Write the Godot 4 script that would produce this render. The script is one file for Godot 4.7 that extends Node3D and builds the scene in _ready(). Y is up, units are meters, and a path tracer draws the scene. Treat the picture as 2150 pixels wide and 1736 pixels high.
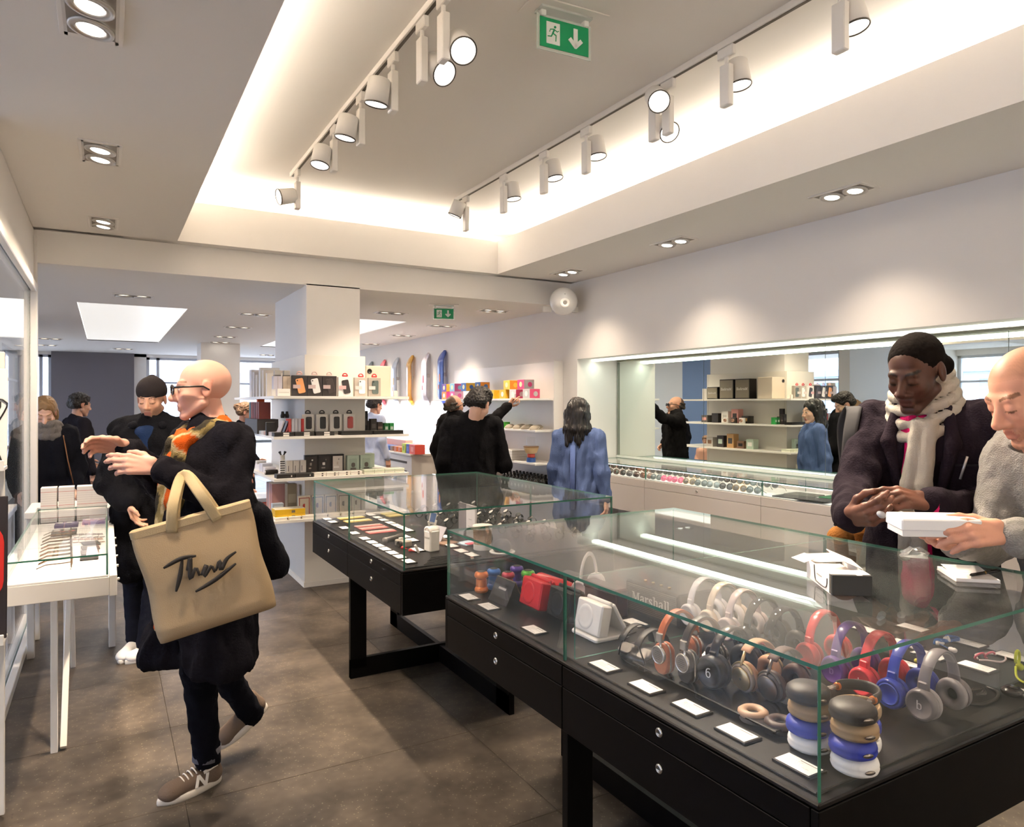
extends Node3D
# A design shop interior: camera and lights first, then the shell, then fixtures, goods and people.
const CEIL := 2.85
const FARCEIL := 2.61
const WX := 4.29      # right wall plane
const MX := 4.82       # mirror plane at the back of the niche
var names := {}
var mats := {}
var cache := {}
var rng := RandomNumberGenerator.new()

func _ready():
	rng.seed = 7
	camera_and_sky()
	big_lights()
	shell()
	ceiling_fittings()
	partition()
	counter_niche()
	near_case()
	middle_case()
	white_case()
	column_shelves()
	wall_shelves()
	skateboards()
	far_counter()
	near_goods()
	middle_goods()
	white_goods()
	column_goods()
	wall_goods()
	niche_goods()
	people()

# ------------------------------------------------------------------ camera, sky, large lights
func camera_and_sky():
	var cam := Camera3D.new()
	cam.name = "camera"
	cam.projection = Camera3D.PROJECTION_FRUSTUM
	cam.near = 0.05
	cam.far = 120.0
	cam.size = 1736.0 / 1488.0 * 0.05
	cam.frustum_offset = Vector2(0, -21.0 / 1488.0 * 0.05)
	cam.position = Vector3(0, 1.58, 0)
	cam.rotation = Vector3(0, deg_to_rad(-29.86), 0)
	add_child(cam)
	cam.current = true
	var we := WorldEnvironment.new()
	we.name = "world"
	var e := Environment.new()
	e.background_mode = Environment.BG_SKY
	var sk := Sky.new()
	var ps := ProceduralSkyMaterial.new()
	ps.sky_top_color = Color(0.9, 0.94, 1.0)
	ps.sky_horizon_color = Color(0.93, 0.96, 1.0)
	ps.ground_bottom_color = Color(0.5, 0.52, 0.55)
	ps.ground_horizon_color = Color(0.8, 0.82, 0.86)
	ps.sky_energy_multiplier = 3.0
	ps.ground_energy_multiplier = 1.0
	ps.sun_angle_max = 0.0
	sk.sky_material = ps
	e.sky = sk
	e.tonemap_mode = Environment.TONE_MAPPER_LINEAR
	e.tonemap_exposure = 1.14
	e.sdfgi_enabled = true
	e.ssao_enabled = true
	e.ssil_enabled = true
	we.environment = e
	add_child(we)

const WARM := Color(1.0, 0.92, 0.82)
const COOL := Color(0.94, 1.0, 0.93)
func big_lights():
	# fluorescent troughs behind the lip of the ceiling coffer
	var white := Color(1, 0.95, 0.88)
	area("cove_light_back", Vector3(1.915, 3.1, -6.36), Vector3(0, 0.75, 1), 2.8, 0.1, 3.6, white)
	area("cove_light_right", Vector3(3.6, 3.1, -2.3), Vector3(-1, 0.75, 0), 7.4, 0.1, 9.0, white)
	area("cove_light_side", Vector3(0.23, 3.1, -2.3), Vector3(1, 0.75, 0), 7.4, 0.1, 8.5, white)
	area("cove_light_front", Vector3(1.915, 3.1, 1.76), Vector3(0, 0.75, -1), 2.8, 0.1, 3.6, white)
	# unseen lamp behind the viewer, placed to light ceilings and fronts of things
	area("unseen_back_lamp", Vector3(1.9, 1.55, 2.9), Vector3(0, 0, -1), 4.4, 1.3, 2.4, Color(1, 0.93, 0.84))
	# light line in the soffit of the niche
	area("niche_light", Vector3(4.49, 2.016, -2.9), Vector3(0, -1, 0), 0.05, 6.3, 1.1, COOL)
	# light line along the front rail inside the white counter vitrine
	area("vitrine_light", Vector3(4.345, 0.975, -2.9), Vector3(0.6, -1, 0), 0.03, 6.3, 0.25, Color(1, 1, 0.97))
	# lit wall panel below the skateboards
	area("panel_light", Vector3(4.2, 1.62, -11.4), Vector3(0.1, -1, 0), 0.06, 4.2, 0.9, Color(0.97, 0.98, 1))

func area(called: String, at: Vector3, dir: Vector3, w: float, h: float, energy: float, col: Color):
	var l := AreaLight3D.new()
	l.name = called
	l.area_size = Vector2(w, h)
	l.light_energy = energy
	l.light_color = col
	l.area_range = 14.0
	l.area_attenuation = 2.0
	l.area_normalize_energy = true
	l.shadow_enabled = true
	add_child(l)
	var up := Vector3(0, 0, 1) if absf(dir.normalized().y) > 0.8 else Vector3.UP
	l.look_at_from_position(at, at + dir, up)

func spot(called: String, at: Vector3, dir: Vector3, angle: float, energy: float, col := WARM, size := 0.03, parent: Node = null):
	var l := SpotLight3D.new()
	l.name = called
	l.spot_angle = angle
	l.spot_angle_attenuation = 0.9
	l.spot_range = 14.0
	l.spot_attenuation = 2.0
	l.light_energy = energy
	l.light_color = col
	l.light_size = size
	l.shadow_enabled = true
	add_child(l)
	var up := Vector3(0, 0, 1) if absf(dir.normalized().y) > 0.95 else Vector3.UP
	l.look_at_from_position(at, at + dir, up)

# ------------------------------------------------------------------ naming
func numbered(called: String) -> String:
	if not names.has(called):
		names[called] = 0
		return called
	names[called] += 1
	return "%s_%03d" % [called, names[called]]

func tag(o: Node3D, label := "", category := "", group := "") -> Node3D:
	if label: o.set_meta("label", label)
	if category: o.set_meta("category", category)
	if group: o.set_meta("group", group)
	return o

func thing(called: String, label: String, category: String, at := Vector3.ZERO, turn := 0.0, group := "") -> Node3D:
	var o := Node3D.new()
	o.name = numbered(called)
	add_child(o)
	o.position = at
	o.rotation.y = turn
	tag(o, label, category, group)
	return o

func part(called: String, mesh: Mesh, m: Material, parent: Node3D, at := Vector3.ZERO, rot := Vector3.ZERO) -> MeshInstance3D:
	var o := MeshInstance3D.new()
	o.name = called
	o.mesh = mesh
	o.material_override = m
	o.position = at
	o.rotation = rot
	parent.add_child(o, true)
	return o

func solo(called: String, mesh: Mesh, m: Material, label: String, category: String, at := Vector3.ZERO, turn := 0.0, group := "") -> MeshInstance3D:
	var o := MeshInstance3D.new()
	o.name = numbered(called)
	o.mesh = mesh
	o.material_override = m
	add_child(o)
	o.position = at
	o.rotation.y = turn
	tag(o, label, category, group)
	return o

func shell_piece(called: String, mesh: Mesh, m: Material, at := Vector3.ZERO, parent: Node3D = null, label := "", category := "") -> MeshInstance3D:
	var o := MeshInstance3D.new()
	o.mesh = mesh
	o.material_override = m
	o.position = at
	if parent:
		o.name = called
		parent.add_child(o, true)
	else:
		o.name = numbered(called)
		add_child(o)
		o.set_meta("kind", "structure")
		if label: o.set_meta("label", label)
		if category: o.set_meta("category", category)
	return o

# ------------------------------------------------------------------ materials
func mt(hex: String, rough := 0.5, metal := 0.0, spec := 0.5) -> StandardMaterial3D:
	var k := "%s/%s/%s/%s" % [hex, rough, metal, spec]
	if mats.has(k): return mats[k]
	var m := StandardMaterial3D.new()
	m.albedo_color = Color(hex)
	m.roughness = rough
	m.metallic = metal
	m.metallic_specular = spec
	mats[k] = m
	return m

func glow(hex: String, e: float) -> StandardMaterial3D:
	var k := "glow" + hex + str(e)
	if mats.has(k): return mats[k]
	var m := mt(hex, 0.4).duplicate()
	m.emission_enabled = true
	m.emission = Color(hex)
	m.emission_energy_multiplier = e
	mats[k] = m
	return m

func glass(hex := "f2fffa", a := 0.02, rough := 0.0) -> StandardMaterial3D:
	var k := "glass" + hex + str(a) + str(rough)
	if mats.has(k): return mats[k]
	var m := StandardMaterial3D.new()
	var c := Color(hex)
	c.a = a
	m.albedo_color = c
	m.roughness = rough
	m.metallic_specular = 0.43
	m.transparency = BaseMaterial3D.TRANSPARENCY_ALPHA
	mats[k] = m
	return m

func noise_tex(key: String, freq: float, ramp: Array, size := 256, octaves := 4, sd := 1, cell := false) -> NoiseTexture2D:
	if cache.has(key): return cache[key]
	var n := FastNoiseLite.new()
	n.seed = sd
	n.noise_type = FastNoiseLite.TYPE_CELLULAR if cell else FastNoiseLite.TYPE_SIMPLEX_SMOOTH
	n.frequency = freq
	n.fractal_octaves = octaves
	var t := NoiseTexture2D.new()
	t.width = size
	t.height = size
	t.seamless = true
	t.noise = n
	if ramp.size():
		var g := Gradient.new()
		g.offsets = PackedFloat32Array(ramp.map(func(r): return r[0]))
		g.colors = PackedColorArray(ramp.map(func(r): return Color(r[1])))
		t.color_ramp = g
	cache[key] = t
	return t

func cloth(hex: String, scale := 6.0, bump := 0.6, rough := 0.95, vc := false) -> StandardMaterial3D:
	var k := "cloth%s%s%s%s" % [hex, scale, bump, vc]
	if mats.has(k): return mats[k]
	var m := StandardMaterial3D.new()
	m.albedo_color = Color(hex)
	m.roughness = rough
	m.metallic_specular = 0.2
	m.vertex_color_use_as_albedo = vc
	m.heightmap_enabled = true
	m.heightmap_texture = noise_tex("weave", 0.05, [], 256, 5, 3)
	m.heightmap_scale = bump
	m.uv1_triplanar = true
	m.uv1_scale = Vector3.ONE * scale
	mats[k] = m
	return m

func vcol(rough := 0.55, spec := 0.35, sss := 0.0) -> StandardMaterial3D:
	var k := "vc%s%s%s" % [rough, spec, sss]
	if mats.has(k): return mats[k]
	var m := StandardMaterial3D.new()
	m.vertex_color_use_as_albedo = true
	m.roughness = rough
	m.metallic_specular = spec
	if sss > 0.0:
		m.subsurf_scatter_enabled = true
		m.subsurf_scatter_strength = sss
	mats[k] = m
	return m

func tex(img: Image, rough := 0.5) -> StandardMaterial3D:
	var m := StandardMaterial3D.new()
	m.albedo_texture = ImageTexture.create_from_image(img)
	m.roughness = rough
	m.texture_repeat = false
	return m

# ------------------------------------------------------------------ mesh helpers
func quad(st: SurfaceTool, a: Vector3, b: Vector3, c: Vector3, d: Vector3, out: Vector3, uv := false):
	var p := [a, b, c, d]
	var w := [Vector2(0, 1), Vector2(1, 1), Vector2(1, 0), Vector2(0, 0)]
	if (b - a).cross(c - a).dot(out) > 0.0:
		p = [a, d, c, b]
		w = [w[0], w[3], w[2], w[1]]
	for i in [0, 1, 2, 0, 2, 3]:
		if uv: st.set_uv(w[i])
		st.add_vertex(p[i])

func begin(smooth := false) -> SurfaceTool:
	var st := SurfaceTool.new()
	st.begin(Mesh.PRIMITIVE_TRIANGLES)
	st.set_smooth_group(0 if smooth else 0xFFFFFFFF)
	return st

func done(st: SurfaceTool) -> ArrayMesh:
	st.generate_normals()
	return st.commit()

func add_box(st: SurfaceTool, c: Vector3, s: Vector3, b := 0.0, basis := Basis.IDENTITY):
	var h := s * 0.5
	b = minf(b, minf(h.x, minf(h.y, h.z)) * 0.9)
	var P := func(x: float, y: float, z: float) -> Vector3: return c + basis * Vector3(x, y, z)
	for ax in 3:
		var u := (ax + 1) % 3
		var v := (ax + 2) % 3
		for sg in [-1.0, 1.0]:
			var q := []
			for t in [[-1, -1], [1, -1], [1, 1], [-1, 1]]:
				var p := Vector3.ZERO
				p[ax] = sg * h[ax]
				p[u] = t[0] * (h[u] - b)
				p[v] = t[1] * (h[v] - b)
				q.append(P.call(p.x, p.y, p.z))
			var o := Vector3.ZERO
			o[ax] = sg
			quad(st, q[0], q[1], q[2], q[3], basis * o)
			if b > 0.0:
				for sv in [-1.0, 1.0]:      # the chamfer between face ax and face u
					var e := []
					for t in [[0, -1], [0, 1], [1, 1], [1, -1]]:
						var p := Vector3.ZERO
						p[ax] = sg * (h[ax] - (b if t[0] == 1 else 0.0))
						p[u] = sv * (h[u] - (0.0 if t[0] == 1 else b))
						p[v] = t[1] * (h[v] - b)
						e.append(P.call(p.x, p.y, p.z))
					var oo := Vector3.ZERO
					oo[ax] = sg
					oo[u] = sv
					quad(st, e[0], e[1], e[2], e[3], basis * oo)
	if b > 0.0:
		for sx in [-1.0, 1.0]:
			for sy in [-1.0, 1.0]:
				for sz in [-1.0, 1.0]:
					var sg := Vector3(sx, sy, sz)
					var p := [c + basis * (sg * Vector3(h.x, h.y - b, h.z - b)), c + basis * (sg * Vector3(h.x - b, h.y, h.z - b)), c + basis * (sg * Vector3(h.x - b, h.y - b, h.z))]
					if (p[1] - p[0]).cross(p[2] - p[0]).dot(basis * sg) > 0.0: p = [p[0], p[2], p[1]]
					for q in p: st.add_vertex(q)

func box(x: float, y: float, z: float, b := 0.002) -> ArrayMesh:
	var k := "box%.4f/%.4f/%.4f/%.4f" % [x, y, z, b]
	if not cache.has(k):
		var st := begin()
		add_box(st, Vector3.ZERO, Vector3(x, y, z), b)
		cache[k] = done(st)
	return cache[k]

func span(a: Vector3, b: Vector3, bev := 0.003) -> Array:   # [mesh, centre] of the box between two corners
	return [box(absf(b.x - a.x), absf(b.y - a.y), absf(b.z - a.z), bev), (a + b) * 0.5]

func sheet(w: float, h: float) -> ArrayMesh:      # a printed face: in the xy plane, facing +z, with UVs; 0.6 mm thick
	var k := "sheet%.4f/%.4f" % [w, h]
	if not cache.has(k):
		var st := begin()
		var x := w / 2
		var y := h / 2
		var t := 0.0006
		quad(st, Vector3(-x, -y, t), Vector3(x, -y, t), Vector3(x, y, t), Vector3(-x, y, t), Vector3(0, 0, 1), true)
		for s in [[Vector3(-x, -y, 0), Vector3(x, -y, 0), Vector3.DOWN], [Vector3(x, -y, 0), Vector3(x, y, 0), Vector3.RIGHT], [Vector3(x, y, 0), Vector3(-x, y, 0), Vector3.UP], [Vector3(-x, y, 0), Vector3(-x, -y, 0), Vector3.LEFT]]:
			quad(st, s[0], s[1], s[1] + Vector3(0, 0, t), s[0] + Vector3(0, 0, t), s[2], true)
		cache[k] = done(st)
	return cache[k]

func lathe(profile: Array, seg := 24, key := "") -> ArrayMesh:   # profile: Vector2(radius, y) from bottom to top, round the y axis
	if key and cache.has(key): return cache[key]
	var st := begin(true)
	add_lathe(st, profile, seg)
	var m := done(st)
	if key: cache[key] = m
	return m

func add_lathe(st: SurfaceTool, profile: Array, seg := 24, xf := Transform3D.IDENTITY, flat := Vector2(1, 1)):
	for i in profile.size() - 1:
		var p: Vector2 = profile[i]
		var q: Vector2 = profile[i + 1]
		for j in seg:
			var a := TAU * j / seg
			var b := TAU * (j + 1) / seg
			var pa := xf * Vector3(p.x * cos(a) * flat.x, p.y, p.x * sin(a) * flat.y)
			var pb := xf * Vector3(p.x * cos(b) * flat.x, p.y, p.x * sin(b) * flat.y)
			var qa := xf * Vector3(q.x * cos(a) * flat.x, q.y, q.x * sin(a) * flat.y)
			var qb := xf * Vector3(q.x * cos(b) * flat.x, q.y, q.x * sin(b) * flat.y)
			for v in [pa, pb, qb]: if p.x > 1e-6: st.add_vertex(v)
			if q.x > 1e-6:
				for v in [pa, qb, qa]: st.add_vertex(v)

func disc(r: float, h: float, b := 0.002, seg := 24) -> ArrayMesh:    # a bevelled cylinder standing on y = 0
	var k := "disc%.4f/%.4f/%.4f/%d" % [r, h, b, seg]
	if not cache.has(k):
		var st := begin()
		add_lathe(st, [Vector2(0, 0), Vector2(r - b, 0), Vector2(r, b), Vector2(r, h - b), Vector2(r - b, h), Vector2(0, h)], seg)
		cache[k] = done(st)
	return cache[k]

func add_tube(st: SurfaceTool, pts: Array, r, seg := 8, caps := true, flat := Vector2(1, 1), upv := Vector3.ZERO):
	var n := pts.size()
	var rings := []
	var prev := upv if upv != Vector3.ZERO else (Vector3.UP if absf((pts[1] - pts[0]).normalized().y) < 0.9 else Vector3.RIGHT)
	for i in n:
		var t: Vector3 = (pts[mini(i + 1, n - 1)] - pts[maxi(i - 1, 0)]).normalized()
		var side := prev.cross(t).normalized()
		var up := t.cross(side).normalized()
		if upv == Vector3.ZERO: prev = up
		var rr: float = r[i] if r is Array else r
		var ring := []
		for j in seg:
			var a := TAU * j / seg
			ring.append(pts[i] + side * cos(a) * rr * flat.x + up * sin(a) * rr * flat.y)
		rings.append(ring)
	for i in n - 1:
		for j in seg:
			var k := (j + 1) % seg
			for v in [rings[i][j], rings[i + 1][k], rings[i][k], rings[i][j], rings[i + 1][j], rings[i + 1][k]]: st.add_vertex(v)
	if caps:
		for e in [0, n - 1]:
			for j in seg:
				var k := (j + 1) % seg
				var tri := [pts[e], rings[e][j], rings[e][k]] if e == 0 else [pts[e], rings[e][k], rings[e][j]]
				for v in tri: st.add_vertex(v)

func tube(pts: Array, r, seg := 8, flat := Vector2(1, 1), upv := Vector3.ZERO) -> ArrayMesh:
	var st := begin(true)
	add_tube(st, pts, r, seg, true, flat, upv)
	return done(st)

func arc(c: Vector3, r: float, a0: float, a1: float, n: int, ux := Vector3.RIGHT, uy := Vector3.UP) -> Array:
	var out := []
	for i in n + 1:
		var a := lerpf(a0, a1, float(i) / n)
		out.append(c + ux * cos(a) * r + uy * sin(a) * r)
	return out

func curve(ctrl: Array, n := 24) -> Array:
	var c := Curve3D.new()
	for i in ctrl.size():
		var t: Vector3 = (ctrl[mini(i + 1, ctrl.size() - 1)] - ctrl[maxi(i - 1, 0)]) / 6.0
		c.add_point(ctrl[i], -t, t)
	var out := []
	for i in n + 1: out.append(c.sample_baked(c.get_baked_length() * i / n, true))
	return out

func rounded(w: float, d: float, h: float, r: float, b := 0.002, key_seg := 5) -> ArrayMesh:   # a slab with rounded plan corners, standing on y = 0
	var k := "rnd%.4f/%.4f/%.4f/%.4f/%.4f" % [w, d, h, r, b]
	if cache.has(k): return cache[k]
	var st := begin()
	add_rounded(st, w, d, h, r, b, Transform3D.IDENTITY, key_seg)
	cache[k] = done(st)
	return cache[k]

func outline(w: float, d: float, r: float, seg := 5) -> Array:
	var o := []
	for c in [[1, 1, 0.0], [-1, 1, PI / 2], [-1, -1, PI], [1, -1, PI * 1.5]]:
		for i in seg + 1:
			var a: float = c[2] + PI / 2 * i / seg
			o.append(Vector2(c[0] * (w / 2 - r) + cos(a) * r, c[1] * (d / 2 - r) + sin(a) * r))
	return o

func add_rounded(st: SurfaceTool, w: float, d: float, h: float, r: float, b: float, xf := Transform3D.IDENTITY, seg := 5):
	var big := outline(w, d, r, seg)
	var small := outline(w - 2 * b, d - 2 * b, maxf(r - b, 0.0005), seg)
	add_stack(st, [[small, 0.0], [big, b], [big, h - b], [small, h]], xf)

func add_stack(st: SurfaceTool, layers: Array, xf := Transform3D.IDENTITY):   # closed outlines (x, z) at heights, joined and capped
	var n: int = layers[0][0].size()
	for i in layers.size() - 1:
		for j in n:
			var k := (j + 1) % n
			var a: Vector3 = xf * Vector3(layers[i][0][j].x, layers[i][1], layers[i][0][j].y)
			var b: Vector3 = xf * Vector3(layers[i][0][k].x, layers[i][1], layers[i][0][k].y)
			var c: Vector3 = xf * Vector3(layers[i + 1][0][k].x, layers[i + 1][1], layers[i + 1][0][k].y)
			var d: Vector3 = xf * Vector3(layers[i + 1][0][j].x, layers[i + 1][1], layers[i + 1][0][j].y)
			for v in [a, b, c, a, c, d]: st.add_vertex(v)
	for e in [0, layers.size() - 1]:
		var mid := Vector2.ZERO
		for p in layers[e][0]: mid += p / n
		var m: Vector3 = xf * Vector3(mid.x, layers[e][1], mid.y)
		for j in n:
			var k := (j + 1) % n
			var a: Vector3 = xf * Vector3(layers[e][0][j].x, layers[e][1], layers[e][0][j].y)
			var b: Vector3 = xf * Vector3(layers[e][0][k].x, layers[e][1], layers[e][0][k].y)
			for v in ([m, b, a] if e == 0 else [m, a, b]): st.add_vertex(v)

func words(text: String, size: float, m: Material, parent: Node3D, at: Vector3, rot := Vector3.ZERO, depth := 0.0008, serif := false, called := "lettering") -> MeshInstance3D:
	var t := TextMesh.new()
	t.text = text
	t.pixel_size = size / 40.0
	t.font_size = 40
	t.depth = depth
	var f := SystemFont.new()
	f.font_names = PackedStringArray(["Droid Serif" if serif else "Droid Sans"])
	t.font = f
	return part(called, t, m, parent, at, rot)

func pane(parent: Node3D, a: Vector3, b: Vector3, called := "glass_pane") -> MeshInstance3D:   # a glass sheet between two corners: clear faces, green edges
	var s := (b - a).abs()
	var c := (a + b) * 0.5
	var ax := s.min_axis_index()
	var st := begin()
	var st2 := begin()
	for x in 3:
		for sg in [-1.0, 1.0]:
			var u := (x + 1) % 3
			var v := (x + 2) % 3
			var q := []
			for t in [[-1, -1], [1, -1], [1, 1], [-1, 1]]:
				var p := Vector3.ZERO
				p[x] = sg * s[x] / 2
				p[u] = t[0] * s[u] / 2
				p[v] = t[1] * s[v] / 2
				q.append(p)
			var o := Vector3.ZERO
			o[x] = sg
			quad(st if x == ax else st2, q[0], q[1], q[2], q[3], o)
	var m := done(st)
	st2.generate_normals()
	st2.commit(m)
	var o := MeshInstance3D.new()
	o.name = called
	o.mesh = m
	o.set_surface_override_material(0, glass())
	o.set_surface_override_material(1, edge_glass())
	o.position = c
	parent.add_child(o, true)
	return o

func edge_glass() -> StandardMaterial3D:
	if not mats.has("edge"):
		var m := mt("1d6b55", 0.08).duplicate()
		m.clearcoat_enabled = true
		mats["edge"] = m
	return mats["edge"]

# ------------------------------------------------------------------ the shell
func wall_white() -> StandardMaterial3D:
	if not mats.has("wall"):
		var m := mt("ece7e1", 0.8, 0.0, 0.2).duplicate()
		mats["wall"] = m
	return mats["wall"]

func stone_tex() -> ImageTexture:
	# brown cast stone: cloudy tone, pale and dark grains
	if cache.has("stonetex"): return cache["stonetex"]
	var n := FastNoiseLite.new()
	n.seed = 21
	n.frequency = 0.005
	n.fractal_octaves = 6
	var a := n.get_seamless_image(1024, 1024).get_data()
	n.seed = 4
	n.noise_type = FastNoiseLite.TYPE_CELLULAR
	n.cellular_return_type = FastNoiseLite.RETURN_DISTANCE
	n.frequency = 0.075
	n.fractal_octaves = 1
	var b := n.get_seamless_image(1024, 1024).get_data()
	n.seed = 11
	n.noise_type = FastNoiseLite.TYPE_SIMPLEX
	n.frequency = 0.03
	var c := n.get_seamless_image(1024, 1024).get_data()
	var out := PackedByteArray()
	out.resize(1024 * 1024 * 3)
	for i in 1024 * 1024:
		var v := 0.72 + 0.5 * a[i] / 255.0 + 0.1 * (c[i] / 255.0 - 0.5)
		var g := 0
		if b[i] < 26 and c[i] > 118: g = 62 - 2 * b[i]
		elif b[i] > 205: v *= 0.86
		out[i * 3] = clampi(int(82 * v) + g, 0, 255)
		out[i * 3 + 1] = clampi(int(73 * v) + g, 0, 255)
		out[i * 3 + 2] = clampi(int(64 * v) + int(g * 0.8), 0, 255)
	var im := Image.create_from_data(1024, 1024, false, Image.FORMAT_RGB8, out)
	cache["stonetex"] = ImageTexture.create_from_image(im)
	return cache["stonetex"]

func slab(called: String, a: Vector3, b: Vector3, m: Material, parent: Node3D = null) -> MeshInstance3D:
	var s := span(a, b, 0.0)
	return shell_piece(called, s[0], m, s[1], parent)

func joined(called: String, boxes: Array, m: Material, parent: Node3D = null, bev := 0.0) -> MeshInstance3D:
	var st := begin()
	for b in boxes:
		add_box(st, (b[0] + b[1]) * 0.5, (b[1] - b[0]).abs(), bev)
	return shell_piece(called, done(st), m, Vector3.ZERO, parent)

func shell():
	var W := wall_white()
	# floor: stone slabs with fine open joints over a dark bed
	var fl := slab("floor", Vector3(-4.7, -0.12, -17), Vector3(5, -0.005, 3.1), mt("3a322b", 0.9))
	var stone := []
	for i in 6:
		var t := mt("ffffff", 0.42, 0.0, 0.35).duplicate()
		var k: float = [0.98, 1.0, 0.95, 1.03, 1.0, 0.96][i]
		t.albedo_color = Color(k, k, k)
		t.albedo_texture = stone_tex()
		t.uv1_triplanar = true
		t.uv1_world_triplanar = true
		t.uv1_scale = Vector3.ONE * 0.5
		stone.append(t)
	var tx := 1.25
	var tz := 0.765
	for i in range(-4, 4):
		for j in range(-4, 22):
			var x0 := maxf(0.275 + i * tx, -4.6)
			var x1 := minf(0.275 + (i + 1) * tx, MX)
			var z1 := -0.005 - j * tz
			var z0 := maxf(z1 - tz, -16.8)
			z1 = minf(z1, 3.0)
			if x1 - x0 < 0.1 or z1 - z0 < 0.1: continue
			var lift := 0.0006 * rng.randf()
			part("tile", box(x1 - x0 - 0.002, 0.03, z1 - z0 - 0.002, 0.0008), stone[rng.randi() % 6], fl, Vector3((x0 + x1) / 2, -0.015 - lift, (z0 + z1) / 2) - fl.position)
	# right wall: solid beyond the niche, a band above it, a recess behind it
	joined("wall_right", [[Vector3(WX, 0, -17), Vector3(5.1, 2.9, -6.1)], [Vector3(WX, 2.045, -6.1), Vector3(5.1, 3.5, 3.1)], [Vector3(MX + 0.012, 0, -6.1), Vector3(5.1, 2.045, 3.1)], [Vector3(WX, 0, 0.3), Vector3(MX + 0.012, 2.045, 3.1)]], W)
	slab("wall_back", Vector3(-4.7, 0, 3.0), Vector3(5.1, 3.5, 3.2), W)
	var lw := thing("unseen_light_wall", "unseen glowing wall panel behind the viewer, placed to light the room", "light panel", Vector3(1.9, 1.55, 2.97))  # out of view, glowing face for the unseen lamp that lights the room frontally
	part("diffuser", box(4.4, 1.3, 0.05, 0.002), glow("fbf9f5", 0.8), lw)
	# far facade: grey panel, white piers, tall windows
	var far_z := -16.7
	joined("wall_far", [[Vector3(0.5, 0, far_z), Vector3(0.75, 2.7, far_z - 0.25)], [Vector3(-4.7, 2.55, far_z), Vector3(4.4, 2.8, far_z - 0.25)], [Vector3(-4.7, 0, far_z), Vector3(4.4, 0.12, far_z - 0.25)], [Vector3(4.0, 0, far_z), Vector3(4.4, 2.7, far_z - 0.25)]], W)
	slab("wall_grey", Vector3(-0.92, 0, far_z + 0.12), Vector3(0.52, 2.62, far_z - 0.25), mt("6c6669", 0.8))
	window("window_1", Vector3(0.75, 0.12, far_z - 0.1), Vector3(4.0, 2.55, far_z - 0.1), [0.22, 1.7], [1.9])
	window("window_2", Vector3(-1.34, 0.12, far_z - 0.1), Vector3(-0.92, 2.55, far_z - 0.1), [0.24], [])
	# left facade: a deep bay beside the near room, then windows and a blue grey panel close to the aisle
	var lx := -4.6
	var mx := -1.35
	joined("wall_left", [[Vector3(lx - 0.25, 2.5, -7.6), Vector3(lx, 3.5, 3.1)], [Vector3(lx - 0.25, 0, -7.6), Vector3(lx, 0.3, 3.1)], [Vector3(lx - 0.25, 0.3, -4.0), Vector3(lx, 2.5, -3.2)], [Vector3(lx - 0.25, 0.3, 0.4), Vector3(lx, 2.5, 3.1)],
		[Vector3(lx - 0.25, 0, -7.8), Vector3(mx, 2.9, -7.6)], [Vector3(mx - 0.25, 2.5, -17), Vector3(mx, 2.9, -7.8)], [Vector3(mx - 0.25, 0, -17), Vector3(mx, 0.3, -7.8)], [Vector3(mx - 0.25, 0.3, -13.1), Vector3(mx, 2.5, -9.7)], [Vector3(mx - 0.25, 0.3, -17), Vector3(mx, 2.5, -16.4)]], W)
	slab("wall_blue", Vector3(mx - 0.01, 0, -11.6), Vector3(mx + 0.03, 2.6, -10.2), mt("7f93b5", 0.7))
	window("window_3", Vector3(lx - 0.1, 0.3, -7.6), Vector3(lx - 0.1, 2.5, -4.0), [1.2, 2.4], [1.7])
	window("window_4", Vector3(lx - 0.1, 0.3, -3.2), Vector3(lx - 0.1, 2.5, 0.4), [1.2, 2.4], [1.7])
	window("window_5", Vector3(mx - 0.1, 0.3, -9.7), Vector3(mx - 0.1, 2.5, -7.8), [0.95], [1.7])
	window("window_6", Vector3(mx - 0.1, 0.3, -16.4), Vector3(mx - 0.1, 2.5, -13.1), [1.1, 2.2], [1.7])
	# coffered ceiling: a low border with a lip, troughs behind it, the raised panel above
	var o0 := Vector2(0.49, -6.10)
	var o1 := Vector2(3.34, 1.5)
	joined("ceiling", [
		[Vector3(-4.7, CEIL, -6.2), Vector3(o0.x - 0.38, CEIL + 0.2, 3.1)], [Vector3(o1.x + 0.38, CEIL, -6.2), Vector3(WX, CEIL + 0.2, 3.1)],
		[Vector3(o0.x - 0.38, CEIL, o1.y + 0.38), Vector3(o1.x + 0.38, CEIL + 0.2, 3.1)],
		[Vector3(o0.x - 0.38, CEIL, -6.48), Vector3(o0.x - 0.03, CEIL + 0.2, o1.y + 0.38)], [Vector3(o1.x + 0.03, CEIL, -6.48), Vector3(o1.x + 0.38, CEIL + 0.2, o1.y + 0.38)],
		[Vector3(-4.7, CEIL, -6.48), Vector3(WX, CEIL + 0.2, o0.y - 0.03)], [Vector3(o0.x - 0.03, CEIL, o1.y + 0.03), Vector3(o1.x + 0.03, CEIL + 0.2, o1.y + 0.38)]], W)
	joined("trim_coffer", [
		[Vector3(o0.x - 0.03, CEIL, o0.y - 0.03), Vector3(o0.x, 3.17, o1.y + 0.03)], [Vector3(o1.x, CEIL, o0.y - 0.03), Vector3(o1.x + 0.03, 3.17, o1.y + 0.03)],
		[Vector3(o0.x, CEIL, o0.y - 0.03), Vector3(o1.x, 3.17, o0.y)], [Vector3(o0.x, CEIL, o1.y), Vector3(o1.x, 3.17, o1.y + 0.03)]], W)
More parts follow.
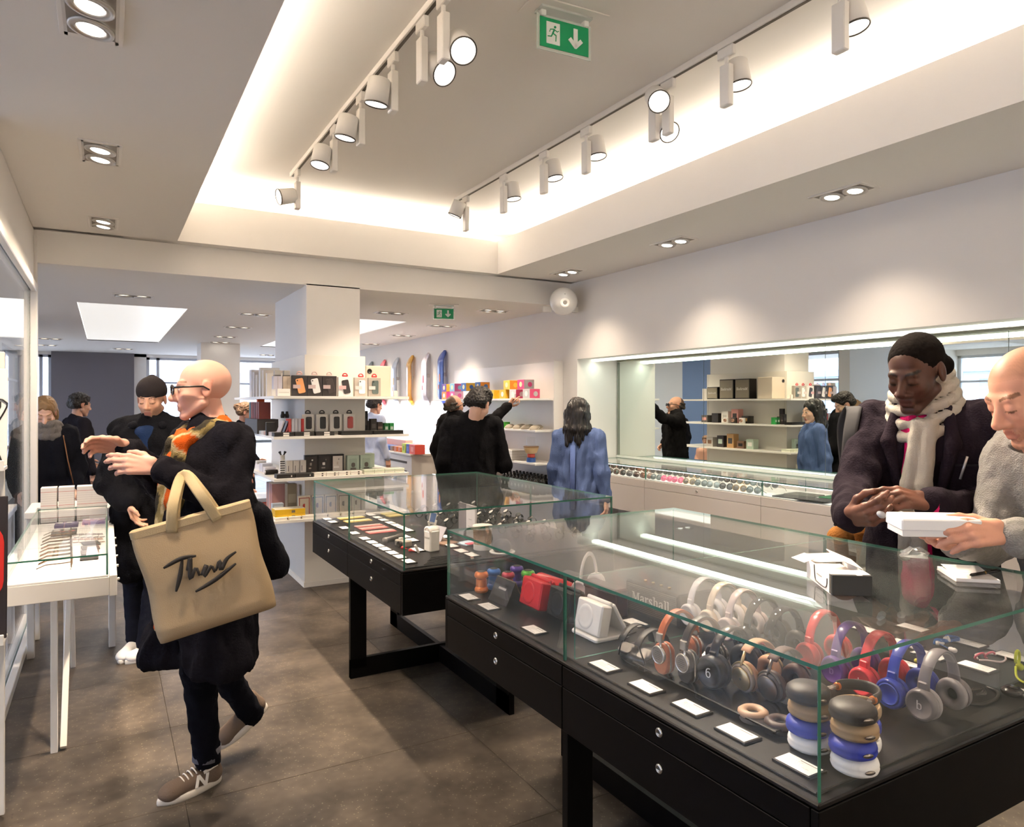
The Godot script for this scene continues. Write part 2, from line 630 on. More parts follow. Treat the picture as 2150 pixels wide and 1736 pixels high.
	joined("ceiling_tray", [[Vector3(-4.7, 3.33, -6.6), Vector3(WX, 3.5, 3.1)],
		[Vector3(o0.x - 0.48, CEIL + 0.2, -6.48), Vector3(o0.x - 0.38, 3.33, o1.y + 0.48)], [Vector3(o1.x + 0.38, CEIL + 0.2, -6.48), Vector3(o1.x + 0.48, 3.33, o1.y + 0.48)],
		[Vector3(o0.x - 0.48, CEIL + 0.2, o1.y + 0.38), Vector3(o1.x + 0.48, 3.33, o1.y + 0.48)]], W)
	joined("trim_fascia", [[Vector3(-4.7, FARCEIL, -6.48), Vector3(WX, CEIL - 0.001, -6.22)], [Vector3(-4.7, CEIL + 0.2, -6.62), Vector3(WX, 3.33, -6.49)]], W)
	# far ceiling with three backlit panels
	var panels := [[-0.25, 0.78, -8.45, -13.4], [2.43, 3.3, -8.42, -13.4]]
	var fc := joined("ceiling_far", far_strips(panels), W)
	for p in panels:
		var t := thing("ceiling_light_panel", ["luminous ceiling panel left of the white column, whole in view", "luminous ceiling panel partly hidden behind the white column"][panels.find(p)], "ceiling light", Vector3((p[0] + p[1]) / 2, FARCEIL, (p[2] + p[3]) / 2), 0, "backlit ceiling panels")
		part("diffuser", box(p[1] - p[0] - 0.01, 0.02, p[2] - p[3] - 0.01, 0.0), glow("fbf8f2", 0.6), t, Vector3(0, 0.02, 0))
		area("panel_lamp", Vector3(t.position.x, FARCEIL - 0.005, t.position.z), Vector3.DOWN, p[1] - p[0], p[2] - p[3], 1.6, Color(1, 0.98, 0.95))
	# piers
	slab("wall_pier", Vector3(1.4, 0, -13.55), Vector3(2.02, FARCEIL, -12.95), W)
	slab("wall_column", Vector3(1.515, 2.0005, -7.52), Vector3(1.99, FARCEIL + 0.01, -6.22), W)
	# the street
	var st := thing("street_building", "pale building across the street seen through the far windows", "building", Vector3(-1, 0, -34))
	part("facade", box(34, 9, 3), mt("dfe3ec", 0.9), st, Vector3(0, 4.5, 0))
	for i in 11:
		for j in 2:
			part("window", box(1.3, 1.9, 0.1), mt("aab6cc", 0.3), st, Vector3(-15 + i * 3.0, 2.0 + j * 3.6, 1.5))
	part("cornice", box(34.4, 0.4, 0.5), mt("c4c8d2", 0.9), st, Vector3(0, 4.1, 1.6))
	var sl := thing("street_terrace", "pale terrace of shops across the street beyond the left windows", "building", Vector3(-17, 0, -8))
	part("facade", box(3, 10, 44), mt("dde1ea", 0.9), sl, Vector3(0, 5, 0))
	for i in 13:
		part("shopfront", box(0.1, 2.2, 2.3), mt("8fa0bf", 0.3), sl, Vector3(1.5, 1.3, -19 + i * 3.1))
		part("window", box(0.1, 1.7, 1.1), mt("aab6cc", 0.3), sl, Vector3(1.5, 5.2, -19 + i * 3.1))
	part("awning", box(0.9, 0.25, 40), mt("9fb0cc", 0.8), sl, Vector3(1.9, 2.75, 0))
	slab("street", Vector3(-60, -0.3, -60), Vector3(40, -0.15, 40), mt("8d8f94", 0.9))

func far_strips(panels: Array) -> Array:
	var out := []
	var zs := [-17.0, -6.3]
	for p in panels:
		for z in [p[2], p[3]]: zs.append(z)
	zs.sort()
	for i in zs.size() - 1:
		var zm: float = (zs[i] + zs[i + 1]) / 2
		var x := -4.7
		var cuts := panels.filter(func(p): return zm < p[2] and zm > p[3])
		cuts.sort_custom(func(a, b): return a[0] < b[0])
		for c in cuts:
			out.append([Vector3(x, FARCEIL, zs[i]), Vector3(c[0], FARCEIL + 0.25, zs[i + 1])])
			x = c[1]
		out.append([Vector3(x, FARCEIL, zs[i]), Vector3(WX, FARCEIL + 0.25, zs[i + 1])])
	return out

func window(called: String, a: Vector3, b: Vector3, uprights: Array, rails: Array):
	var along := Vector3(1, 0, 0) if absf(b.x - a.x) > 0.1 else Vector3(0, 0, 1)
	var across := Vector3(0.07, 0, 0.07) - along * 0.07
	var boxes := []
	var L: float = (b - a).dot(along)
	var dark := mt("b9bcc4", 0.4)
	for t in [0.03, L - 0.03] + uprights:
		boxes.append([a + along * (t - 0.03) - across / 2, a + along * (t + 0.03) + Vector3(0, b.y - a.y, 0) + across / 2])
	for h in [0.0, b.y - a.y - 0.05]:
		boxes.append([a + Vector3(0, h, 0) - across / 2, a + along * L + Vector3(0, h + 0.05, 0) + across / 2])
	for h in rails:
		boxes.append([a + Vector3(0, h - 0.02, 0) - across / 2, a + along * L + Vector3(0, h + 0.02, 0) + across / 2])
	var w := joined(called, boxes, dark)
	var cuts := [0.06] + uprights + [L - 0.06]
	cuts.sort()
	for i in cuts.size() - 1:
		pane(w, a + along * (cuts[i] + 0.025) - across * 0.06 + Vector3(0, 0.05, 0), a + along * (cuts[i + 1] - 0.025) + across * 0.06 + Vector3(0, b.y - a.y - 0.05, 0), "pane")

# ------------------------------------------------------------------ ceiling fittings
func downlight(label: String, at: Vector3, turn: float, energy: float, tilt := Vector3.ZERO, size := 0.15, lit := true):
	var t := thing("downlight", label, "downlight", at, turn, "twin recessed downlights")
	var w := size * 2.05
	var st := begin()
	for s in [[Vector3(0, 0, size * 0.55), Vector3(w + 0.05, 0.006, 0.025)], [Vector3(0, 0, -size * 0.55), Vector3(w + 0.05, 0.006, 0.025)], [Vector3(w / 2 + 0.012, 0, 0), Vector3(0.025, 0.006, size * 1.1)], [Vector3(-w / 2 - 0.012, 0, 0), Vector3(0.025, 0.006, size * 1.1)]]:
		add_box(st, s[0] - Vector3(0, 0.003, 0), s[1], 0.001)
	part("frame", done(st), mt("efe9e2", 0.5), t)
	part("housing", box(w - 0.004, 0.004, size * 1.08, 0.0), mt("8c8379", 0.6), t, Vector3(0, -0.004, 0))
	for s in [-1.0, 1.0]:
		var k := size / 0.15
		var ring := lathe([Vector2(0.064, 0.0), Vector2(0.07, -0.004), Vector2(0.07, -0.012), Vector2(0.058, -0.014), Vector2(0.056, -0.008), Vector2(0.048, -0.013), Vector2(0.042, -0.006)], 28, "dlring")
		var lamp := part("lamp", ring, mt("cfc8c0", 0.35, 0.3), t, Vector3(s * w * 0.25, -0.006, 0), Vector3(tilt.x, 0, tilt.z))
		lamp.scale = Vector3.ONE * k
		part("bulb", disc(0.041, 0.004, 0.001, 24), glow("fffaf0", 6.0), lamp, Vector3(0, -0.011, 0))
	if lit: spot("downlight_beam", at + Vector3(0, -0.03, 0), Vector3(-0.12 if at.x > 3.5 else 0.0, -1, 0.03), 58, energy, WARM, 0.07)

func track_spot(label: String, at: Vector3, aim: Vector3, energy: float, side: float, group: String, drop := -0.2):
	var t := thing("track_spotlight", label, "spotlight", at, 0, group)
	var white := mt("ece8e3", 0.45)
	part("adapter", box(0.026, 0.05, 0.1, 0.004), white, t, Vector3(0, -0.025, 0))
	part("stem", disc(0.01, 0.05, 0.001, 10), white, t, Vector3(0, -0.09, 0))
	part("driver_box", box(0.036, 0.2, 0.06, 0.004), white, t, Vector3(0, -0.185, 0.0))
	var head := Node3D.new()
	head.name = "lamp_head"
	t.add_child(head, true)
	var hp := Vector3(side * 0.078, drop, 0.0)
	head.position = hp
	var d := aim.normalized()
	head.basis = Basis(Quaternion(Vector3.DOWN, d)) if d.dot(Vector3.DOWN) > -0.99 else Basis.IDENTITY
	part("shade", lathe([Vector2(0, 0.062), Vector2(0.05, 0.062), Vector2(0.054, 0.056), Vector2(0.058, -0.058), Vector2(0.055, -0.058), Vector2(0.05, -0.03), Vector2(0.03, 0.02), Vector2(0, 0.03)], 28, "trkshade"), white, head)
	part("bezel", lathe([Vector2(0.0585, -0.056), Vector2(0.0595, -0.06), Vector2(0.056, -0.064), Vector2(0.053, -0.06)], 28, "trkbez"), mt("55504a", 0.3, 0.6), head)
	part("reflector", disc(0.052, 0.003, 0.0005, 28), glow("fff8ee", 3.0), head, Vector3(0, -0.058, 0))
	spot("track_beam", at + hp + d * 0.075, d, 32, energy, WARM, 0.045)

func ceiling_fittings():
	for k in 2:
		var x: float = [1.23, 2.60][k]
		var tr := thing("lighting_track", ["white lighting track on the raised ceiling, left one with spots by its end wall", "white lighting track on the raised ceiling, right one beside the exit sign"][k], "track", Vector3(x, 3.33, -2.1))
		part("rail", box(0.036, 0.032, 6.8, 0.002), mt("e8e3dd", 0.5), tr, Vector3(0, -0.016, 0))
		part("slot", box(0.016, 0.003, 6.76, 0.0), mt("4d4438", 0.6), tr, Vector3(0, -0.0325, 0))
	var L := [[-5.32, Vector3(-0.9, -0.25, 0.1), -1.0, "at the far end, turned sideways"], [-4.36, Vector3(-0.2, -1, 0.12), -1.0, "second from the far end, aimed down"], [-3.83, Vector3(-0.15, -1, -0.1), -1.0, "third from the far end, aimed down"], [-3.32, Vector3(-0.1, -1, -0.15), -1.0, "fourth from the far end, aimed down"], [-2.95, Vector3(0.2, -0.62, 0.7), 1.0, "lens facing the viewer, nearest the exit sign"], [-2.72, Vector3(-0.1, -0.7, 0.75), 1.0, "highest, at the top edge of the picture"]]
	for s in L:
		track_spot("white spotlight on the left track, " + s[3], Vector3(1.23, 3.297, s[0]), s[1], 5.5, s[2], "spotlights on the left track", -0.2)
	var R := [[-5.3, Vector3(-0.3, -1, -0.3), -1.0, "at the far end of the row"], [-4.655, Vector3(0.1, -1, 0.1), 1.0, "second from the far end"], [-4.09, Vector3(0.1, -1, 0.15), 1.0, "third from the far end"], [-3.6, Vector3(0.05, -1, 0.15), 1.0, "fourth from the far end"], [-2.97, Vector3(-0.1, -0.6, 0.7), 1.0, "lower of the close pair facing the viewer"], [-2.86, Vector3(-0.35, -0.6, 0.7), -1.0, "upper of the close pair facing the viewer"], [-2.45, Vector3(0.05, -1, 0.15), 1.0, "alone between the pair and the corner"], [-1.84, Vector3(0.05, -1, 0.2), 1.0, "cut by the top edge at the right"]]
	for s in R:
		track_spot("white spotlight on the right track, " + s[3], Vector3(2.60, 3.297, s[0]), s[1], 5.5, s[2], "spotlights on the right track", -0.2 if s[3].begins_with("lower") else -0.11)
	# low border
	var n := [[-0.04, -2.69, PI / 2, "near one at the top left corner"], [-0.02, -4.15, PI / 2, "middle one of the left border"], [-0.01, -5.74, PI / 2, "far one of the left border"], [3.845, -2.70, PI / 2, "near one above the mirror wall"], [3.87, -4.19, PI / 2, "middle one above the mirror wall"], [3.875, -5.67, PI / 2, "far one by the ball speaker"]]
	for d in n:
		downlight("twin square downlight in the low white ceiling, " + d[3], Vector3(d[0], CEIL, d[1]), d[2], 5.0 if d[0] < 1.0 else 2.2, Vector3(0.12, 0, 0))
	var f := [[0.23, -7.69, 0.0, "nearest, above the left light panel"], [1.5, -8.58, 0.0, "first of the row by the column"], [1.56, -10.15, 0.0, "second of the row by the column"], [1.6, -11.7, 0.0, "third of the row by the column"], [1.68, -12.8, 0.0, "last of the row by the pier"], [-0.76, -13.4, 0.0, "by the partition post, nearer"], [-0.9, -14.9, 0.0, "by the partition post, farther"], [0.3, -15.2, 0.0, "in front of the grey wall"], [2.82, -7.68, 0.0, "right of the column, nearest"], [3.87, -8.62, 0.0, "brightest, under the far exit sign"], [3.9, -10.12, 0.0, "above the middle skateboards"], [3.98, -11.84, 0.0, "above the last skateboards"], [3.74, -6.92, 0.0, "beside the ball speaker"], [2.97, -15.6, 0.0, "at the far window right of the pier"]]
	for d in f:
		downlight("small twin downlight in the far ceiling, " + d[3], Vector3(d[0], FARCEIL, d[1]), d[2], 2.6 if d[0] > 3.5 else 4.5, Vector3(0.1, 0, 0), 0.15, d[1] > -12.5)
	exit_sign("green running man exit sign hanging near the lighting tracks", Vector3(1.785, 3.33, -2.64), deg_to_rad(-4), 0.25)
	exit_sign("green exit sign hanging from the far ceiling near skateboards", Vector3(3.07, FARCEIL, -6.78), deg_to_rad(-22), 0.2)
	ball_speaker("white ball loudspeaker mounted high on the mirror wall", Vector3(4.05, 2.62, -6.0), deg_to_rad(-28))

func exit_sign(label: String, at: Vector3, turn: float, w: float):
	var t := thing("exit_sign", label, "exit sign", at, turn, "exit signs")
	var g := mt("0f9a62", 0.4)
	var wh := mt("f4f6f2", 0.4)
	var h := w * 0.52
	part("ceiling_plate", box(w * 1.55, 0.006, w * 0.62, 0.002), mt("ece6df", 0.5), t, Vector3(0, -0.003, 0))
	part("lamp_tray", box(w * 1.05, 0.012, w * 0.3, 0.002), mt("c9cdc8", 0.3), t, Vector3(0, -0.01, 0))
	for s in [-1.0, 1.0]: part("clip", box(0.025, 0.03, 0.03, 0.003), wh, t, Vector3(s * w * 0.44, -0.025, 0))
	var p := part("sign_plate", box(w * 1.12, h * 1.22, 0.005, 0.001), glass("e8f2ea", 0.35), t, Vector3(0, -0.03 - h * 0.6, 0))
	var face := part("green_face", box(w, h, 0.004, 0.0), g, p, Vector3(0, 0, 0.004))
	var z := 0.008
	part("white_door", box(w * 0.27, h * 0.74, 0.003, 0.0), wh, p, Vector3(-w * 0.24, 0, z - 0.001))
	var st := begin()
	var k := w
	# the running figure, cut in green on the white doorway
	var J := func(x, y): return Vector3(-w * 0.24 + x * k, y * k, z + 0.0006)
	for l in [[0.02, 0.07, -0.01, 0.0, 0.03], [0.02, 0.07, 0.08, 0.04, 0.016], [0.08, 0.04, 0.11, 0.06, 0.014], [0.01, 0.075, -0.06, 0.06, 0.016], [-0.06, 0.06, -0.075, 0.015, 0.014], [-0.01, 0.0, 0.055, -0.03, 0.022], [0.055, -0.03, 0.05, -0.13, 0.018], [-0.01, 0.0, -0.04, -0.06, 0.022], [-0.04, -0.06, -0.11, -0.07, 0.018]]:
		var a: Vector3 = J.call(l[0], l[1])
		var b: Vector3 = J.call(l[2], l[3])
		var ang := atan2(b.y - a.y, b.x - a.x)
		add_box(st, (a + b) / 2, Vector3(a.distance_to(b) + l[4] * k * 0.6, l[4] * k, 0.002), 0.0, Basis(Vector3(0, 0, 1), ang))
	add_lathe(st, [Vector2(0, 0), Vector2(0.022 * k, 0), Vector2(0.022 * k, 0.002), Vector2(0, 0.002)], 14, Transform3D(Basis(Vector3(1, 0, 0), PI / 2), J.call(0.035, 0.115)))
	part("running_figure", done(st), g, p)
	var ar := begin()
	add_box(ar, Vector3(w * 0.22, h * 0.1, z), Vector3(w * 0.085, h * 0.5, 0.003))
	for s in [-1.0, 1.0]: add_box(ar, Vector3(w * 0.22 + s * w * 0.055, -h * 0.16, z), Vector3(w * 0.2, w * 0.075, 0.003), 0.0, Basis(Vector3(0, 0, 1), s * PI / 4))
	part("down_arrow", done(ar), wh, p)

func ball_speaker(label: String, at: Vector3, turn: float):
	var t := thing("loudspeaker", label, "loudspeaker", at, turn)
	var wh := mt("f0ece6", 0.22)
	part("shell", blobless_ball(), wh, t)
	for s in [-1.0, 1.0]:
		part("side_woofer", lathe([Vector2(0.075, 0.0), Vector2(0.072, 0.012), Vector2(0.05, 0.022), Vector2(0, 0.028)], 28, "woof"), mt("c6c2ba", 0.3, 0.6), t, Vector3(s * 0.108, 0, 0.0), Vector3(0, 0, -s * PI / 2))
	var d := part("driver_ring", lathe([Vector2(0.052, 0), Vector2(0.05, 0.008), Vector2(0.04, 0.005), Vector2(0.03, 0.012), Vector2(0.022, 0.006), Vector2(0, 0.002)], 28, "driver"), wh, t, Vector3(0, -0.03, 0.132), Vector3(PI / 2 + 0.2, 0, 0))
	part("grille", disc(0.02, 0.004, 0.001, 20), mt("8e8a84", 0.5), d, Vector3(0, 0.006, 0))
	part("mark", disc(0.006, 0.003, 0.001, 12), mt("a9a49c", 0.3), t, Vector3(0, 0.055, 0.134), Vector3(PI / 2, 0, 0))
	part("wall_arm", box(0.06, 0.06, 0.26, 0.006), wh, t, Vector3(0.12, -0.06, -0.18), Vector3(0, -0.9, 0))
	part("cable_box", box(0.09, 0.06, 0.05, 0.006), mt("e5dfd8", 0.5), t, Vector3(-0.16, -0.07, -0.1))

func blobless_ball() -> ArrayMesh:
	var p := []
	for i in 19:
		var a := -PI / 2 + PI * i / 18
		p.append(Vector2(cos(a) * 0.142, sin(a) * 0.142))
	p[0].x = 0.0
	p[18].x = 0.0
	return lathe(p, 36, "ball")

# ------------------------------------------------------------------ the glazed partition on the left
func partition():
	var wh := mt("e6e0d9", 0.4)
	var x := -0.475
	var t := thing("glass_partition", "white framed glass partition running beside the white vitrine", "partition", Vector3(x, 0, -4.0))
	for z in [-6.245, -3.9]:
		part("post", box(0.09, CEIL - 0.004, 0.09, 0.004), wh, t, Vector3(0, CEIL / 2 - 0.002, z + 4.0))
	for y in [0.03, 2.425]:
		for s in [-1.0, 1.0]:
			part("rail", box(0.036, 0.06, 2.25, 0.004), wh, t, Vector3(s * 0.027, y, -1.0725))
	part("head_panel", box(0.05, CEIL - 2.46, 2.25, 0.002), wh, t, Vector3(0, (CEIL + 2.455) / 2 - 0.002, -1.0725))
	pane(t, Vector3(-0.005, 0.04, -2.2), Vector3(0.005, 2.42, 0.05))

# ------------------------------------------------------------------ fixtures
func knob(parent: Node3D, at: Vector3, rot := Vector3.ZERO):
	var k := part("lock", lathe([Vector2(0.0115, 0), Vector2(0.012, 0.003), Vector2(0.009, 0.0055), Vector2(0.0065, 0.005), Vector2(0.006, 0.0035), Vector2(0, 0.0035)], 20, "lock"), mt("c9c4bd", 0.2, 0.9), parent, at, rot)
	part("keyhole", box(0.0035, 0.001, 0.007, 0.0), mt("151210", 0.5), k, Vector3(0, 0.0042, 0))

func vitrine(called: String, label: String, z0: float, z1: float, seam: float, hoop: float, s0: float, s1: float) -> Node3D:
	# black jewellery case on crossing hoops: z0 far end, z1 near end, seam between its two units
	var x0 := 1.17
	var x1 := 2.375
	var t := thing(called, label, "display case", Vector3((x0 + x1) / 2, 0, (z0 + z1) / 2))
	var o := -t.position
	var blk := mt("080605", 0.45, 0.0, 0.25)
	var blk2 := mt("0a0706", 0.42, 0.0, 0.25)
	var P := func(n: String, a: Vector3, b: Vector3, m: Material, bev := 0.0015): return part(n, span(a, b, bev)[0], m, t, (a + b) * 0.5 + o)
	P.call("carcass", Vector3(x0 + 0.006, 0.617, z0 + 0.004), Vector3(x1 - 0.006, 0.806, z1 - 0.004), blk)
	P.call("end_panel", Vector3(x0, 0.615, z1 - 0.018), Vector3(x1, 0.806, z1), blk)
	P.call("end_panel", Vector3(x0, 0.615, z0), Vector3(x1, 0.806, z0 + 0.018), blk)
	P.call("rim", Vector3(x0, 0.808, z0), Vector3(x1, 0.82, z1), mt("15110f", 0.35, 0.0, 0.4), 0.003)
	P.call("deck", Vector3(x0 + 0.022, 0.8195, z0 + 0.022), Vector3(x1 - 0.022, 0.827, z1 - 0.022), mt("110e0c", 0.42, 0.0, 0.4), 0.002)
	for u in [[z0 + 0.02, seam - 0.002], [seam + 0.002, z1 - 0.02]]:
		for r in [[0.617, 0.744], [0.747, 0.806]]:
			for s in [0, 1]:
				var xa: float = x0 - 0.001 if s == 0 else x1 - 0.015
				var f: MeshInstance3D = P.call("drawer", Vector3(xa, r[0], u[0]), Vector3(xa + 0.016, r[1], u[1]), blk2, 0.0012)
				if s == 0: knob(f, Vector3(-0.008, 0.012 if r[0] < 0.7 else 0.004, 0), Vector3(0, 0, PI / 2))
	# two hoops crossing under the body
	var hp := begin()
	for x in [[x0 + 0.05, x0 + 0.145], [x1 - 0.145, x1 - 0.05]]: add_box(hp, Vector3((x[0] + x[1]) / 2, 0.3075, hoop) + o, Vector3(0.095, 0.615, 0.03), 0.001)
	add_box(hp, Vector3((x0 + x1) / 2, 0.055, hoop) + o, Vector3(x1 - x0 - 0.1, 0.11, 0.03), 0.001)
	part("cross_hoop", done(hp), blk, t)
	var lp := begin()
	for z in [s0 + 0.07, s1 - 0.07]: add_box(lp, Vector3(1.79, 0.3075, z) + o, Vector3(0.03, 0.615, 0.14), 0.001)
	add_box(lp, Vector3(1.79, 0.05, (s0 + s1) / 2) + o, Vector3(0.03, 0.1, s1 - s0), 0.001)
	part("long_hoop", done(lp), blk, t)
	# glass hood
	var g := 0.008
	var y0 := 0.81
	var y1 := 1.0718
	pane(t, Vector3(x0 + 0.006, y1 + 0.0002, z0 + 0.006) + o, Vector3(x1 - 0.006, 1.08, z1 - 0.006) + o, "glass_top")
	for u in [[z0 + 0.006, seam - 0.003], [seam + 0.003, z1 - 0.006]]:
		pane(t, Vector3(x0 + 0.006, y0, u[0]) + o, Vector3(x0 + 0.006 + g, y1, u[1]) + o)
		pane(t, Vector3(x1 - 0.006 - g, y0, u[0]) + o, Vector3(x1 - 0.006, y1, u[1]) + o)
	pane(t, Vector3(x0 + 0.0145, y0, z1 - 0.006 - g) + o, Vector3(x1 - 0.0145, y1, z1 - 0.006) + o)
	pane(t, Vector3(x0 + 0.0145, y0, z0 + 0.006) + o, Vector3(x1 - 0.0145, y1, z0 + 0.006 + g) + o)
	pane(t, Vector3(x0 + 0.03, 0.8275, seam + 0.018) + o, Vector3(x1 - 0.03, y1 - 0.003, seam + 0.024) + o, "glass_divider")
	return t

func near_case():
	vitrine("display_case", "large black glass topped display case full of headphones, nearest the viewer", -2.57, -0.873, -1.74, -1.8, -2.65, -1.0)

func middle_case():
	vitrine("display_case", "black glass display case of small gadgets behind the headphone case", -4.642, -3.035, -3.878, -4.0, -4.85, -3.12)

func white_case():
	var x0 := -0.36
	var x1 := 0.015
	var z0 := -5.17
	var z1 := -3.5
	var t := thing("display_case", "narrow white glass topped display case by the glass partition", "display case", Vector3((x0 + x1) / 2, 0, (z0 + z1) / 2))
	var o := -t.position
	var wh := mt("e9e4dd", 0.35)
	var P := func(n: String, a: Vector3, b: Vector3, m: Material, bev := 0.002): return part(n, span(a, b, bev)[0], m, t, (a + b) * 0.5 + o)
	P.call("carcass", Vector3(x0, 0.757, z0), Vector3(x1, 0.836, z1), wh)
	P.call("deck", Vector3(x0 + 0.002, 0.836, z0 + 0.002), Vector3(x1 - 0.002, 0.845, z1 - 0.002), mt("f4f1ec", 0.3), 0.0015)
	for i in 3:
		var za := z0 + 0.01 + i * 0.553
		var f: MeshInstance3D = P.call("drawer", Vector3(x1 + 0.001, 0.75, za), Vector3(x1 + 0.03, 0.84, za + 0.545), wh)
		for s in [-0.15, 0.15]: part("knob", disc(0.007, 0.012, 0.002, 14), mt("cfcac3", 0.25, 0.8), f, Vector3(0.0145, 0.0, s), Vector3(0, 0, -PI / 2))
	var y0 := 0.8452
	var y1 := 0.929
	pane(t, Vector3(x0 + 0.004, y1, z0 + 0.004) + o, Vector3(x1 - 0.004, 0.936, z1 - 0.004) + o, "glass_top")
	pane(t, Vector3(x1 - 0.011, y0, z0 + 0.004) + o, Vector3(x1 - 0.004, y1 - 0.0002, z1 - 0.004) + o)
	pane(t, Vector3(x0 + 0.004, y0, z0 + 0.004) + o, Vector3(x0 + 0.011, y1 - 0.0002, z1 - 0.004) + o)
	pane(t, Vector3(x0 + 0.012, y0, -4.32) + o, Vector3(x1 - 0.012, y1 - 0.0002, -4.314) + o, "glass_divider")
	for e in [[-3.82, -4.55], [-4.98, -4.6]]:
		var a := Vector3(-0.2, 0.0, e[0])
		var st := begin()
		add_box(st, a + Vector3(0, 0.378, 0) + o, Vector3(0.028, 0.757, 0.028), 0.002)
		part("upright_leg", done(st), wh, t)
		var s2 := begin()
		var b := Vector3(-0.13, 0.745, e[1])
		var d := (b - a).normalized()
		var xx := Vector3.RIGHT
		var bs := Basis(xx, d, xx.cross(d)).orthonormalized()
		add_box(s2, (a + b) / 2 + o + Vector3(0, 0.012, 0), Vector3(0.026, a.distance_to(b), 0.026), 0.002, bs)
		part("slanting_leg", done(s2), wh, t)
	# the print rack at the left edge of the picture
	var r := thing("print_rack", "white print rack at the left edge, its ledges cut by the frame", "rack", Vector3(-0.62, 0, -3.22))
	part("back_board", box(0.58, 1.75, 0.02), mt("e7e2db", 0.5), r, Vector3(0, 0.9, -0.07))
	for y in [1.34, 0.705]:
		part("ledge", box(0.6, 0.014, 0.11), mt("efebe5", 0.4), r, Vector3(0.0, y, 0.0))
		part("ledge_lip", box(0.6, 0.04, 0.008), mt("efebe5", 0.4), r, Vector3(0.0, y + 0.013, 0.059))
	part("foot", box(0.5, 0.025, 0.3), mt("d9d4cd", 0.5), r, Vector3(0, 0.0125, -0.02))
	for k in 2:
		var pr := solo("art_print", box(0.44, 0.36 if k == 0 else 0.52, 0.012), [mt("efece8", 0.5), mt("2b2326", 0.5)][k], ["white art print with black line drawing on the upper ledge of the rack", "dark poster with bright red shape on the lower ledge of the rack"][k], "art print", Vector3(-0.535, [1.53, 0.975][k], -3.22), 0.0)
		pr.rotation.x = -0.09
		var sc := begin(true)
		if k == 0:
			for i in 9:
				var x := 0.05 + 0.02 * i
				add_tube(sc, curve([Vector3(x - 0.05, 0.15 - 0.01 * i, 0.0075), Vector3(x + 0.01, 0.05, 0.0075), Vector3(x - 0.03, -0.06, 0.0075), Vector3(x + 0.02 - 0.003 * i, -0.17, 0.0075)], 14), 0.003, 5)
			part("line_drawing", done(sc), mt("17130f", 0.6), pr)
		else:
			part("red_shape", rounded(0.2, 0.3, 0.003, 0.08, 0.001), mt("d8281f", 0.5), pr, Vector3(0.11, 0.02, 0.0065), Vector3(PI / 2, 0, 0))
			part("pale_shape", rounded(0.05, 0.12, 0.003, 0.02, 0.001), mt("e8c9bb", 0.5), pr, Vector3(0.17, -0.08, 0.0095), Vector3(PI / 2, 0, 0))

func column_shelves():
	var t := thing("shelving_unit", "white shelving unit wrapped round the white column, four boards", "shelving", Vector3(1.75, 0, -6.86))
	var o := -t.position
	var wh := mt("e8e1d6", 0.45)
	var P := func(n: String, a: Vector3, b: Vector3, m: Material, bev := 0.002): return part(n, span(a, b, bev)[0], m, t, (a + b) * 0.5 + o)
	var X0 := 1.484
	var X1 := 2.02
	var Z1 := -6.16
	var Z0 := -7.56
	P.call("front_panel", Vector3(X0, 0.045, Z1 - 0.03), Vector3(X1, 2.0, Z1), wh)
	P.call("rear_panel", Vector3(X0, 0.045, Z0), Vector3(X1, 2.0, Z0 + 0.03), wh)
	P.call("side_panel", Vector3(X0, 0.045, Z0 + 0.0305), Vector3(X0 + 0.028, 2.0, Z1 - 0.0305), wh)
	P.call("side_panel", Vector3(X1 - 0.028, 0.045, Z0 + 0.0305), Vector3(X1, 2.0, Z1 - 0.0305), wh)
	P.call("plinth", Vector3(X0 - 0.008, 0.0, Z0 - 0.008), Vector3(X1 + 0.008, 0.045, Z1 + 0.008), mt("e4ddd3", 0.5))
	for y in [1.641, 1.313, 0.974, 0.636]:
		var st := begin()
		for b in [[Vector3(1.17, y - 0.022, Z1), Vector3(2.32, y, -5.86)], [Vector3(1.17, y - 0.022, -7.86), Vector3(2.32, y, Z0)], [Vector3(1.17, y - 0.022, Z0), Vector3(X0, y, Z1)], [Vector3(X1, y - 0.022, Z0), Vector3(2.32, y, Z1)]]:
			add_box(st, (b[0] + b[1]) / 2 + o, (b[1] - b[0]).abs(), 0.0)
		part("shelf_board", done(st), mt("f3eee6", 0.35), t)

func wall_shelves():
	var t := thing("wall_shelving", "white open wall shelves of boxes and toys behind the men", "shelving", Vector3(4.12, 0, -7.7))
	var o := -t.position
	var wh := mt("f1ece6", 0.4)
	var P := func(n: String, a: Vector3, b: Vector3, m: Material, bev := 0.002): return part(n, span(a, b, bev)[0], m, t, (a + b) * 0.5 + o)
	P.call("back_panel", Vector3(4.262, 0.1, -9.05), Vector3(4.288, 2.04, -6.38), wh)
	P.call("side_panel", Vector3(4.17, 0.1, -6.38), Vector3(4.288, 2.04, -6.36), wh)
	for y in [1.636, 1.296, 0.941, 0.6]:
		P.call("shelf_board", Vector3(3.957, y - 0.022, -9.05), Vector3(4.262, y, -6.4), mt("f6f1ea", 0.3))

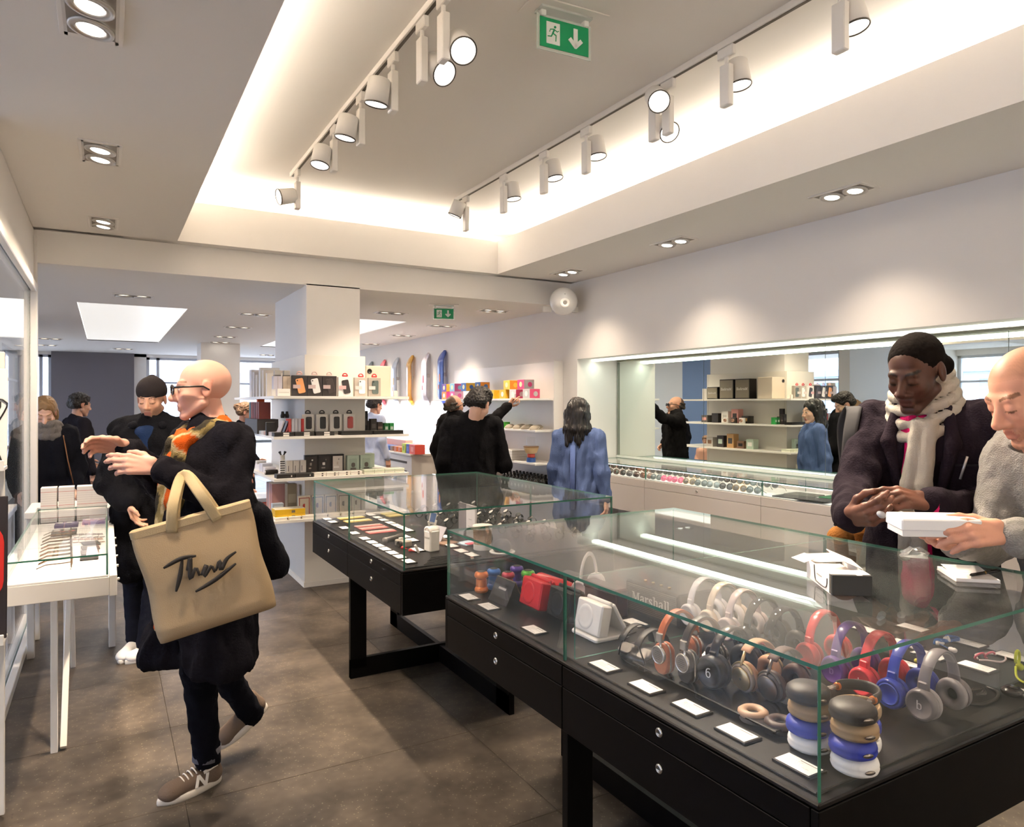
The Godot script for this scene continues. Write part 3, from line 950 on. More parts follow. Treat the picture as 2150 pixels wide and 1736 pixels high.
func counter_niche():
	var z := [-6.09, -5.03, -3.70, -2.37, -1.04, 0.29]
	var wh := mt("e3d9cf", 0.4)
	for i in 5:
		var t := thing("counter_cabinet", "white wall hung counter cabinet under the mirror, " + ["far one under round sunglasses", "second, under pink and dark sunglasses", "middle one, behind the man in the scarf", "fourth, behind the man in grey", "near one beyond the frame"][i], "cabinet", Vector3(WX, 0, (z[i] + z[i + 1]) / 2), 0, "white counter cabinets")
		var L: float = z[i + 1] - z[i] - 0.003
		part("carcass", box(0.51, 0.315, L, 0.001), wh, t, Vector3(0.27, 0.7205, 0))
		part("drawer", box(0.018, 0.245, L - 0.001, 0.0015), wh, t, Vector3(0.004, 0.6845, 0))
		var d := part("top_panel", box(0.018, 0.068, L - 0.001, 0.0015), wh, t, Vector3(0.004, 0.844, 0))
		knob(d, Vector3(-0.009, 0, 0.0), Vector3(0, 0, PI / 2))
	var v := thing("counter_vitrine", "long low glass vitrine of sunglasses on the white counter", "vitrine", Vector3(WX, 0, -2.9))
	part("tray", box(0.51, 0.006, 6.37, 0.001), mt("fbfaf6", 0.35), v, Vector3(0.27, 0.8815, 0))
	pane(v, Vector3(0.004, 0.99, -3.185), Vector3(0.52, 0.998, 3.185), "glass_top")
	for i in 5:
		pane(v, Vector3(0.006, 0.885, z[i] + 2.9 + 0.004), Vector3(0.013, 0.9898, z[i + 1] + 2.9 - 0.004))
		if i: pane(v, Vector3(0.02, 0.885, z[i] + 2.9 - 0.003), Vector3(0.51, 0.9898, z[i] + 2.9 + 0.003), "glass_divider")
	part("light_rail", box(0.016, 0.008, 6.36, 0.001), glow("ffffff", 1.6), v, Vector3(0.035, 0.984, 0))
	var m := thing("mirror", "long wall mirror in the lit niche above the white counter", "mirror", Vector3(MX, 0, -2.9))
	var mm := mt("e9f0ea", 0.0, 1.0)
	for i in 5:
		var za: float = [-6.09, -4.82, -3.54, -2.26, -0.98][i]
		var zb: float = [-4.82, -3.54, -2.26, -0.98, 0.29][i]
		part("mirror_panel", box(0.006, 1.005, zb - za - 0.004, 0.0), mm, m, Vector3(0.004, 1.5275, (za + zb) / 2 + 2.9))
	part("bottom_rail", box(0.03, 0.022, 6.38, 0.002), mt("dfe3da", 0.4), m, Vector3(-0.008, 1.012, 0))
	part("top_rail", box(0.02, 0.014, 6.38, 0.002), mt("8d8c77", 0.4), m, Vector3(-0.003, 2.036, 0))
	part("end_rail", box(0.02, 1.0, 0.014, 0.002), mt("8a8d80", 0.4), m, Vector3(-0.003, 1.525, -3.182))
	var l := thing("niche_lamp", "bright light strip along the soffit of the mirror niche", "light strip", Vector3(4.49, 2.045, -2.9))
	part("diffuser", box(0.06, 0.022, 6.36, 0.003), glow("f6fff4", 2.2), l, Vector3(0, -0.0115, 0))

func far_counter():
	# long low cabinet along the wall under the skateboards, a lit wall panel above it
	var p := thing("light_panel", "glowing white wall panel below the row of skateboards", "light panel", Vector3(4.27, 1.21, -11.6))
	part("diffuser", box(0.03, 0.62, 4.9, 0.002), glow("fbfbff", 1.25), p)
	var t := thing("low_cabinet", "low white cabinet with slotted front under the lit panel", "cabinet", Vector3(3.9, 0, -11.4))
	var wh := mt("d8cfc4", 0.5)
	part("carcass", box(0.62, 0.86, 4.6, 0.002), wh, t, Vector3(0.05, 0.43, 0))
	part("top_board", box(0.68, 0.025, 4.66, 0.002), mt("d5cdc3", 0.45), t, Vector3(0.05, 0.873, 0))
	for j in 3:
		for i in 3:
			part("slot", box(0.01, 0.03, 1.25, 0.0), mt("4b4238", 0.7), t, Vector3(-0.262, 0.76 - 0.13 * j, -1.4 + 1.45 * i))
	part("rail_end", disc(0.05, 0.1, 0.004, 20), mt("e7dfd3", 0.4), t, Vector3(-0.36, 0.6, 1.1), Vector3(0, 0, -PI / 2))

func skateboards():
	var z := [-9.41, -10.02, -10.65, -11.3, -11.95, -12.65, -13.35, -14.1, -14.9]
	var c := ["2c4fa8", "d9d2da", "e2a63a", "c9ced6", "c7505c", "9aa3a2", "d7a2b4", "b9c4d6", "3a63b8"]
	var d := ["orange patches", "a small red figure", "a plain golden face", "a yellow figure", "a red stripe", "a dark teal stripe", "a pink tint", "pale blue nose", "plain blue"]
	var n := ["bright blue skateboard deck on the wall, nearest of the row", "pale grey pink deck with red mark, second from the blue one", "golden yellow skateboard deck on the wall", "silver white deck with yellow mark beside the golden one", "red skateboard deck with red stripe on the wall", "grey skateboard deck with teal stripe beside the red one", "pale pink skateboard deck over the beige speaker box", "pale blue grey deck second from the far end", "small looking blue deck at the far end of the row"]
	var mk := ["e0762c", "b8443f", "", "d2a23c", "b8303c", "35606a", "", "", ""]
	for i in 9:
		var t := thing("skateboard_deck", n[i], "skateboard", Vector3(WX - 0.012, 1.95, z[i]), -PI / 2, "skateboard decks on the wall")
		var st := begin(true)
		var rows := []
		for k in 25:
			var f := -1.0 + 2.0 * k / 24
			var y := f * 0.405
			var w := 0.1 * (1.0 if absf(f) < 0.78 else sqrt(maxf(0.0, 1.0 - pow((absf(f) - 0.78) / 0.22, 2))))
			var lift := 0.0 if absf(f) < 0.6 else 0.075 * pow((absf(f) - 0.6) / 0.4, 1.4)
			rows.append([y, maxf(w, 0.004), lift])
		for k in 24:
			for j in 8:
				var q := []
				for s in [[k, j], [k, j + 1], [k + 1, j + 1], [k + 1, j]]:
					var r = rows[s[0]]
					var u: float = -1.0 + s[1] / 4.0
					q.append(Vector3(u * r[1], r[0], 0.09 - r[2] - 0.016 * u * u))
				for v in [q[0], q[2], q[1], q[0], q[3], q[2]]: st.add_vertex(v)
				for v in [q[0], q[1], q[2], q[0], q[2], q[3]]: st.add_vertex(v - Vector3(0, 0, 0.011))
		st.index()
		var m := mt(c[i], 0.16).duplicate()
		m.clearcoat_enabled = true
		m.clearcoat = 0.6
		part("deck", done(st), m, t)
		if mk[i]:
			part("print", rounded(0.045, 0.12, 0.003, 0.02, 0.001), mt(mk[i], 0.25), t, Vector3(0.01, 0.0, 0.0885), Vector3(PI / 2, 0, 0))
			part("print", rounded(0.03, 0.07, 0.003, 0.012, 0.001), mt(mk[i], 0.25), t, Vector3(-0.02, -0.13, 0.0885), Vector3(PI / 2, 0, 0))
		for y in [0.22, -0.22]:
			for x in [-0.02, 0.02]: part("truck_bolt", disc(0.004, 0.003, 0.001, 8), mt("76716d", 0.3, 0.8), t, Vector3(x, y, 0.088), Vector3(PI / 2, 0, 0))
		part("wall_hook", box(0.03, 0.05, 0.09, 0.002), mt("dcd8d4", 0.4), t, Vector3(0, 0.05, 0.035))

# ------------------------------------------------------------------ goods in the headphone case
const UPX := Basis(Vector3(0, 0, 1), Vector3(1, 0, 0), Vector3(0, 1, 0))   # a sheet lying face up, its top towards +x

func card_tex(k := 0) -> StandardMaterial3D:
	if mats.has("card%d" % k): return mats["card%d" % k]
	var im := Image.create(166, 94, false, Image.FORMAT_RGB8)
	im.fill(Color("f2efec"))
	var r := RandomNumberGenerator.new()
	r.seed = k + 3
	im.fill_rect(Rect2i(70, 12, 60 + r.randi() % 24, 6), Color("8b8683"))
	for i in 4 + k % 3:
		var w := 50 + r.randi() % 70
		var y := 28 + i * 10
		var x := 20 + r.randi() % 20
		while w > 0:
			var g := 6 + r.randi() % 14
			im.fill_rect(Rect2i(x, y, g, 3), Color("b5b0ad"))
			x += g + 4
			w -= g + 4
	mats["card%d" % k] = tex(im, 0.55)
	return mats["card%d" % k]

func price_card(label: String, at: Vector3, group: String, k := 0, turn := 0.0, small := 1.0):
	var t := thing("price_card", label, "price card", at, turn, group)
	part("backing", box(0.056 * small, 0.006, 0.093 * small, 0.001), mt("1a1614", 0.3), t, Vector3(0, 0.003, 0))
	var s := part("paper", sheet(0.083 * small, 0.046 * small), card_tex(k), t, Vector3(-0.002 * small, 0.0061, 0))
	s.basis = UPX

func cup_mesh(r: float) -> ArrayMesh:
	return lathe([Vector2(0.6, -0.1), Vector2(0.96, -0.1), Vector2(1.0, 0.0), Vector2(1.0, 0.3), Vector2(0.92, 0.46), Vector2(0.8, 0.52), Vector2(0.78, 0.49), Vector2(0.0, 0.5)].map(func(p): return p * r), 32, "cup%.4f" % r)

func cushion_mesh(r: float) -> ArrayMesh:
	return lathe([Vector2(0.35, -0.12), Vector2(0.45, -0.5), Vector2(0.7, -0.62), Vector2(0.95, -0.52), Vector2(1.03, -0.3), Vector2(0.95, -0.1), Vector2(0.35, -0.12)].map(func(p): return p * r), 32, "cush%.4f" % r)

func headphones(label: String, at: Vector3, col: String, group: String, o := {}):
	# smooth band headphones: outer cup faces -x, band arches in the xy plane
	var t := thing("headphones", label, "headphones", at, o.get("turn", 0.0), group)
	var body := mt(col, o.get("rough", 0.28), o.get("metal", 0.0))
	var pad := mt(o.get("pad", col), 0.55)
	var r: float = o.get("r", 0.036)
	var hx: float = o.get("hx", 0.064)
	var hy: float = o.get("hy", 0.1)
	var pts := []
	for i in 29:
		var a := PI - PI * i / 28
		pts.append(Vector3(cos(a) * hx * (1.0 + 0.12 * sin(a)), 0.012 + sin(a) * hy, 0))
	var w := []
	for i in 29: w.append(0.0135 + 0.004 * pow(absf(i - 14.0) / 14.0, 6) + (0.002 if i > 8 and i < 20 else 0.0))
	part("headband", tube(pts, w, 12, Vector2(0.24, 1.0), Vector3(0, 0, 1)), body, t)
	part("band_pad", tube(pts.slice(7, 22).map(func(p): return p - Vector3(p.x * 0.05, 0.004, 0)), 0.0125, 10, Vector2(0.25, 1.0), Vector3(0, 0, 1)), pad, t)
	for s in [-1.0, 1.0]:
		var c := part("ear_cup", cup_mesh(r), body, t, Vector3(s * hx, 0, 0), Vector3(0, 0, -s * PI / 2))
		part("cushion", cushion_mesh(r), pad, c)
		part("arm", box(0.006, 0.04, 0.022, 0.003), body, t, Vector3(s * (hx + 0.003), 0.032, 0))
		if o.get("ring", ""):
			part("ring", lathe([Vector2(0.72, 0.5), Vector2(0.74, 0.53), Vector2(0.6, 0.53), Vector2(0.6, 0.5)].map(func(p): return p * r), 32, "ring%.4f" % r), mt(o.ring, 0.25, 0.5), c)
		if s < 0 and o.get("logo", ""):
			words(o.logo, o.get("logo_size", 0.026), mt(o.get("logo_col", "e8e4e0"), 0.4), c, Vector3(0, r * 0.503, 0), Vector3.ZERO, 0.0006, false, "emblem").basis = Basis(Vector3(0, 0, 1), Vector3(1, 0, 0), Vector3(0, 1, 0))
	return t

func classic_headphones(label: String, at: Vector3, leather: String, metal: String, cap: String):
	# leather band on metal forks, oval leather cups with a round perforated plate
	var t := thing("headphones", label, "headphones", at, 0.0, "leather banded headphones in the front row")
	var le := mt(leather, 0.5)
	var cp := mt(cap, 0.45)
	var me := mt(metal, 0.22, 0.85)
	var pts := []
	for i in 23:
		var a := PI * 0.88 - PI * 0.76 * i / 22
		pts.append(Vector3(cos(a) * 0.07, 0.012 + sin(a) * 0.102, 0))
	part("headband", tube(pts, 0.0145, 12, Vector2(0.3, 1.0), Vector3(0, 0, 1)), le, t)
	part("band_spring", tube(pts.map(func(p): return p + Vector3(p.x * 0.035, 0.004, 0)).slice(0, 23), 0.012, 10, Vector2(0.12, 1.0), Vector3(0, 0, 1)), mt(cap, 0.4), t)
	for s in [-1.0, 1.0]:
		part("slider", box(0.012, 0.026, 0.022, 0.002), me, t, Vector3(s * 0.066, 0.052, 0))
		part("stem", tube([Vector3(s * 0.068, 0.05, 0.004), Vector3(s * 0.07, 0.0, 0.008)], 0.003, 8), me, t)
		var c := part("ear_cup", rounded(0.052, 0.084, 0.016, 0.025, 0.003, 8), cp, t, Vector3(s * 0.05, -0.006, 0), Vector3(0, 0, -s * PI / 2))
		c.basis = Basis(Vector3(0, 0, 1), Vector3(s, 0, 0), Vector3(0, 1, 0)) if s > 0 else Basis(Vector3(0, 0, -1), Vector3(s, 0, 0), Vector3(0, 1, 0))
		part("rim", rounded(0.056, 0.088, 0.005, 0.027, 0.0015, 8), me, c, Vector3(0, -0.001, 0))
		part("cushion", rounded(0.054, 0.084, 0.016, 0.026, 0.006, 8), cp, c, Vector3(0, -0.018, 0))
		var g := part("round_plate", lathe([Vector2(0.024, 0), Vector2(0.025, 0.008), Vector2(0.0225, 0.0105), Vector2(0.021, 0.0085), Vector2(0.0, 0.0085)], 28, "mdplate"), me, c, Vector3(0, 0.016, 0.012))
		var gm := mt("7d736b", 0.5, 0.4)
		part("mesh_grille", disc(0.0205, 0.0012, 0.0003, 28), gm, g, Vector3(0, 0.0083, 0))
		for k in 5: part("grille_slot", box(0.026 - 0.004 * absf(k - 2), 0.0005, 0.0014, 0.0), mt("2b2421", 0.6), g, Vector3(0, 0.0098, (k - 2) * 0.005))

func alu_headphones(label: String, at: Vector3, leather: String, alu: String, cush: String):
	# short leather band, angular metal arm, spun aluminium disc
	var t := thing("headphones", label, "headphones", at, 0.0, "aluminium disc headphones in the front row")
	var le := mt(leather, 0.6)
	var al := mt(alu, 0.3, 0.8)
	var pts := []
	for i in 17:
		var a := PI * 0.76 - PI * 0.56 * i / 16
		pts.append(Vector3(cos(a) * 0.062, 0.004 + sin(a) * 0.068, 0))
	part("headband", tube(pts, 0.0155, 12, Vector2(0.26, 1.0), Vector3(0, 0, 1)), le, t)
	for s in [-1.0, 1.0]:
		part("arm", tube([Vector3(s * 0.046, 0.052, 0), Vector3(s * 0.056, 0.03, 0), Vector3(s * 0.06, 0.016, 0)], 0.005, 8, Vector2(0.7, 1)), al, t)
		part("yoke", tube(arc(Vector3(s * 0.056, -0.012, 0), 0.036, PI * 0.15, PI * 0.85, 14, Vector3(0, 0, 1)), 0.0032, 8), al, t)
		var c := part("ear_cup", lathe([Vector2(0.02, -0.004), Vector2(0.035, -0.004), Vector2(0.036, 0.004), Vector2(0.032, 0.009), Vector2(0.03, 0.008), Vector2(0.0, 0.008)], 32, "bocup"), mt(cush, 0.6), t, Vector3(s * 0.052, -0.014, 0), Vector3(0, 0, -s * PI / 2 - s * 0.12))
		var d := part("spun_disc", lathe([Vector2(0.0285, 0.008), Vector2(0.0295, 0.011), Vector2(0.028, 0.0125), Vector2(0.0, 0.0115)], 40, "bodisc"), al, c)
		part("centre_mark", disc(0.0035, 0.0006, 0.0002, 14), mt("5d554c", 0.4, 0.5), d, Vector3(0, 0.0116, 0))
		part("cushion", cushion_mesh(0.038), mt(leather, 0.6), c)

func fold_stack():
	var col := ["edeae4", "2c3a9e", "9a7f5e", "35302d"]
	var nm := ["white folded headphones at the bottom of the corner stack", "royal blue folded headphones second from the bottom of the corner stack", "tan folded headphones under the black pair in the corner stack", "black folded headphones on top of the corner stack"]
	var tops := ["bottom", "second", "third", "top"]
	for i in 4:
		var t := thing("folded_headphones", nm[i], "headphones", Vector3(1.335, 0.8275 + i * 0.0352, -0.965), 0.0, "stack of folded headphones at the glass corner")
		var m := mt(col[i], 0.5)
		for s in [0.053, -0.053]:
			var c := part("ear_cup", lathe([Vector2(0.0, 0.0), Vector2(0.034, 0.0), Vector2(0.044, 0.006), Vector2(0.0465, 0.0125), Vector2(0.0445, 0.0165), Vector2(0.0463, 0.02), Vector2(0.044, 0.028), Vector2(0.036, 0.0345), Vector2(0.0, 0.035)], 36, "foldcup"), m, t, Vector3(-0.006 * (i % 2), 0, s))
			for a in [PI * 0.6, -0.2]:
				part("metal_inset", lathe([Vector2(0.0, 0.0), Vector2(0.012, 0.0), Vector2(0.0115, 0.0015), Vector2(0.0, 0.002)], 16, "inset"), mt("a49a90", 0.25, 0.8), c, Vector3(cos(a) * 0.0455, 0.0165, sin(a) * 0.0455), Vector3.ZERO).basis = Basis(Vector3(-sin(a), 0, cos(a)), Vector3(cos(a), 0.2, sin(a)).normalized(), Vector3(0, 0.4, 0))
			var h := part("hinge_arm", tube([Vector3(0.036, 0.0175, s * 0.9), Vector3(0.058, 0.018, s * 0.82), Vector3(0.078, 0.018, s * 0.8)], [0.0035, 0.005, 0.0065], 10), mt("b5aba2", 0.2, 0.85), t)
			part("hinge_ring", tube([Vector3(0.076, 0.018, s * 0.8), Vector3(0.082, 0.018, s * 0.8)], 0.0085, 14), mt("c46a2c", 0.35, 0.4), h)
		part("headband", tube(arc(Vector3(0.078, 0.018, 0), 0.044, -PI / 2, PI / 2, 16, Vector3(1.3, 0, 0), Vector3(0, 0, 1)), 0.0125, 10, Vector2(0.35, 1), Vector3.UP), m, t)

func mini_speaker(label: String, at: Vector3, col: String, k := 1.0):
	var t := thing("mini_speaker", label, "speaker", at, 0.0, "pop up mini speakers")
	t.scale = Vector3.ONE * k
	var m := mt(col, 0.3, 0.25)
	part("base", lathe([Vector2(0, 0), Vector2(0.022, 0), Vector2(0.027, 0.006), Vector2(0.0275, 0.014), Vector2(0.023, 0.022), Vector2(0.02, 0.024), Vector2(0, 0.024)], 28, "msbase"), m, t)
	var b := [Vector2(0, 0.024)]
	for i in 6:
		b.append(Vector2(0.0225, 0.025 + i * 0.005))
		b.append(Vector2(0.0195, 0.0275 + i * 0.005))
	b.append(Vector2(0, 0.056))
	part("bellows", lathe(b, 28, "msbel"), m, t)
	part("dome", lathe([Vector2(0, 0.055), Vector2(0.02, 0.055), Vector2(0.027, 0.062), Vector2(0.0285, 0.07), Vector2(0.025, 0.079), Vector2(0.017, 0.083), Vector2(0.0, 0.083)], 28, "msdome"), m, t)
	part("grille", disc(0.0165, 0.0015, 0.0005, 24), mt("2e2622", 0.5), t, Vector3(0, 0.0828, 0))

func square_speaker(label: String, at: Vector3, col: String, tray := true):
	var t := thing("square_speaker", label, "speaker", at, 0.0, "square folding speakers")
	var m := mt(col, 0.42)
	var B := Basis(Vector3(0, 0, 1), 0.0)
	var lean := Basis(Vector3(0, 0, 1), -0.2)
	var s := part("body", box(0.042, 0.1, 0.135, 0.005), m, t, Vector3(0, 0.062, 0))
	s.basis = lean
	var d := part("speaker_oval", lathe([Vector2(0.04, 0.0), Vector2(0.039, 0.0015), Vector2(0.03, 0.0005), Vector2(0.0, -0.002)], 32, "sqoval"), m, s, Vector3(-0.0212, -0.002, -0.012), Vector3(0, 0, PI / 2))
	var c := part("lid", box(0.012, 0.118, 0.137, 0.004), m, t, Vector3(0.062, 0.062, 0.0))
	c.basis = Basis(Vector3(0, 0, 1), 0.52)
	part("lid_hinge", tube([Vector3(0.028, 0.112, -0.06), Vector3(0.028, 0.112, 0.06)], 0.007, 10), m, t)
	if tray: part("tray", rounded(0.14, 0.14, 0.014, 0.012, 0.004), m, t, Vector3(0.03, 0.0, 0))

func near_goods():
	var D := 0.827
	var gp := "price cards along the front of the headphone case"
	var C := [[1.221, -2.461, "before the orange mini speaker"], [1.227, -2.309, "before the folded black sleeve"], [1.232, -1.996, "before the black square speaker"], [1.236, -1.621, "before the black clamshell headset"], [1.241, -1.448, "before the orange leather headphones"], [1.253, -1.295, "before the black headphones with number like mark"], [1.248, -1.143, "before the brown ear cushions"], [1.248, -0.978, "beside the glass corner and folded stack"]]
	for i in C.size(): price_card("white price card on black backing " + C[i][2], Vector3(C[i][0], D, C[i][1]), gp, i % 4)
	C = [[1.571, -1.89, "beside the grille amplifier speaker"], [1.543, -1.57, "seen under the orange headband"], [1.557, -1.254, "behind the tan ear cushion headphones"], [2.34, -1.21, "by the blue earphone cable"], [2.151, -1.09, "behind the grey headphones"], [2.13, -1.209, "under the blue headband"], [2.164, -1.305, "behind the red headband"], [2.34, -1.385, "at the far right edge"], [2.187, -1.448, "under the white phone box"], [1.996, -1.2, "beside the black player"], [2.33, -1.08, "behind the pink earphones"], [2.06, -0.915, "beside the black round puck"]]
	for i in C.size(): price_card("white price card inside the headphone case, " + C[i][2], Vector3(C[i][0], D, C[i][1]), "price cards at the back of the headphone case", i % 4)
	# risers under the rows
	var rz := thing("display_riser", "black low display riser under the front row of headphones", "riser", Vector3(1.37, D, -1.33))
	part("top_plate", box(0.14, 0.006, 0.5, 0.002), mt("161210", 0.25), rz, Vector3(0, 0.017, 0))
	for z in [-0.22, 0.0, 0.22]: part("foot", box(0.12, 0.014, 0.02, 0.001), mt("161210", 0.3), rz, Vector3(0, 0.007, z))
	var front := "headphones in the front row"
	var back := "headphones in the back row"
	classic_headphones("orange leather headphones with silver forks and round grilles", Vector3(1.372, 0.893, -1.468), "b4602f", "c9c4bd", "a5552b")
	classic_headphones("black and brown leather headphones with round grilles beside the orange pair", Vector3(1.385, 0.893, -1.39), "6b4630", "c4bfb8", "2b2523")
	headphones("large black headphones with white letter mark, front row", Vector3(1.432, 0.889, -1.335), "262220", front, {"r": 0.043, "hx": 0.07, "hy": 0.088, "logo": "6", "logo_size": 0.034, "rough": 0.3, "turn": 0.1})
	alu_headphones("gold aluminium disc headphones with tan leather band", Vector3(1.46, 0.897, -1.27), "b98d6c", "cbb489", "9d8f80")
	alu_headphones("dark aluminium disc headphones with brown leather band", Vector3(1.47, 0.897, -1.195), "4a322a", "6c635b", "3d3431")
	for k in 2:
		var t := thing("ear_cushion", ["tan ring ear cushion below the gold disc headphones", "dark brown ring ear cushion below the dark disc headphones"][k], "ear cushion", [Vector3(1.335, D, -1.175), Vector3(1.345, D, -1.105)][k])
		part("ring", lathe([Vector2(0.012, 0.006), Vector2(0.016, 0.014), Vector2(0.027, 0.018), Vector2(0.035, 0.012), Vector2(0.036, 0.004), Vector2(0.03, 0.0), Vector2(0.014, 0.0), Vector2(0.012, 0.006)].map(func(p): return p + Vector2(0, 0.012)), 32, "earring"), mt(["a98a70", "3b2822"][k], 0.5), t)
		part("cup", disc(0.031, 0.014, 0.003, 28), mt(["6f6357", "2c2320"][k], 0.4), t)
	headphones("silver white headphones at the far end of the back row", Vector3(1.736, 0.885, -1.732), "c9c6cc", back, {"pad": "efedf0"})
	headphones("cream headphones with pearl cushions in the back row", Vector3(1.742, 0.885, -1.652), "d9c7b2", back, {"pad": "f0e9e4"})
	headphones("rose grey headphones in the back row beside the cream pair", Vector3(1.732, 0.885, -1.563), "b9a8a6", back, {"pad": "d8cdcb"})
	headphones("glossy black headphones in the back row beside the rose pair", Vector3(1.697, 0.889, -1.457), "191514", back, {"rough": 0.08, "r": 0.04, "hx": 0.068})
	headphones("second glossy black headphones with red cup ring, back row", Vector3(1.667, 0.889, -1.355), "1c1716", back, {"rough": 0.08, "r": 0.04, "hx": 0.068, "ring": "b0262b"})
	headphones("coral red headphones under the glass left of the purple pair", Vector3(1.751, 0.885, -1.29), "d9393c", back, {"pad": "c7342f"})
	headphones("purple headphones between two coral red pairs", Vector3(1.721, 0.885, -1.186), "5b3a85", back, {"logo": "b", "logo_col": "8a6cb0"})
	headphones("coral red headphones with pale letter mark, between purple and blue", Vector3(1.713, 0.885, -1.1), "d63a45", back, {"logo": "b", "logo_col": "f3c4c4"})
	headphones("royal blue headphones in the right hand group", Vector3(1.705, 0.885, -1.022), "2a3a9c", back, {"ring": "4456b8"})
	headphones("matt grey headphones nearest the front glass, with letter mark", Vector3(1.706, 0.885, -0.948), "6d676a", back, {"logo": "b", "logo_col": "c7c2c3", "pad": "8c8688", "rough": 0.4})
	fold_stack()
	# speakers at the far end
	var ms := [[1.303, -2.515, "d9721f", "orange pop up mini speaker, leftmost of the five", 1.0], [1.37, -2.535, "3c74c4", "blue pop up mini speaker behind the red one", 1.0], [1.40, -2.47, "b83244", "red pop up mini speaker in front of the purple one", 0.95], [1.475, -2.53, "5c3b96", "purple pop up mini speaker at the back of the five", 1.0], [1.475, -2.44, "64b53a", "lime green pop up mini speaker, rightmost of the five", 1.0]]
	for s in ms: mini_speaker(s[3], Vector3(s[0], D, s[1]), s[2], s[4])
	for k in 2:
		var t := thing("pill_speaker", ["glossy red pill shaped speaker lying behind the square ones", "black pill shaped speaker behind the red one"][k], "speaker", [Vector3(1.54, D + 0.034, -2.35), Vector3(1.66, D + 0.034, -2.33)][k], [0.06, 0.1][k])
		var p := []
		for i in 9: p.append(Vector2(sin(PI / 2 * i / 8) * 0.034, -0.085 - cos(PI / 2 * i / 8) * 0.034))
		for i in 9: p.append(Vector2(cos(PI / 2 * i / 8) * 0.034, 0.085 + sin(PI / 2 * i / 8) * 0.034))
		p[0].x = 0.0
		p[17].x = 0.0
		part("shell", lathe(p, 32, "pill"), mt(["cc1f24", "1d1918"][k], 0.12), t, Vector3.ZERO, Vector3(PI / 2, 0, 0))
		part("end_ring", lathe([Vector2(0.0344, 0.066), Vector2(0.0348, 0.068), Vector2(0.0344, 0.07)], 32, "pillring"), mt(["8e1519", "0d0b0b"][k], 0.3), t, Vector3.ZERO, Vector3(PI / 2, 0, 0))
		words("b", 0.022, mt(["f0d9d8", "6d6765"][k], 0.4), t, Vector3(-0.029, 0.019, -0.01), Vector3.ZERO, 0.0006, false, "emblem").basis = Basis(Vector3(0, 0, 1), Vector3(0.55, 0.83, 0), Vector3(-0.83, 0.55, 0))
	square_speaker("red square speaker with folded lid", Vector3(1.36, D, -2.2), "d3222b", false)
	square_speaker("black square speaker with folded lid beside the red one", Vector3(1.37, D, -2.03), "17130f", false)
	square_speaker("white square speaker standing on its open lid tray", Vector3(1.37, D, -1.86), "ece8e2", true)
	var sl := thing("leather_sleeve", "black folded leather sleeve standing before the mini speakers", "sleeve", Vector3(1.325, D, -2.345), 0.05)
	var lf := part("front_flap", box(0.003, 0.092, 0.13, 0.001), mt("2f2a28", 0.6), sl, Vector3(-0.024, 0.043, 0))
	lf.basis = Basis(Vector3(0, 0, 1), -0.45)
	var lb := part("rear_flap", box(0.003, 0.092, 0.13, 0.001), mt("8b7a66", 0.7), sl, Vector3(0.021, 0.043, -0.01))
	lb.basis = Basis(Vector3(0, 0, 1), 0.4)
	part("print", sheet(0.05, 0.008), mt("b9b2aa", 0.5), lf, Vector3(-0.0016, 0.01, 0), Vector3(0, -PI / 2, 0))
	var hs := thing("headset", "black clamshell headset with two straps beside the white speaker", "headset", Vector3(1.36, D, -1.6), 0.15)
	part("shell", lathe([Vector2(0, 0), Vector2(0.05, 0.0), Vector2(0.06, 0.012), Vector2(0.056, 0.03), Vector2(0.035, 0.044), Vector2(0, 0.047)], 28, "hsshell"), mt("1b1715", 0.3), hs, Vector3(0, 0.0, 0)).scale = Vector3(0.9, 1, 1.35)
	for s in [-1.0, 1.0]:
		part("face_plate", rounded(0.04, 0.05, 0.008, 0.012, 0.002), mt("4b4541", 0.35, 0.4), hs, Vector3(-0.03, 0.034, s * 0.036), Vector3(0, 0, 0.45))
		part("strap", tube(arc(Vector3(0.0, 0.03, s * 0.03), 0.072, 0.1, PI * 0.82, 16), 0.013, 8, Vector2(0.18, 1), Vector3(0, 0, 1)), mt("221d1b", 0.5), hs)
		part("cable", tube(curve([Vector3(-0.05, 0.02, s * 0.05), Vector3(-0.055, 0.07, s * 0.03), Vector3(-0.02, 0.09, s * 0.01)], 12), 0.0025, 6), mt("15110f", 0.4), hs)
	var am := thing("amplifier_speaker", "black amplifier style speaker with grey grille and script lettering", "speaker", Vector3(1.735, D, -1.91), 0.03)
	part("cabinet", box(0.16, 0.112, 0.27, 0.006), mt("1a1614", 0.5), am, Vector3(0, 0.056, 0))
	var gr := part("grille", box(0.004, 0.094, 0.252, 0.001), mt("776c60", 0.7), am, Vector3(-0.081, 0.056, 0))
	for i in 15: part("grille_line", box(0.001, 0.002, 0.25, 0.0), mt("3c352f", 0.7), gr, Vector3(-0.0022, -0.044 + i * 0.0062, 0))
	words("Marshall", 0.045, mt("eee9e2", 0.3), gr, Vector3(-0.0028, 0.005, 0.0), Vector3(0, -PI / 2, 0), 0.002, true)
	for i in 4: part("knob", disc(0.006, 0.008, 0.001, 14), mt("c5a55f", 0.25, 0.8), am, Vector3(-0.05, 0.112, -0.06 + i * 0.04))
	var lc := thing("leather_case", "dark red brown leather box case behind the white speaker", "case", Vector3(1.57, D, -2.06), 0.05)
	part("box", box(0.06, 0.1, 0.19, 0.006), mt("3a1a17", 0.4), lc, Vector3(0, 0.05, 0))
	part("lid_rim", box(0.064, 0.006, 0.194, 0.002), mt("1f1210", 0.4), lc, Vector3(0, 0.082, 0))
	var wp := thing("headphones", "white headphones on a small clear stand at the far end", "headphones", Vector3(1.60, D + 0.05, -2.2), 0.5, back)
	var hb := []
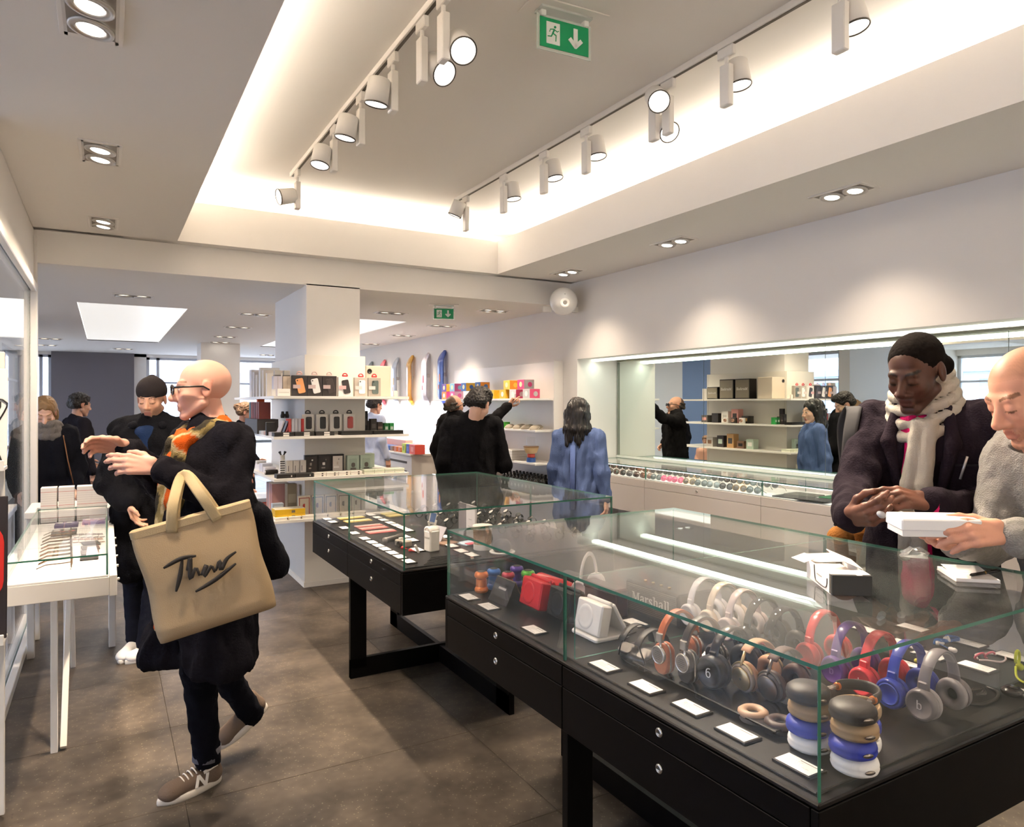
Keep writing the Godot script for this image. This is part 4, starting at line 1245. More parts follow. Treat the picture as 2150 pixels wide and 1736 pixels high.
	for i in 25: hb.append(Vector3(-cos(PI * i / 24) * 0.07, 0.03 + sin(PI * i / 24) * 0.1, 0))
	part("headband", tube(hb, 0.008, 10, Vector2(0.6, 1)), mt("ece8e4", 0.35), wp)
	for s in [-1.0, 1.0]:
		var c := part("ear_cup", cup_mesh(0.034), mt("ece8e4", 0.3), wp, Vector3(s * 0.07, 0.01, 0), Vector3(0, 0, -s * PI / 2))
		part("cushion", cushion_mesh(0.034), mt("dcd6d2", 0.5), c)
	part("stand", disc(0.035, 0.012, 0.002, 24), mt("d9d5cf", 0.3), wp, Vector3(-0.02, -0.05, 0))
	part("stand_post", disc(0.008, 0.045, 0.001, 12), mt("d9d5cf", 0.3), wp, Vector3(-0.02, -0.04, 0))
	# earphones and small players at the right
	ear_items(D)
	top_items()

func ear_items(D: float):
	var bl := mt("1f5fae", 0.4)
	var e := thing("earphones", "blue earphone cable coiled with white ear tips", "earphones", Vector3(2.29, D, -1.25), 0.0, "earphones in the case")
	var cs := begin(true)
	for i in 6:
		var w := 0.012 + 0.002 * (i % 3)
		add_tube(cs, curve([Vector3(-0.05, 0.004 + 0.002 * i, -0.01), Vector3(-0.02, 0.007 + 0.002 * i, w - 0.01 + 0.004 * i), Vector3(0.0, 0.012, 0.0), Vector3(0.03, 0.006 + 0.002 * i, -w), Vector3(0.05, 0.004 + 0.002 * i, 0.01), Vector3(0.03, 0.005 + 0.002 * i, w), Vector3(0, 0.012, 0.002), Vector3(-0.03, 0.005 + 0.002 * i, -w), Vector3(-0.05, 0.004, -0.012)], 30), 0.0022, 6)
	part("coil", done(cs), bl, e)
	part("tie", tube([Vector3(-0.004, 0.013, 0), Vector3(0.004, 0.013, 0)], 0.009, 12), mt("e9e5e2", 0.4), e)
	part("remote", box(0.045, 0.007, 0.007, 0.002), mt("ece8e6", 0.3), e, Vector3(-0.01, 0.02, 0.012), Vector3(0, 0.6, 0))
	for k in 2:
		var b := part("ear_tip", lathe([Vector2(0, 0), Vector2(0.006, 0.0), Vector2(0.0075, 0.006), Vector2(0.006, 0.014), Vector2(0.008, 0.018), Vector2(0.006, 0.024), Vector2(0, 0.025)], 16, "eartip"), mt("efeae8", 0.35), e, [Vector3(-0.05, 0.008, -0.005), Vector3(-0.065, 0.008, 0.045)][k], Vector3(0, [2.6, 1.2][k], 1.5))
		part("cable", tube([Vector3(-0.045, 0.008, 0.0), [Vector3(-0.02, 0.006, -0.004), Vector3(-0.06, 0.006, 0.04)][k]], 0.0018, 6), bl, e)
	var p := thing("earphones", "white and pink sports earphones with looped cable", "earphones", Vector3(2.255, D, -1.11), 0.0, "earphones in the case")
	part("cable_loop", tube(curve([Vector3(-0.04, 0.006, -0.01), Vector3(-0.01, 0.008, -0.03), Vector3(0.04, 0.005, -0.015), Vector3(0.05, 0.004, 0.02), Vector3(0.0, 0.004, 0.035), Vector3(-0.03, 0.006, 0.01), Vector3(-0.05, 0.007, 0.0)], 40), 0.0026, 6), mt("d9c4c2", 0.4), p)
	for k in 2: part("ear_hook", tube(arc(Vector3(-0.03 + 0.035 * k, 0.012, -0.01 + 0.01 * k), 0.013, 0.3, PI * 1.5, 14, Vector3(1, 0, 0.4).normalized(), Vector3(0, 0.8, 0.5).normalized()), 0.003, 7), mt("d0566e", 0.4), p)
	for k in 2:
		var h := thing("earphones", ["yellow green sports earphones standing on their ear hook", "blue sports earphones beside the yellow green pair"][k], "earphones", [Vector3(2.18, D, -1.0), Vector3(2.235, D, -0.955)][k], 0.4, "earphones in the case")
		var m := mt(["b9c41e", "3c6fc0"][k], 0.35)
		part("ear_hook", tube(arc(Vector3(0, 0.052, 0), 0.02, -PI * 0.6, PI * 1.2, 20, Vector3(0.5, 0, 0.2), Vector3.UP), 0.004, 8), m, h)
		part("ear_bud", lathe([Vector2(0, 0), Vector2(0.008, 0.001), Vector2(0.009, 0.008), Vector2(0.006, 0.02), Vector2(0, 0.022)], 18, "bud"), m, h, Vector3(0.0, 0.025, 0.006), Vector3(0, 0, -1.4))
		part("cable", tube(curve([Vector3(-0.008, 0.03, -0.004), Vector3(-0.03, 0.008, 0.0), Vector3(-0.055, 0.004, 0.025), Vector3(-0.04, 0.004, 0.075), Vector3(0.03, 0.004, 0.085)], 30), 0.0032, 7), m, h)
	var nb := thing("neckband", "black neckband earphones with metal plug behind the grey headphones", "earphones", Vector3(1.945, D, -0.985), 0.0, "earphones in the case")
	part("neck_loop", tube(curve([Vector3(-0.03, 0.012, -0.05), Vector3(-0.085, 0.006, -0.03), Vector3(-0.07, 0.005, 0.03), Vector3(0.0, 0.005, 0.04), Vector3(0.06, 0.005, 0.02), Vector3(0.075, 0.005, -0.015)], 36), [0.009, 0.009, 0.009, 0.008, 0.008, 0.007, 0.006, 0.005, 0.004, 0.004, 0.004, 0.004, 0.004, 0.004, 0.004, 0.004, 0.004, 0.004, 0.004, 0.004, 0.004, 0.004, 0.004, 0.004, 0.004, 0.004, 0.004, 0.004, 0.004, 0.004, 0.004, 0.004, 0.004, 0.004, 0.004, 0.004, 0.004], 8), mt("1c1816", 0.35), nb)
	part("plug", tube([Vector3(-0.02, 0.014, -0.052), Vector3(0.005, 0.014, -0.058)], [0.004, 0.003], 10), mt("d0cac3", 0.2, 0.85), nb)
	var kn := begin(true)
	for i in 5: add_tube(kn, curve([Vector3(-0.01, 0.005 + 0.002 * i, -0.01), Vector3(0.01 + 0.004 * i, 0.012, -0.02 + 0.004 * i), Vector3(0.04, 0.008 + 0.002 * i, -0.005), Vector3(0.015, 0.006, 0.012 - 0.003 * i), Vector3(-0.012, 0.006 + 0.001 * i, 0.0)], 18), 0.002, 5)
	part("cable_knot", done(kn), mt("2a2522", 0.4), nb)
	var pk := thing("puck", "round glossy black puck at the end of the neckband", "speaker", Vector3(2.035, D, -0.945))
	part("body", lathe([Vector2(0, 0), Vector2(0.022, 0), Vector2(0.026, 0.006), Vector2(0.025, 0.013), Vector2(0.017, 0.019), Vector2(0, 0.02)], 28, "puck"), mt("25201e", 0.18), pk)
	part("top_ring", lathe([Vector2(0.013, 0.0195), Vector2(0.016, 0.0215), Vector2(0.0, 0.0212)], 24, "puckr"), mt("3c3632", 0.25, 0.5), pk)
	var dv := thing("music_player", "long black player with white keys under the blue headphones", "music player", Vector3(1.885, D, -1.145), 0.35)
	part("body", box(0.12, 0.022, 0.06, 0.003), mt("191513", 0.3), dv, Vector3(0, 0.011, 0))
	for k in 4: part("key", box(0.012, 0.003, 0.012, 0.001), mt("e6e1dc", 0.4), dv, Vector3(-0.046 + k * 0.016, 0.0235, -0.012 + 0.02 * (k % 2)))
	part("edge_strip", box(0.118, 0.003, 0.001, 0.0), mt("c9c3bc", 0.3), dv, Vector3(0, 0.006, 0.0305))
	var yb := solo("ear_plug", lathe([Vector2(0, 0), Vector2(0.006, 0.001), Vector2(0.0075, 0.006), Vector2(0.005, 0.011), Vector2(0, 0.012)], 16, "plugy"), mt("c9c427", 0.4), "small yellow ear plug between the blue and grey headphones", "ear plug", Vector3(2.045, D, -1.2))

func top_items():
	var y := 1.0801
	# white phone box lying on the glass, its flap torn open
	var b := thing("phone_box", "opened white phone box lying on the glass top", "box", Vector3(1.745, y, -1.245), 0.0)
	b.rotation.y = -0.62
	var wh := mt("f1ece8", 0.5)
	var L := 0.2
	part("base_panel", box(0.1, 0.002, L, 0.0005), wh, b, Vector3(0, 0.001, 0))
	for s in [-1.0, 1.0]: part("side_panel", box(0.002, 0.05, L, 0.0005), wh, b, Vector3(s * 0.049, 0.027, 0))
	part("black_end", box(0.1, 0.052, 0.024, 0.001), mt("191716", 0.4), b, Vector3(0, 0.027, L / 2 + 0.0))
	part("top_panel", box(0.1, 0.002, L * 0.25, 0.0005), wh, b, Vector3(0, 0.053, L * 0.37))
	part("inner_tray", box(0.085, 0.02, L * 0.62, 0.002), mt("e4dad4", 0.5), b, Vector3(0, 0.03, -0.035))
	part("open_flap", box(0.075, 0.0018, 0.09, 0.0005), wh, b, Vector3(0.03, 0.066, -0.03), Vector3(0.1, 0.0, -0.4))
	part("end_flap", box(0.095, 0.0018, 0.06, 0.0005), wh, b, Vector3(0, 0.05, -L / 2 - 0.02), Vector3(0.22, 0, 0.06))
	part("torn_flap", box(0.05, 0.0018, 0.05, 0.0005), wh, b, Vector3(-0.055, 0.052, -L / 2 - 0.005), Vector3(0.1, 0.5, 0.2))
	part("phone_outline", tube(curve([Vector3(-0.051, 0.05, -0.03), Vector3(-0.051, 0.014, -0.022), Vector3(-0.051, 0.008, 0.0), Vector3(-0.051, 0.008, 0.055), Vector3(-0.051, 0.018, 0.072), Vector3(-0.051, 0.036, 0.074)], 30), 0.0014, 6), mt("3b3634", 0.4), b)
	part("printed_line", box(0.0006, 0.003, 0.04, 0.0), mt("a59e99", 0.5), b, Vector3(-0.0505, 0.03, 0.01))
	part("sticker", box(0.014, 0.0006, 0.02, 0.0), mt("efebe8", 0.5), b, Vector3(0.02, 0.0535, L / 2))
	var n := thing("notepad", "white notepad lying on the glass top", "notepad", Vector3(2.16, y, -1.12), -0.75)
	part("pages", box(0.11, 0.011, 0.15, 0.001), mt("f3f0ee", 0.6), n, Vector3(0, 0.0055, 0))
	part("backing", box(0.112, 0.002, 0.152, 0.0005), mt("b9b3ae", 0.6), n, Vector3(0, 0.001, 0))
	part("lifted_page", box(0.1, 0.0008, 0.07, 0.0), mt("f6f3f1", 0.6), n, Vector3(0.004, 0.0145, -0.038), Vector3(0.1, 0, 0))
	var p := thing("pen", "black pen with gold ring lying on the notepad", "pen", Vector3(2.185, y + 0.0155, -1.085), -0.1)
	part("barrel", tube([Vector3(-0.068, 0, 0.0), Vector3(-0.06, 0, 0), Vector3(0.05, 0, 0), Vector3(0.066, 0, 0)], [0.0012, 0.0042, 0.0045, 0.003], 12), mt("151211", 0.2), p)
	part("ring", tube([Vector3(-0.004, 0, 0), Vector3(-0.001, 0, 0)], 0.0049, 12), mt("c59a44", 0.2, 0.9), p)
	part("clip", box(0.035, 0.0015, 0.003, 0.0005), mt("201c1a", 0.2), p, Vector3(0.042, 0.0056, 0))
	# crumpled clear bag
	var st := begin()
	var hgt := []
	for i in 13:
		var row := []
		for j in 8:
			var edge := minf(minf(i, 12 - i) / 3.0, minf(j, 7 - j) / 2.0)
			row.append(Vector3(-0.06 + i * 0.01 + rng.randf_range(-0.003, 0.003), clampf(edge, 0.0, 1.0) * rng.randf_range(0.006, 0.024) + 0.001, -0.04 + j * 0.0115 + rng.randf_range(-0.004, 0.004)))
		hgt.append(row)
	for i in 12:
		for j in 7:
			quad(st, hgt[i][j], hgt[i][j + 1], hgt[i + 1][j + 1], hgt[i + 1][j], Vector3.UP)
	var g := glass("f4f6f6", 0.3, 0.1)
	solo("plastic_bag", done(st), g, "small crumpled clear plastic bag on the glass top", "plastic bag", Vector3(2.32, y, -1.37), 0.5)

# ------------------------------------------------------------------ goods in the middle case and the white case
func middle_goods():
	var D := 0.827
	var L := [[-4.578, "first at the far corner"], [-4.454, "second, by the yellow wallets"], [-4.201, "before the striped wallets"], [-4.003, "beside the red wallet"], [-3.814, "just past the glass divider"], [-3.693, "before the grey torch"], [-3.588, "before the small camera"], [-3.487, "beside the red buds"], [-3.381, "third from the near corner"], [-3.277, "second from the near corner"], [-3.16, "at the near glass corner"]]
	for i in L.size(): price_card("white price card in the left row of the gadget case, " + L[i][1], Vector3(1.25, D, L[i][0]), "left row of price cards in the gadget case", i % 4, 0.0, 0.95)
	L = [[-4.608, "first from the far end"], [-4.48, "second from the far end"], [-4.362, "third from the far end"], [-4.238, "fourth from the far end"], [-4.135, "fifth from the far end"], [-4.037, "sixth from the far end"], [-3.94, "seventh from the far end"]]
	for i in L.size(): price_card("white price card in the middle row of the gadget case, " + L[i][1], Vector3(1.553, D, L[i][0]), "middle row of price cards in the gadget case", i % 4)
	L = [[1.462, -3.76, "by the torch"], [1.462, -3.644, "by the camera printer, farther"], [1.388, -3.39, "before the white printer"], [1.66, -3.644, "right of the white printer"], [1.584, -3.394, "first left of the cup speaker"], [1.57, -3.25, "second, before the cup speaker"], [1.575, -3.142, "third, before the black dome"]]
	for i in L.size(): price_card("white price card loose on the gadget deck " + L[i][2], Vector3(L[i][0], D, L[i][1]), "price cards round the white printer", i % 4)
	# flat striped wallets
	var w := [[-4.56, "c9b262", "yellow banded flat wallet at the far end", "e6dcae"], [-4.42, "b9a35a", "ochre banded flat wallet next to the first", "ded3a4"], [-4.2, "8a3f3a", "dark red striped flat wallet in the fan of wallets", "c98d84"], [-4.11, "9c4740", "brick red striped flat wallet second in the fan", "d29b92"], [-3.98, "b5524f", "rose striped flat wallet nearest the divider", "e2b3ae"]]
	for i in w.size():
		var t := thing("wallet", w[i][2], "wallet", Vector3(1.4, D + 0.0005, w[i][0]), 0.06, "striped flat wallets in the gadget case")
		part("cover", rounded(0.17, 0.075, 0.006, 0.004, 0.001), mt(w[i][1], 0.5), t)
		part("stripe", box(0.165, 0.0012, 0.016, 0.0), mt(w[i][3], 0.5), t, Vector3(0, 0.0066, 0.006))
		part("stripe", box(0.165, 0.0012, 0.008, 0.0), mt("efe9e2", 0.5), t, Vector3(0, 0.0066, -0.022))
	var y := [[-4.6, "e2d49a"], [-4.5, "d8c47e"]]
	for i in 2:
		var t := thing("wallet", ["pale yellow slim case behind the middle row of cards, farther", "gold slim case behind the middle row of cards, nearer"][i], "wallet", Vector3(1.7, D + 0.0005, y[i][0]), 0.1, "slim cases at the far end")
		part("cover", rounded(0.15, 0.07, 0.008, 0.004, 0.001), mt(y[i][1], 0.5), t)
		part("band", box(0.02, 0.0095, 0.071, 0.0), mt("f1ece0", 0.5), t, Vector3(0.04, 0.0048, 0))
	# torch and tripod camera
	var to := thing("torch", "dark grey cylindrical torch lying by the cards", "torch", Vector3(1.36, D, -3.66), 0.5)
	part("barrel", tube([Vector3(-0.07, 0.02, 0), Vector3(0.03, 0.02, 0), Vector3(0.036, 0.02, 0), Vector3(0.07, 0.02, 0)], [0.016, 0.016, 0.02, 0.02], 18), mt("4a4643", 0.4, 0.3), to)
	part("lens_ring", tube([Vector3(-0.073, 0.02, 0), Vector3(-0.068, 0.02, 0)], 0.0175, 18), mt("8c8782", 0.3, 0.6), to)
	var pc := thing("pocket_camera", "small silver pocket camera with lens beside the torch", "camera", Vector3(1.365, D, -3.53), 0.3)
	part("body", box(0.05, 0.034, 0.09, 0.005), mt("a39b90", 0.35, 0.3), pc, Vector3(0, 0.017, 0))
	part("lens", lathe([Vector2(0.015, 0), Vector2(0.016, 0.014), Vector2(0.013, 0.017), Vector2(0.012, 0.012), Vector2(0, 0.012)], 22, "pclens"), mt("3c3632", 0.25), pc, Vector3(-0.025, 0.017, 0.01), Vector3(0, 0, PI / 2))
	part("flash", box(0.02, 0.01, 0.02, 0.002), mt("cfc8be", 0.3), pc, Vector3(0, 0.038, -0.02))
	for k in 2:
		var rb := thing("ear_bud", ["small red ear bud on the deck beside the pocket camera", "second small red ear bud nearer the corner"][k], "earphones", Vector3([1.335, 1.345][k], D, [-3.46, -3.38][k]), 0.0, "red ear buds")
		part("bud", lathe([Vector2(0, 0), Vector2(0.009, 0.002), Vector2(0.011, 0.009), Vector2(0.006, 0.015), Vector2(0, 0.016)], 16, "rbud"), mt("c8302e", 0.35), rb)
		part("stem", tube([Vector3(0, 0.008, 0), Vector3(0.014, 0.004, 0.022)], 0.003, 8), mt("b52a28", 0.35), rb)
	var st := solo("stylus", box(0.012, 0.05, 0.012, 0.003), mt("e8e3dd", 0.3), "short white stick standing aslant by the red buds", "stylus", Vector3(1.36, D + 0.022, -3.33), 0.3)
	st.rotation.z = 0.5
	# white instant printer camera with a picture coming out
	var wc := thing("photo_printer", "white standing photo printer with a picture coming out on top", "printer", Vector3(1.45, D, -3.35), 0.2)
	var wh := mt("ece7df", 0.3)
	part("body", rounded(0.062, 0.062, 0.105, 0.012, 0.004), wh, wc)
	part("rounded_top", tube([Vector3(-0.029, 0.1, 0), Vector3(0.029, 0.1, 0)], 0.0285, 22), wh, wc)
	part("arch_line", tube(arc(Vector3(-0.0295, 0.1, 0), 0.021, 0, PI, 14, Vector3(0, 0, 1)), 0.0012, 6), mt("bdb6ac", 0.4), wc)
	for s in [-1.0, 1.0]: part("prong", box(0.012, 0.034, 0.006, 0.002), wh, wc, Vector3(s * 0.02, 0.138, 0.004), Vector3(0, 0, -s * 0.25))
	var ph := part("photo", box(0.052, 0.062, 0.0015, 0.0003), mt("f2efeb", 0.4), wc, Vector3(0.006, 0.165, 0), Vector3(0, 0.2, -0.28))
	part("picture", box(0.04, 0.046, 0.001, 0.0), mt("6f8fcb", 0.4), ph, Vector3(0, 0.004, 0.0008))
	words("Polaroid", 0.014, mt("b9b3aa", 0.4), wc, Vector3(-0.0315, 0.07, 0.0), Vector3(0, -PI / 2, 0), 0.0006)
	# sign, phones, cup speaker, dome
	var sg := thing("sign_board", "upright grey and white sign board with small lettering", "sign", Vector3(1.79, D, -3.63), 0.0)
	part("grey_half", box(0.012, 0.18, 0.1, 0.001), mt("908a8c", 0.4), sg, Vector3(0, 0.09, -0.053))
	part("white_half", box(0.012, 0.18, 0.11, 0.001), mt("ece8e6", 0.4), sg, Vector3(0, 0.09, 0.053))
	for i in 3: part("printed_line", box(0.001, 0.005, [0.06, 0.04, 0.05][i], 0.0), mt("c9c4c2", 0.5), sg, Vector3(-0.0064, [0.15, 0.1, 0.06][i], [-0.05, 0.05, 0.05][i]))
	var ca := thing("tilted_card", "grey tilted card behind the white printer", "card", Vector3(1.56, D, -3.55), 0.2)
	part("card", box(0.003, 0.085, 0.09, 0.0005), mt("b4b0b6", 0.4), ca, Vector3(0.02, 0.043, 0), Vector3(0, 0, -0.5))
	part("wooden_base", box(0.1, 0.008, 0.16, 0.001), mt("8a6d5a", 0.5), ca, Vector3(0.02, 0.004, 0.04))
	var bk := thing("booklet", "blue and pink booklet before the cup speaker", "booklet", Vector3(1.69, D, -3.42), 0.2)
	part("cover", box(0.09, 0.006, 0.1, 0.001), mt("c3d8ea", 0.5), bk, Vector3(0, 0.003, 0))
	part("pink_corner", box(0.05, 0.004, 0.045, 0.001), mt("d5546a", 0.5), bk, Vector3(-0.01, 0.008, 0.04))
	var cs := thing("cup_speaker", "beige cylinder speaker with white base in the gadget case", "speaker", Vector3(1.69, D, -3.25))
	part("white_base", disc(0.047, 0.03, 0.003, 32), mt("eeeae5", 0.4), cs)
	part("body", lathe([Vector2(0.046, 0.03), Vector2(0.047, 0.06), Vector2(0.049, 0.105), Vector2(0.05, 0.107), Vector2(0.0, 0.107)], 32, "cupsp"), cloth("c3a289", 8.0, 0.2), cs)
	part("white_top", lathe([Vector2(0.05, 0.107), Vector2(0.052, 0.12), Vector2(0.05, 0.126), Vector2(0.044, 0.124), Vector2(0, 0.121)], 32, "cuptop"), mt("efe4da", 0.4), cs)
	var dm := thing("dome_camera", "black dome device on a white ring beside the cup speaker", "speaker", Vector3(1.74, D, -3.13))
	part("ring", lathe([Vector2(0.04, 0), Vector2(0.062, 0.0), Vector2(0.066, 0.006), Vector2(0.06, 0.011), Vector2(0.046, 0.007), Vector2(0.04, 0.0)], 36, "domering"), mt("ece8e3", 0.35), dm)
	part("dome", lathe([Vector2(0, 0.002), Vector2(0.03, 0.003), Vector2(0.047, 0.02), Vector2(0.045, 0.045), Vector2(0.034, 0.062), Vector2(0.0, 0.07)], 32, "domeb"), mt("201b19", 0.3), dm, Vector3.ZERO, Vector3(0.1, 0, 0.1))
	# cables at the near edge: dark straps laid in a row
	for i in 7:
		var b := thing("charging_cable", "black flat cable laid along the near edge, " + ["first from the glass", "second from the glass", "third from the glass", "fourth from the glass", "fifth from the glass", "sixth from the glass", "last towards the printer"][i], "cable", Vector3(1.42 + 0.01 * i, D, -3.07 - 0.021 * i), 0.03 * (i % 3) - 0.02, "black cables along the near edge")
		part("strap", box(0.26 - 0.01 * i, 0.003, 0.007, 0.001), mt("191514", 0.45), b, Vector3(0, 0.0015, 0))
		part("plug", box(0.016, 0.006, 0.01, 0.001), mt(["bfb8b0", "d09a8c"][i % 2], 0.3, 0.5), b, Vector3(0.12, 0.003, 0))
	# watches: rows of dark straps curled round cushions
	var k := 0
	for j in 6:
		for i in 9:
			var z := -4.52 + i * 0.155
			var x := 1.8 + j * 0.097
			if x < 1.9 and z > -3.78: continue
			var t := thing("wrist_watch", "dark wrist watch on a cushion, row %s, %s" % [["nearest the cards", "second from the cards", "third from the cards", "fourth from the cards", "fifth from the cards", "by the right glass"][j], ["at the far end", "second from the far end", "third from the far end", "fourth from the far end", "at the divider", "just past the divider", "third from the near end", "second from the near end", "at the near end"][i]], "watch", Vector3(x, D, z + 0.02 * (j % 2)), 0.3 * (k % 3) - 0.3, "dark wrist watches in the gadget case")
			var tone: String = ["1a1614", "2a2422", "15181c", "3a322c"][k % 4]
			part("strap", tube(arc(Vector3(0, 0.026, 0), 0.024, 0, TU2, 18), 0.0105, 8, Vector2(0.16, 1), Vector3(0, 0, 1)), mt(tone, 0.45), t)
			var c := part("case", disc(0.0185, 0.008, 0.002, 22), mt(["b9b2a9", "2b2725", "8d857b"][k % 3], 0.25, 0.7), t, Vector3(-0.014, 0.046, 0), Vector3(0, 0, 0.6))
			part("dial", disc(0.0155, 0.0006, 0.0002, 20), mt(["17130f", "d9d4cc", "20242a"][k % 3], 0.3), c, Vector3(0, 0.008, 0))
			k += 1

const TU2 := 6.1

func spectacles(label: String, at: Vector3, frame: String, lens: String, turn: float, group: String, tilt := 0.0, r := 0.024, a := 0.75) -> Node3D:
	var t := thing("sunglasses" if a > 0.4 else "eyeglasses", label, "glasses", at, turn, group)
	t.rotation.x = tilt
	var fm := mt(frame, 0.25)
	for s in [-1.0, 1.0]:
		part("rim", tube(arc(Vector3(s * 0.034, 0.027, 0), r + 0.002, 0, TAU, 22, Vector3(1.08, 0, 0), Vector3(0, 0.95, 0)), 0.0022, 6), fm, t)
		part("lens", lathe([Vector2(0, 0), Vector2(r, 0), Vector2(r, 0.0015), Vector2(0, 0.0025)], 22, "lens%.3f" % r), glass(lens, a, 0.02), t, Vector3(s * 0.034, 0.027, -0.0005), Vector3(PI / 2, 0, 0)).scale = Vector3(1.07, 1, 0.94)
		part("temple", tube([Vector3(s * 0.062, 0.034, 0), Vector3(s * 0.064, 0.032, -0.02), Vector3(s * 0.062, 0.03, -0.095), Vector3(s * 0.06, 0.016, -0.128)], 0.0022, 6), fm, t)
	part("bridge", tube([Vector3(-0.011, 0.034, 0), Vector3(0, 0.037, 0.002), Vector3(0.011, 0.034, 0)], 0.002, 6), fm, t)
	return t

func white_goods():
	var D := 0.8452
	var g := "eyeglasses in the narrow white case"
	for i in 9:
		var z := -3.74 - i * 0.1
		spectacles("tortoiseshell eyeglasses with folded arms in the white case, " + ["nearest pair", "second pair", "third pair", "fourth pair", "fifth pair", "sixth pair", "seventh pair", "eighth pair", "farthest pair of the row"][i], Vector3(-0.13 - 0.004 * i, D + 0.003, z), ["5b4023", "6d4f2a", "3c2c20", "7b5b33"][i % 4], "dcd6c8", PI / 2 + 0.06 * (i % 2), g, 0.0, 0.022, 0.12)
	for i in 4:
		var t := thing("card_case", "flat leather card case in the white case, " + ["black one nearest the viewer", "grey one second from the viewer", "grey one with brown edge, third", "dark one farthest of the four"][i], "case", Vector3(-0.065, D, -3.92 - i * 0.13), 0.05 * i, "flat cases in the white case")
		part("cover", rounded(0.075, 0.11, 0.008, 0.004, 0.001), mt(["1d1917", "8a8488", "77706f", "3a3231"][i], 0.5), t)
		part("edge", box(0.006, 0.0085, 0.108, 0.001), mt(["2b2522", "7a4b33", "7d4630", "2a2422"][i], 0.5), t, Vector3(0.035, 0.0043, 0))
	for j in 2:
		for i in 5:
			var t := thing("folded_leaflet", "small striped leaflet in the white case, %s row, %s" % [["brown near", "grey far"][j], ["first from the glass edge", "second from the glass edge", "third from the glass edge", "fourth from the glass edge", "last, farthest from the edge"][i]], "leaflet", Vector3(-0.02 - i * 0.03, D, -4.4 - j * 0.16 - 0.012 * i), 0.1, "striped leaflets in the white case")
			part("sheet", box(0.026, 0.004, 0.13, 0.0008), mt(["8a6552", "7d7476"][j], 0.6), t, Vector3(0, 0.002, 0))
			part("band", box(0.0262, 0.0042, 0.05, 0.0), mt("e5dfd9", 0.6), t, Vector3(0, 0.0022, 0.03))
	var pp := [["dark patterned postcard block beside the glasses", -0.2, -4.72, "2a2224", "b0392f"], ["violet patterned postcard block farther along", -0.2, -5.02, "5a4a72", "9c8fb5"], ["lilac and pink notebook at the far corner", -0.06, -5.08, "8a6fa6", "c58a9c"]]
	for p in pp:
		var t := thing("postcard_block", p[0], "postcards", Vector3(p[1], D, p[2]), 0.0)
		part("block", box(0.12, 0.016, 0.15, 0.001), mt(p[3], 0.5), t, Vector3(0, 0.008, 0))
		for i in 4: part("printed_patch", rounded(0.03, 0.045, 0.0012, 0.01, 0.0003), mt(p[4] if i % 2 else "d9d2cc", 0.5), t, Vector3(-0.035 + 0.024 * i, 0.0162, 0.04 * (i % 2) - 0.03))
	# stacks of white books on the table beyond the case
	var tb := thing("book_table", "low white table of books beyond the narrow white case", "table", Vector3(-0.2, 0, -5.5))
	part("table_top", box(0.5, 0.04, 0.5, 0.003), mt("ded8d1", 0.4), tb, Vector3(0.02, 0.89, 0))
	for sx in [-0.2, 0.24]:
		for sz in [-0.2, 0.2]: part("leg", box(0.04, 0.87, 0.04, 0.003), mt("d5cfc8", 0.5), tb, Vector3(sx, 0.435, sz))
	var sp := [["leftmost block", -0.31], ["second block from the left", -0.215], ["third block, after the gap", -0.115], ["rightmost block by the dark coat", -0.03]]
	for s in sp:
		var t := thing("book_block", "white block of books with red lines, " + s[0], "books", Vector3(s[1], 0.91, -5.4), 0.0, "white blocks of books")
		part("block", box(0.086, 0.135, 0.1, 0.0015), mt("dfd8d0", 0.6), t, Vector3(0, 0.0675, 0))
		for i in 2: part("red_line", box(0.0862, 0.0025, 0.1002, 0.0), mt("b9584c", 0.6), t, Vector3(0, [0.022, 0.108][i], 0))
		for i in 5: part("grey_line", box(0.0861, 0.0012, 0.1001, 0.0), mt("b5ada6", 0.6), t, Vector3(0, 0.038 + i * 0.014, 0))

# ------------------------------------------------------------------ goods on the column shelves
func phone_box(label: String, at: Vector3, w: float, h: float, d: float, case_col: String, phone: String, tilt: float, group: String, hook := "", tag_col := "", turn := 0.0):
	var t := thing("phone_case_box", label, "box", at, turn, group)
	part("carton", box(w, h, d, 0.001), mt(case_col, 0.4), t, Vector3(0, h / 2, 0))
	if phone:
		var p := part("phone_case", rounded(w * 0.5, h * 0.72, 0.006, 0.012, 0.002), mt(phone, 0.35), t, Vector3(w * 0.06, h * 0.5, d / 2), Vector3(PI / 2, 0, 0))
		p.rotation = Vector3(PI / 2, 0, 0)
		p.basis = Basis(Vector3(0, 0, 1), tilt) * p.basis
		part("camera_hole", disc(0.006, 0.001, 0.0003, 12), mt("241f1d", 0.4), p, Vector3(-w * 0.14, 0.006, -h * 0.28))
	if tag_col: part("sticker", box(w * 0.5, h * 0.18, 0.0008, 0.0), mt(tag_col, 0.5), t, Vector3(-w * 0.2, h * 0.46, d / 2 + 0.0065))
	if hook:
		var hk := part("hang_hook", rounded(0.05, 0.012, 0.004, 0.0058, 0.001), mt(hook, 0.4), t, Vector3(0, h + 0.01, d / 2 - 0.01), Vector3(PI / 2, 0, 0))
		part("hook_arch", tube(arc(Vector3(0, 0, 0), 0.02, 0, PI, 12, Vector3.RIGHT, Vector3(0, 0, -1)), 0.005, 7), mt(hook, 0.4), hk, Vector3(0, 0.002, -0.002))

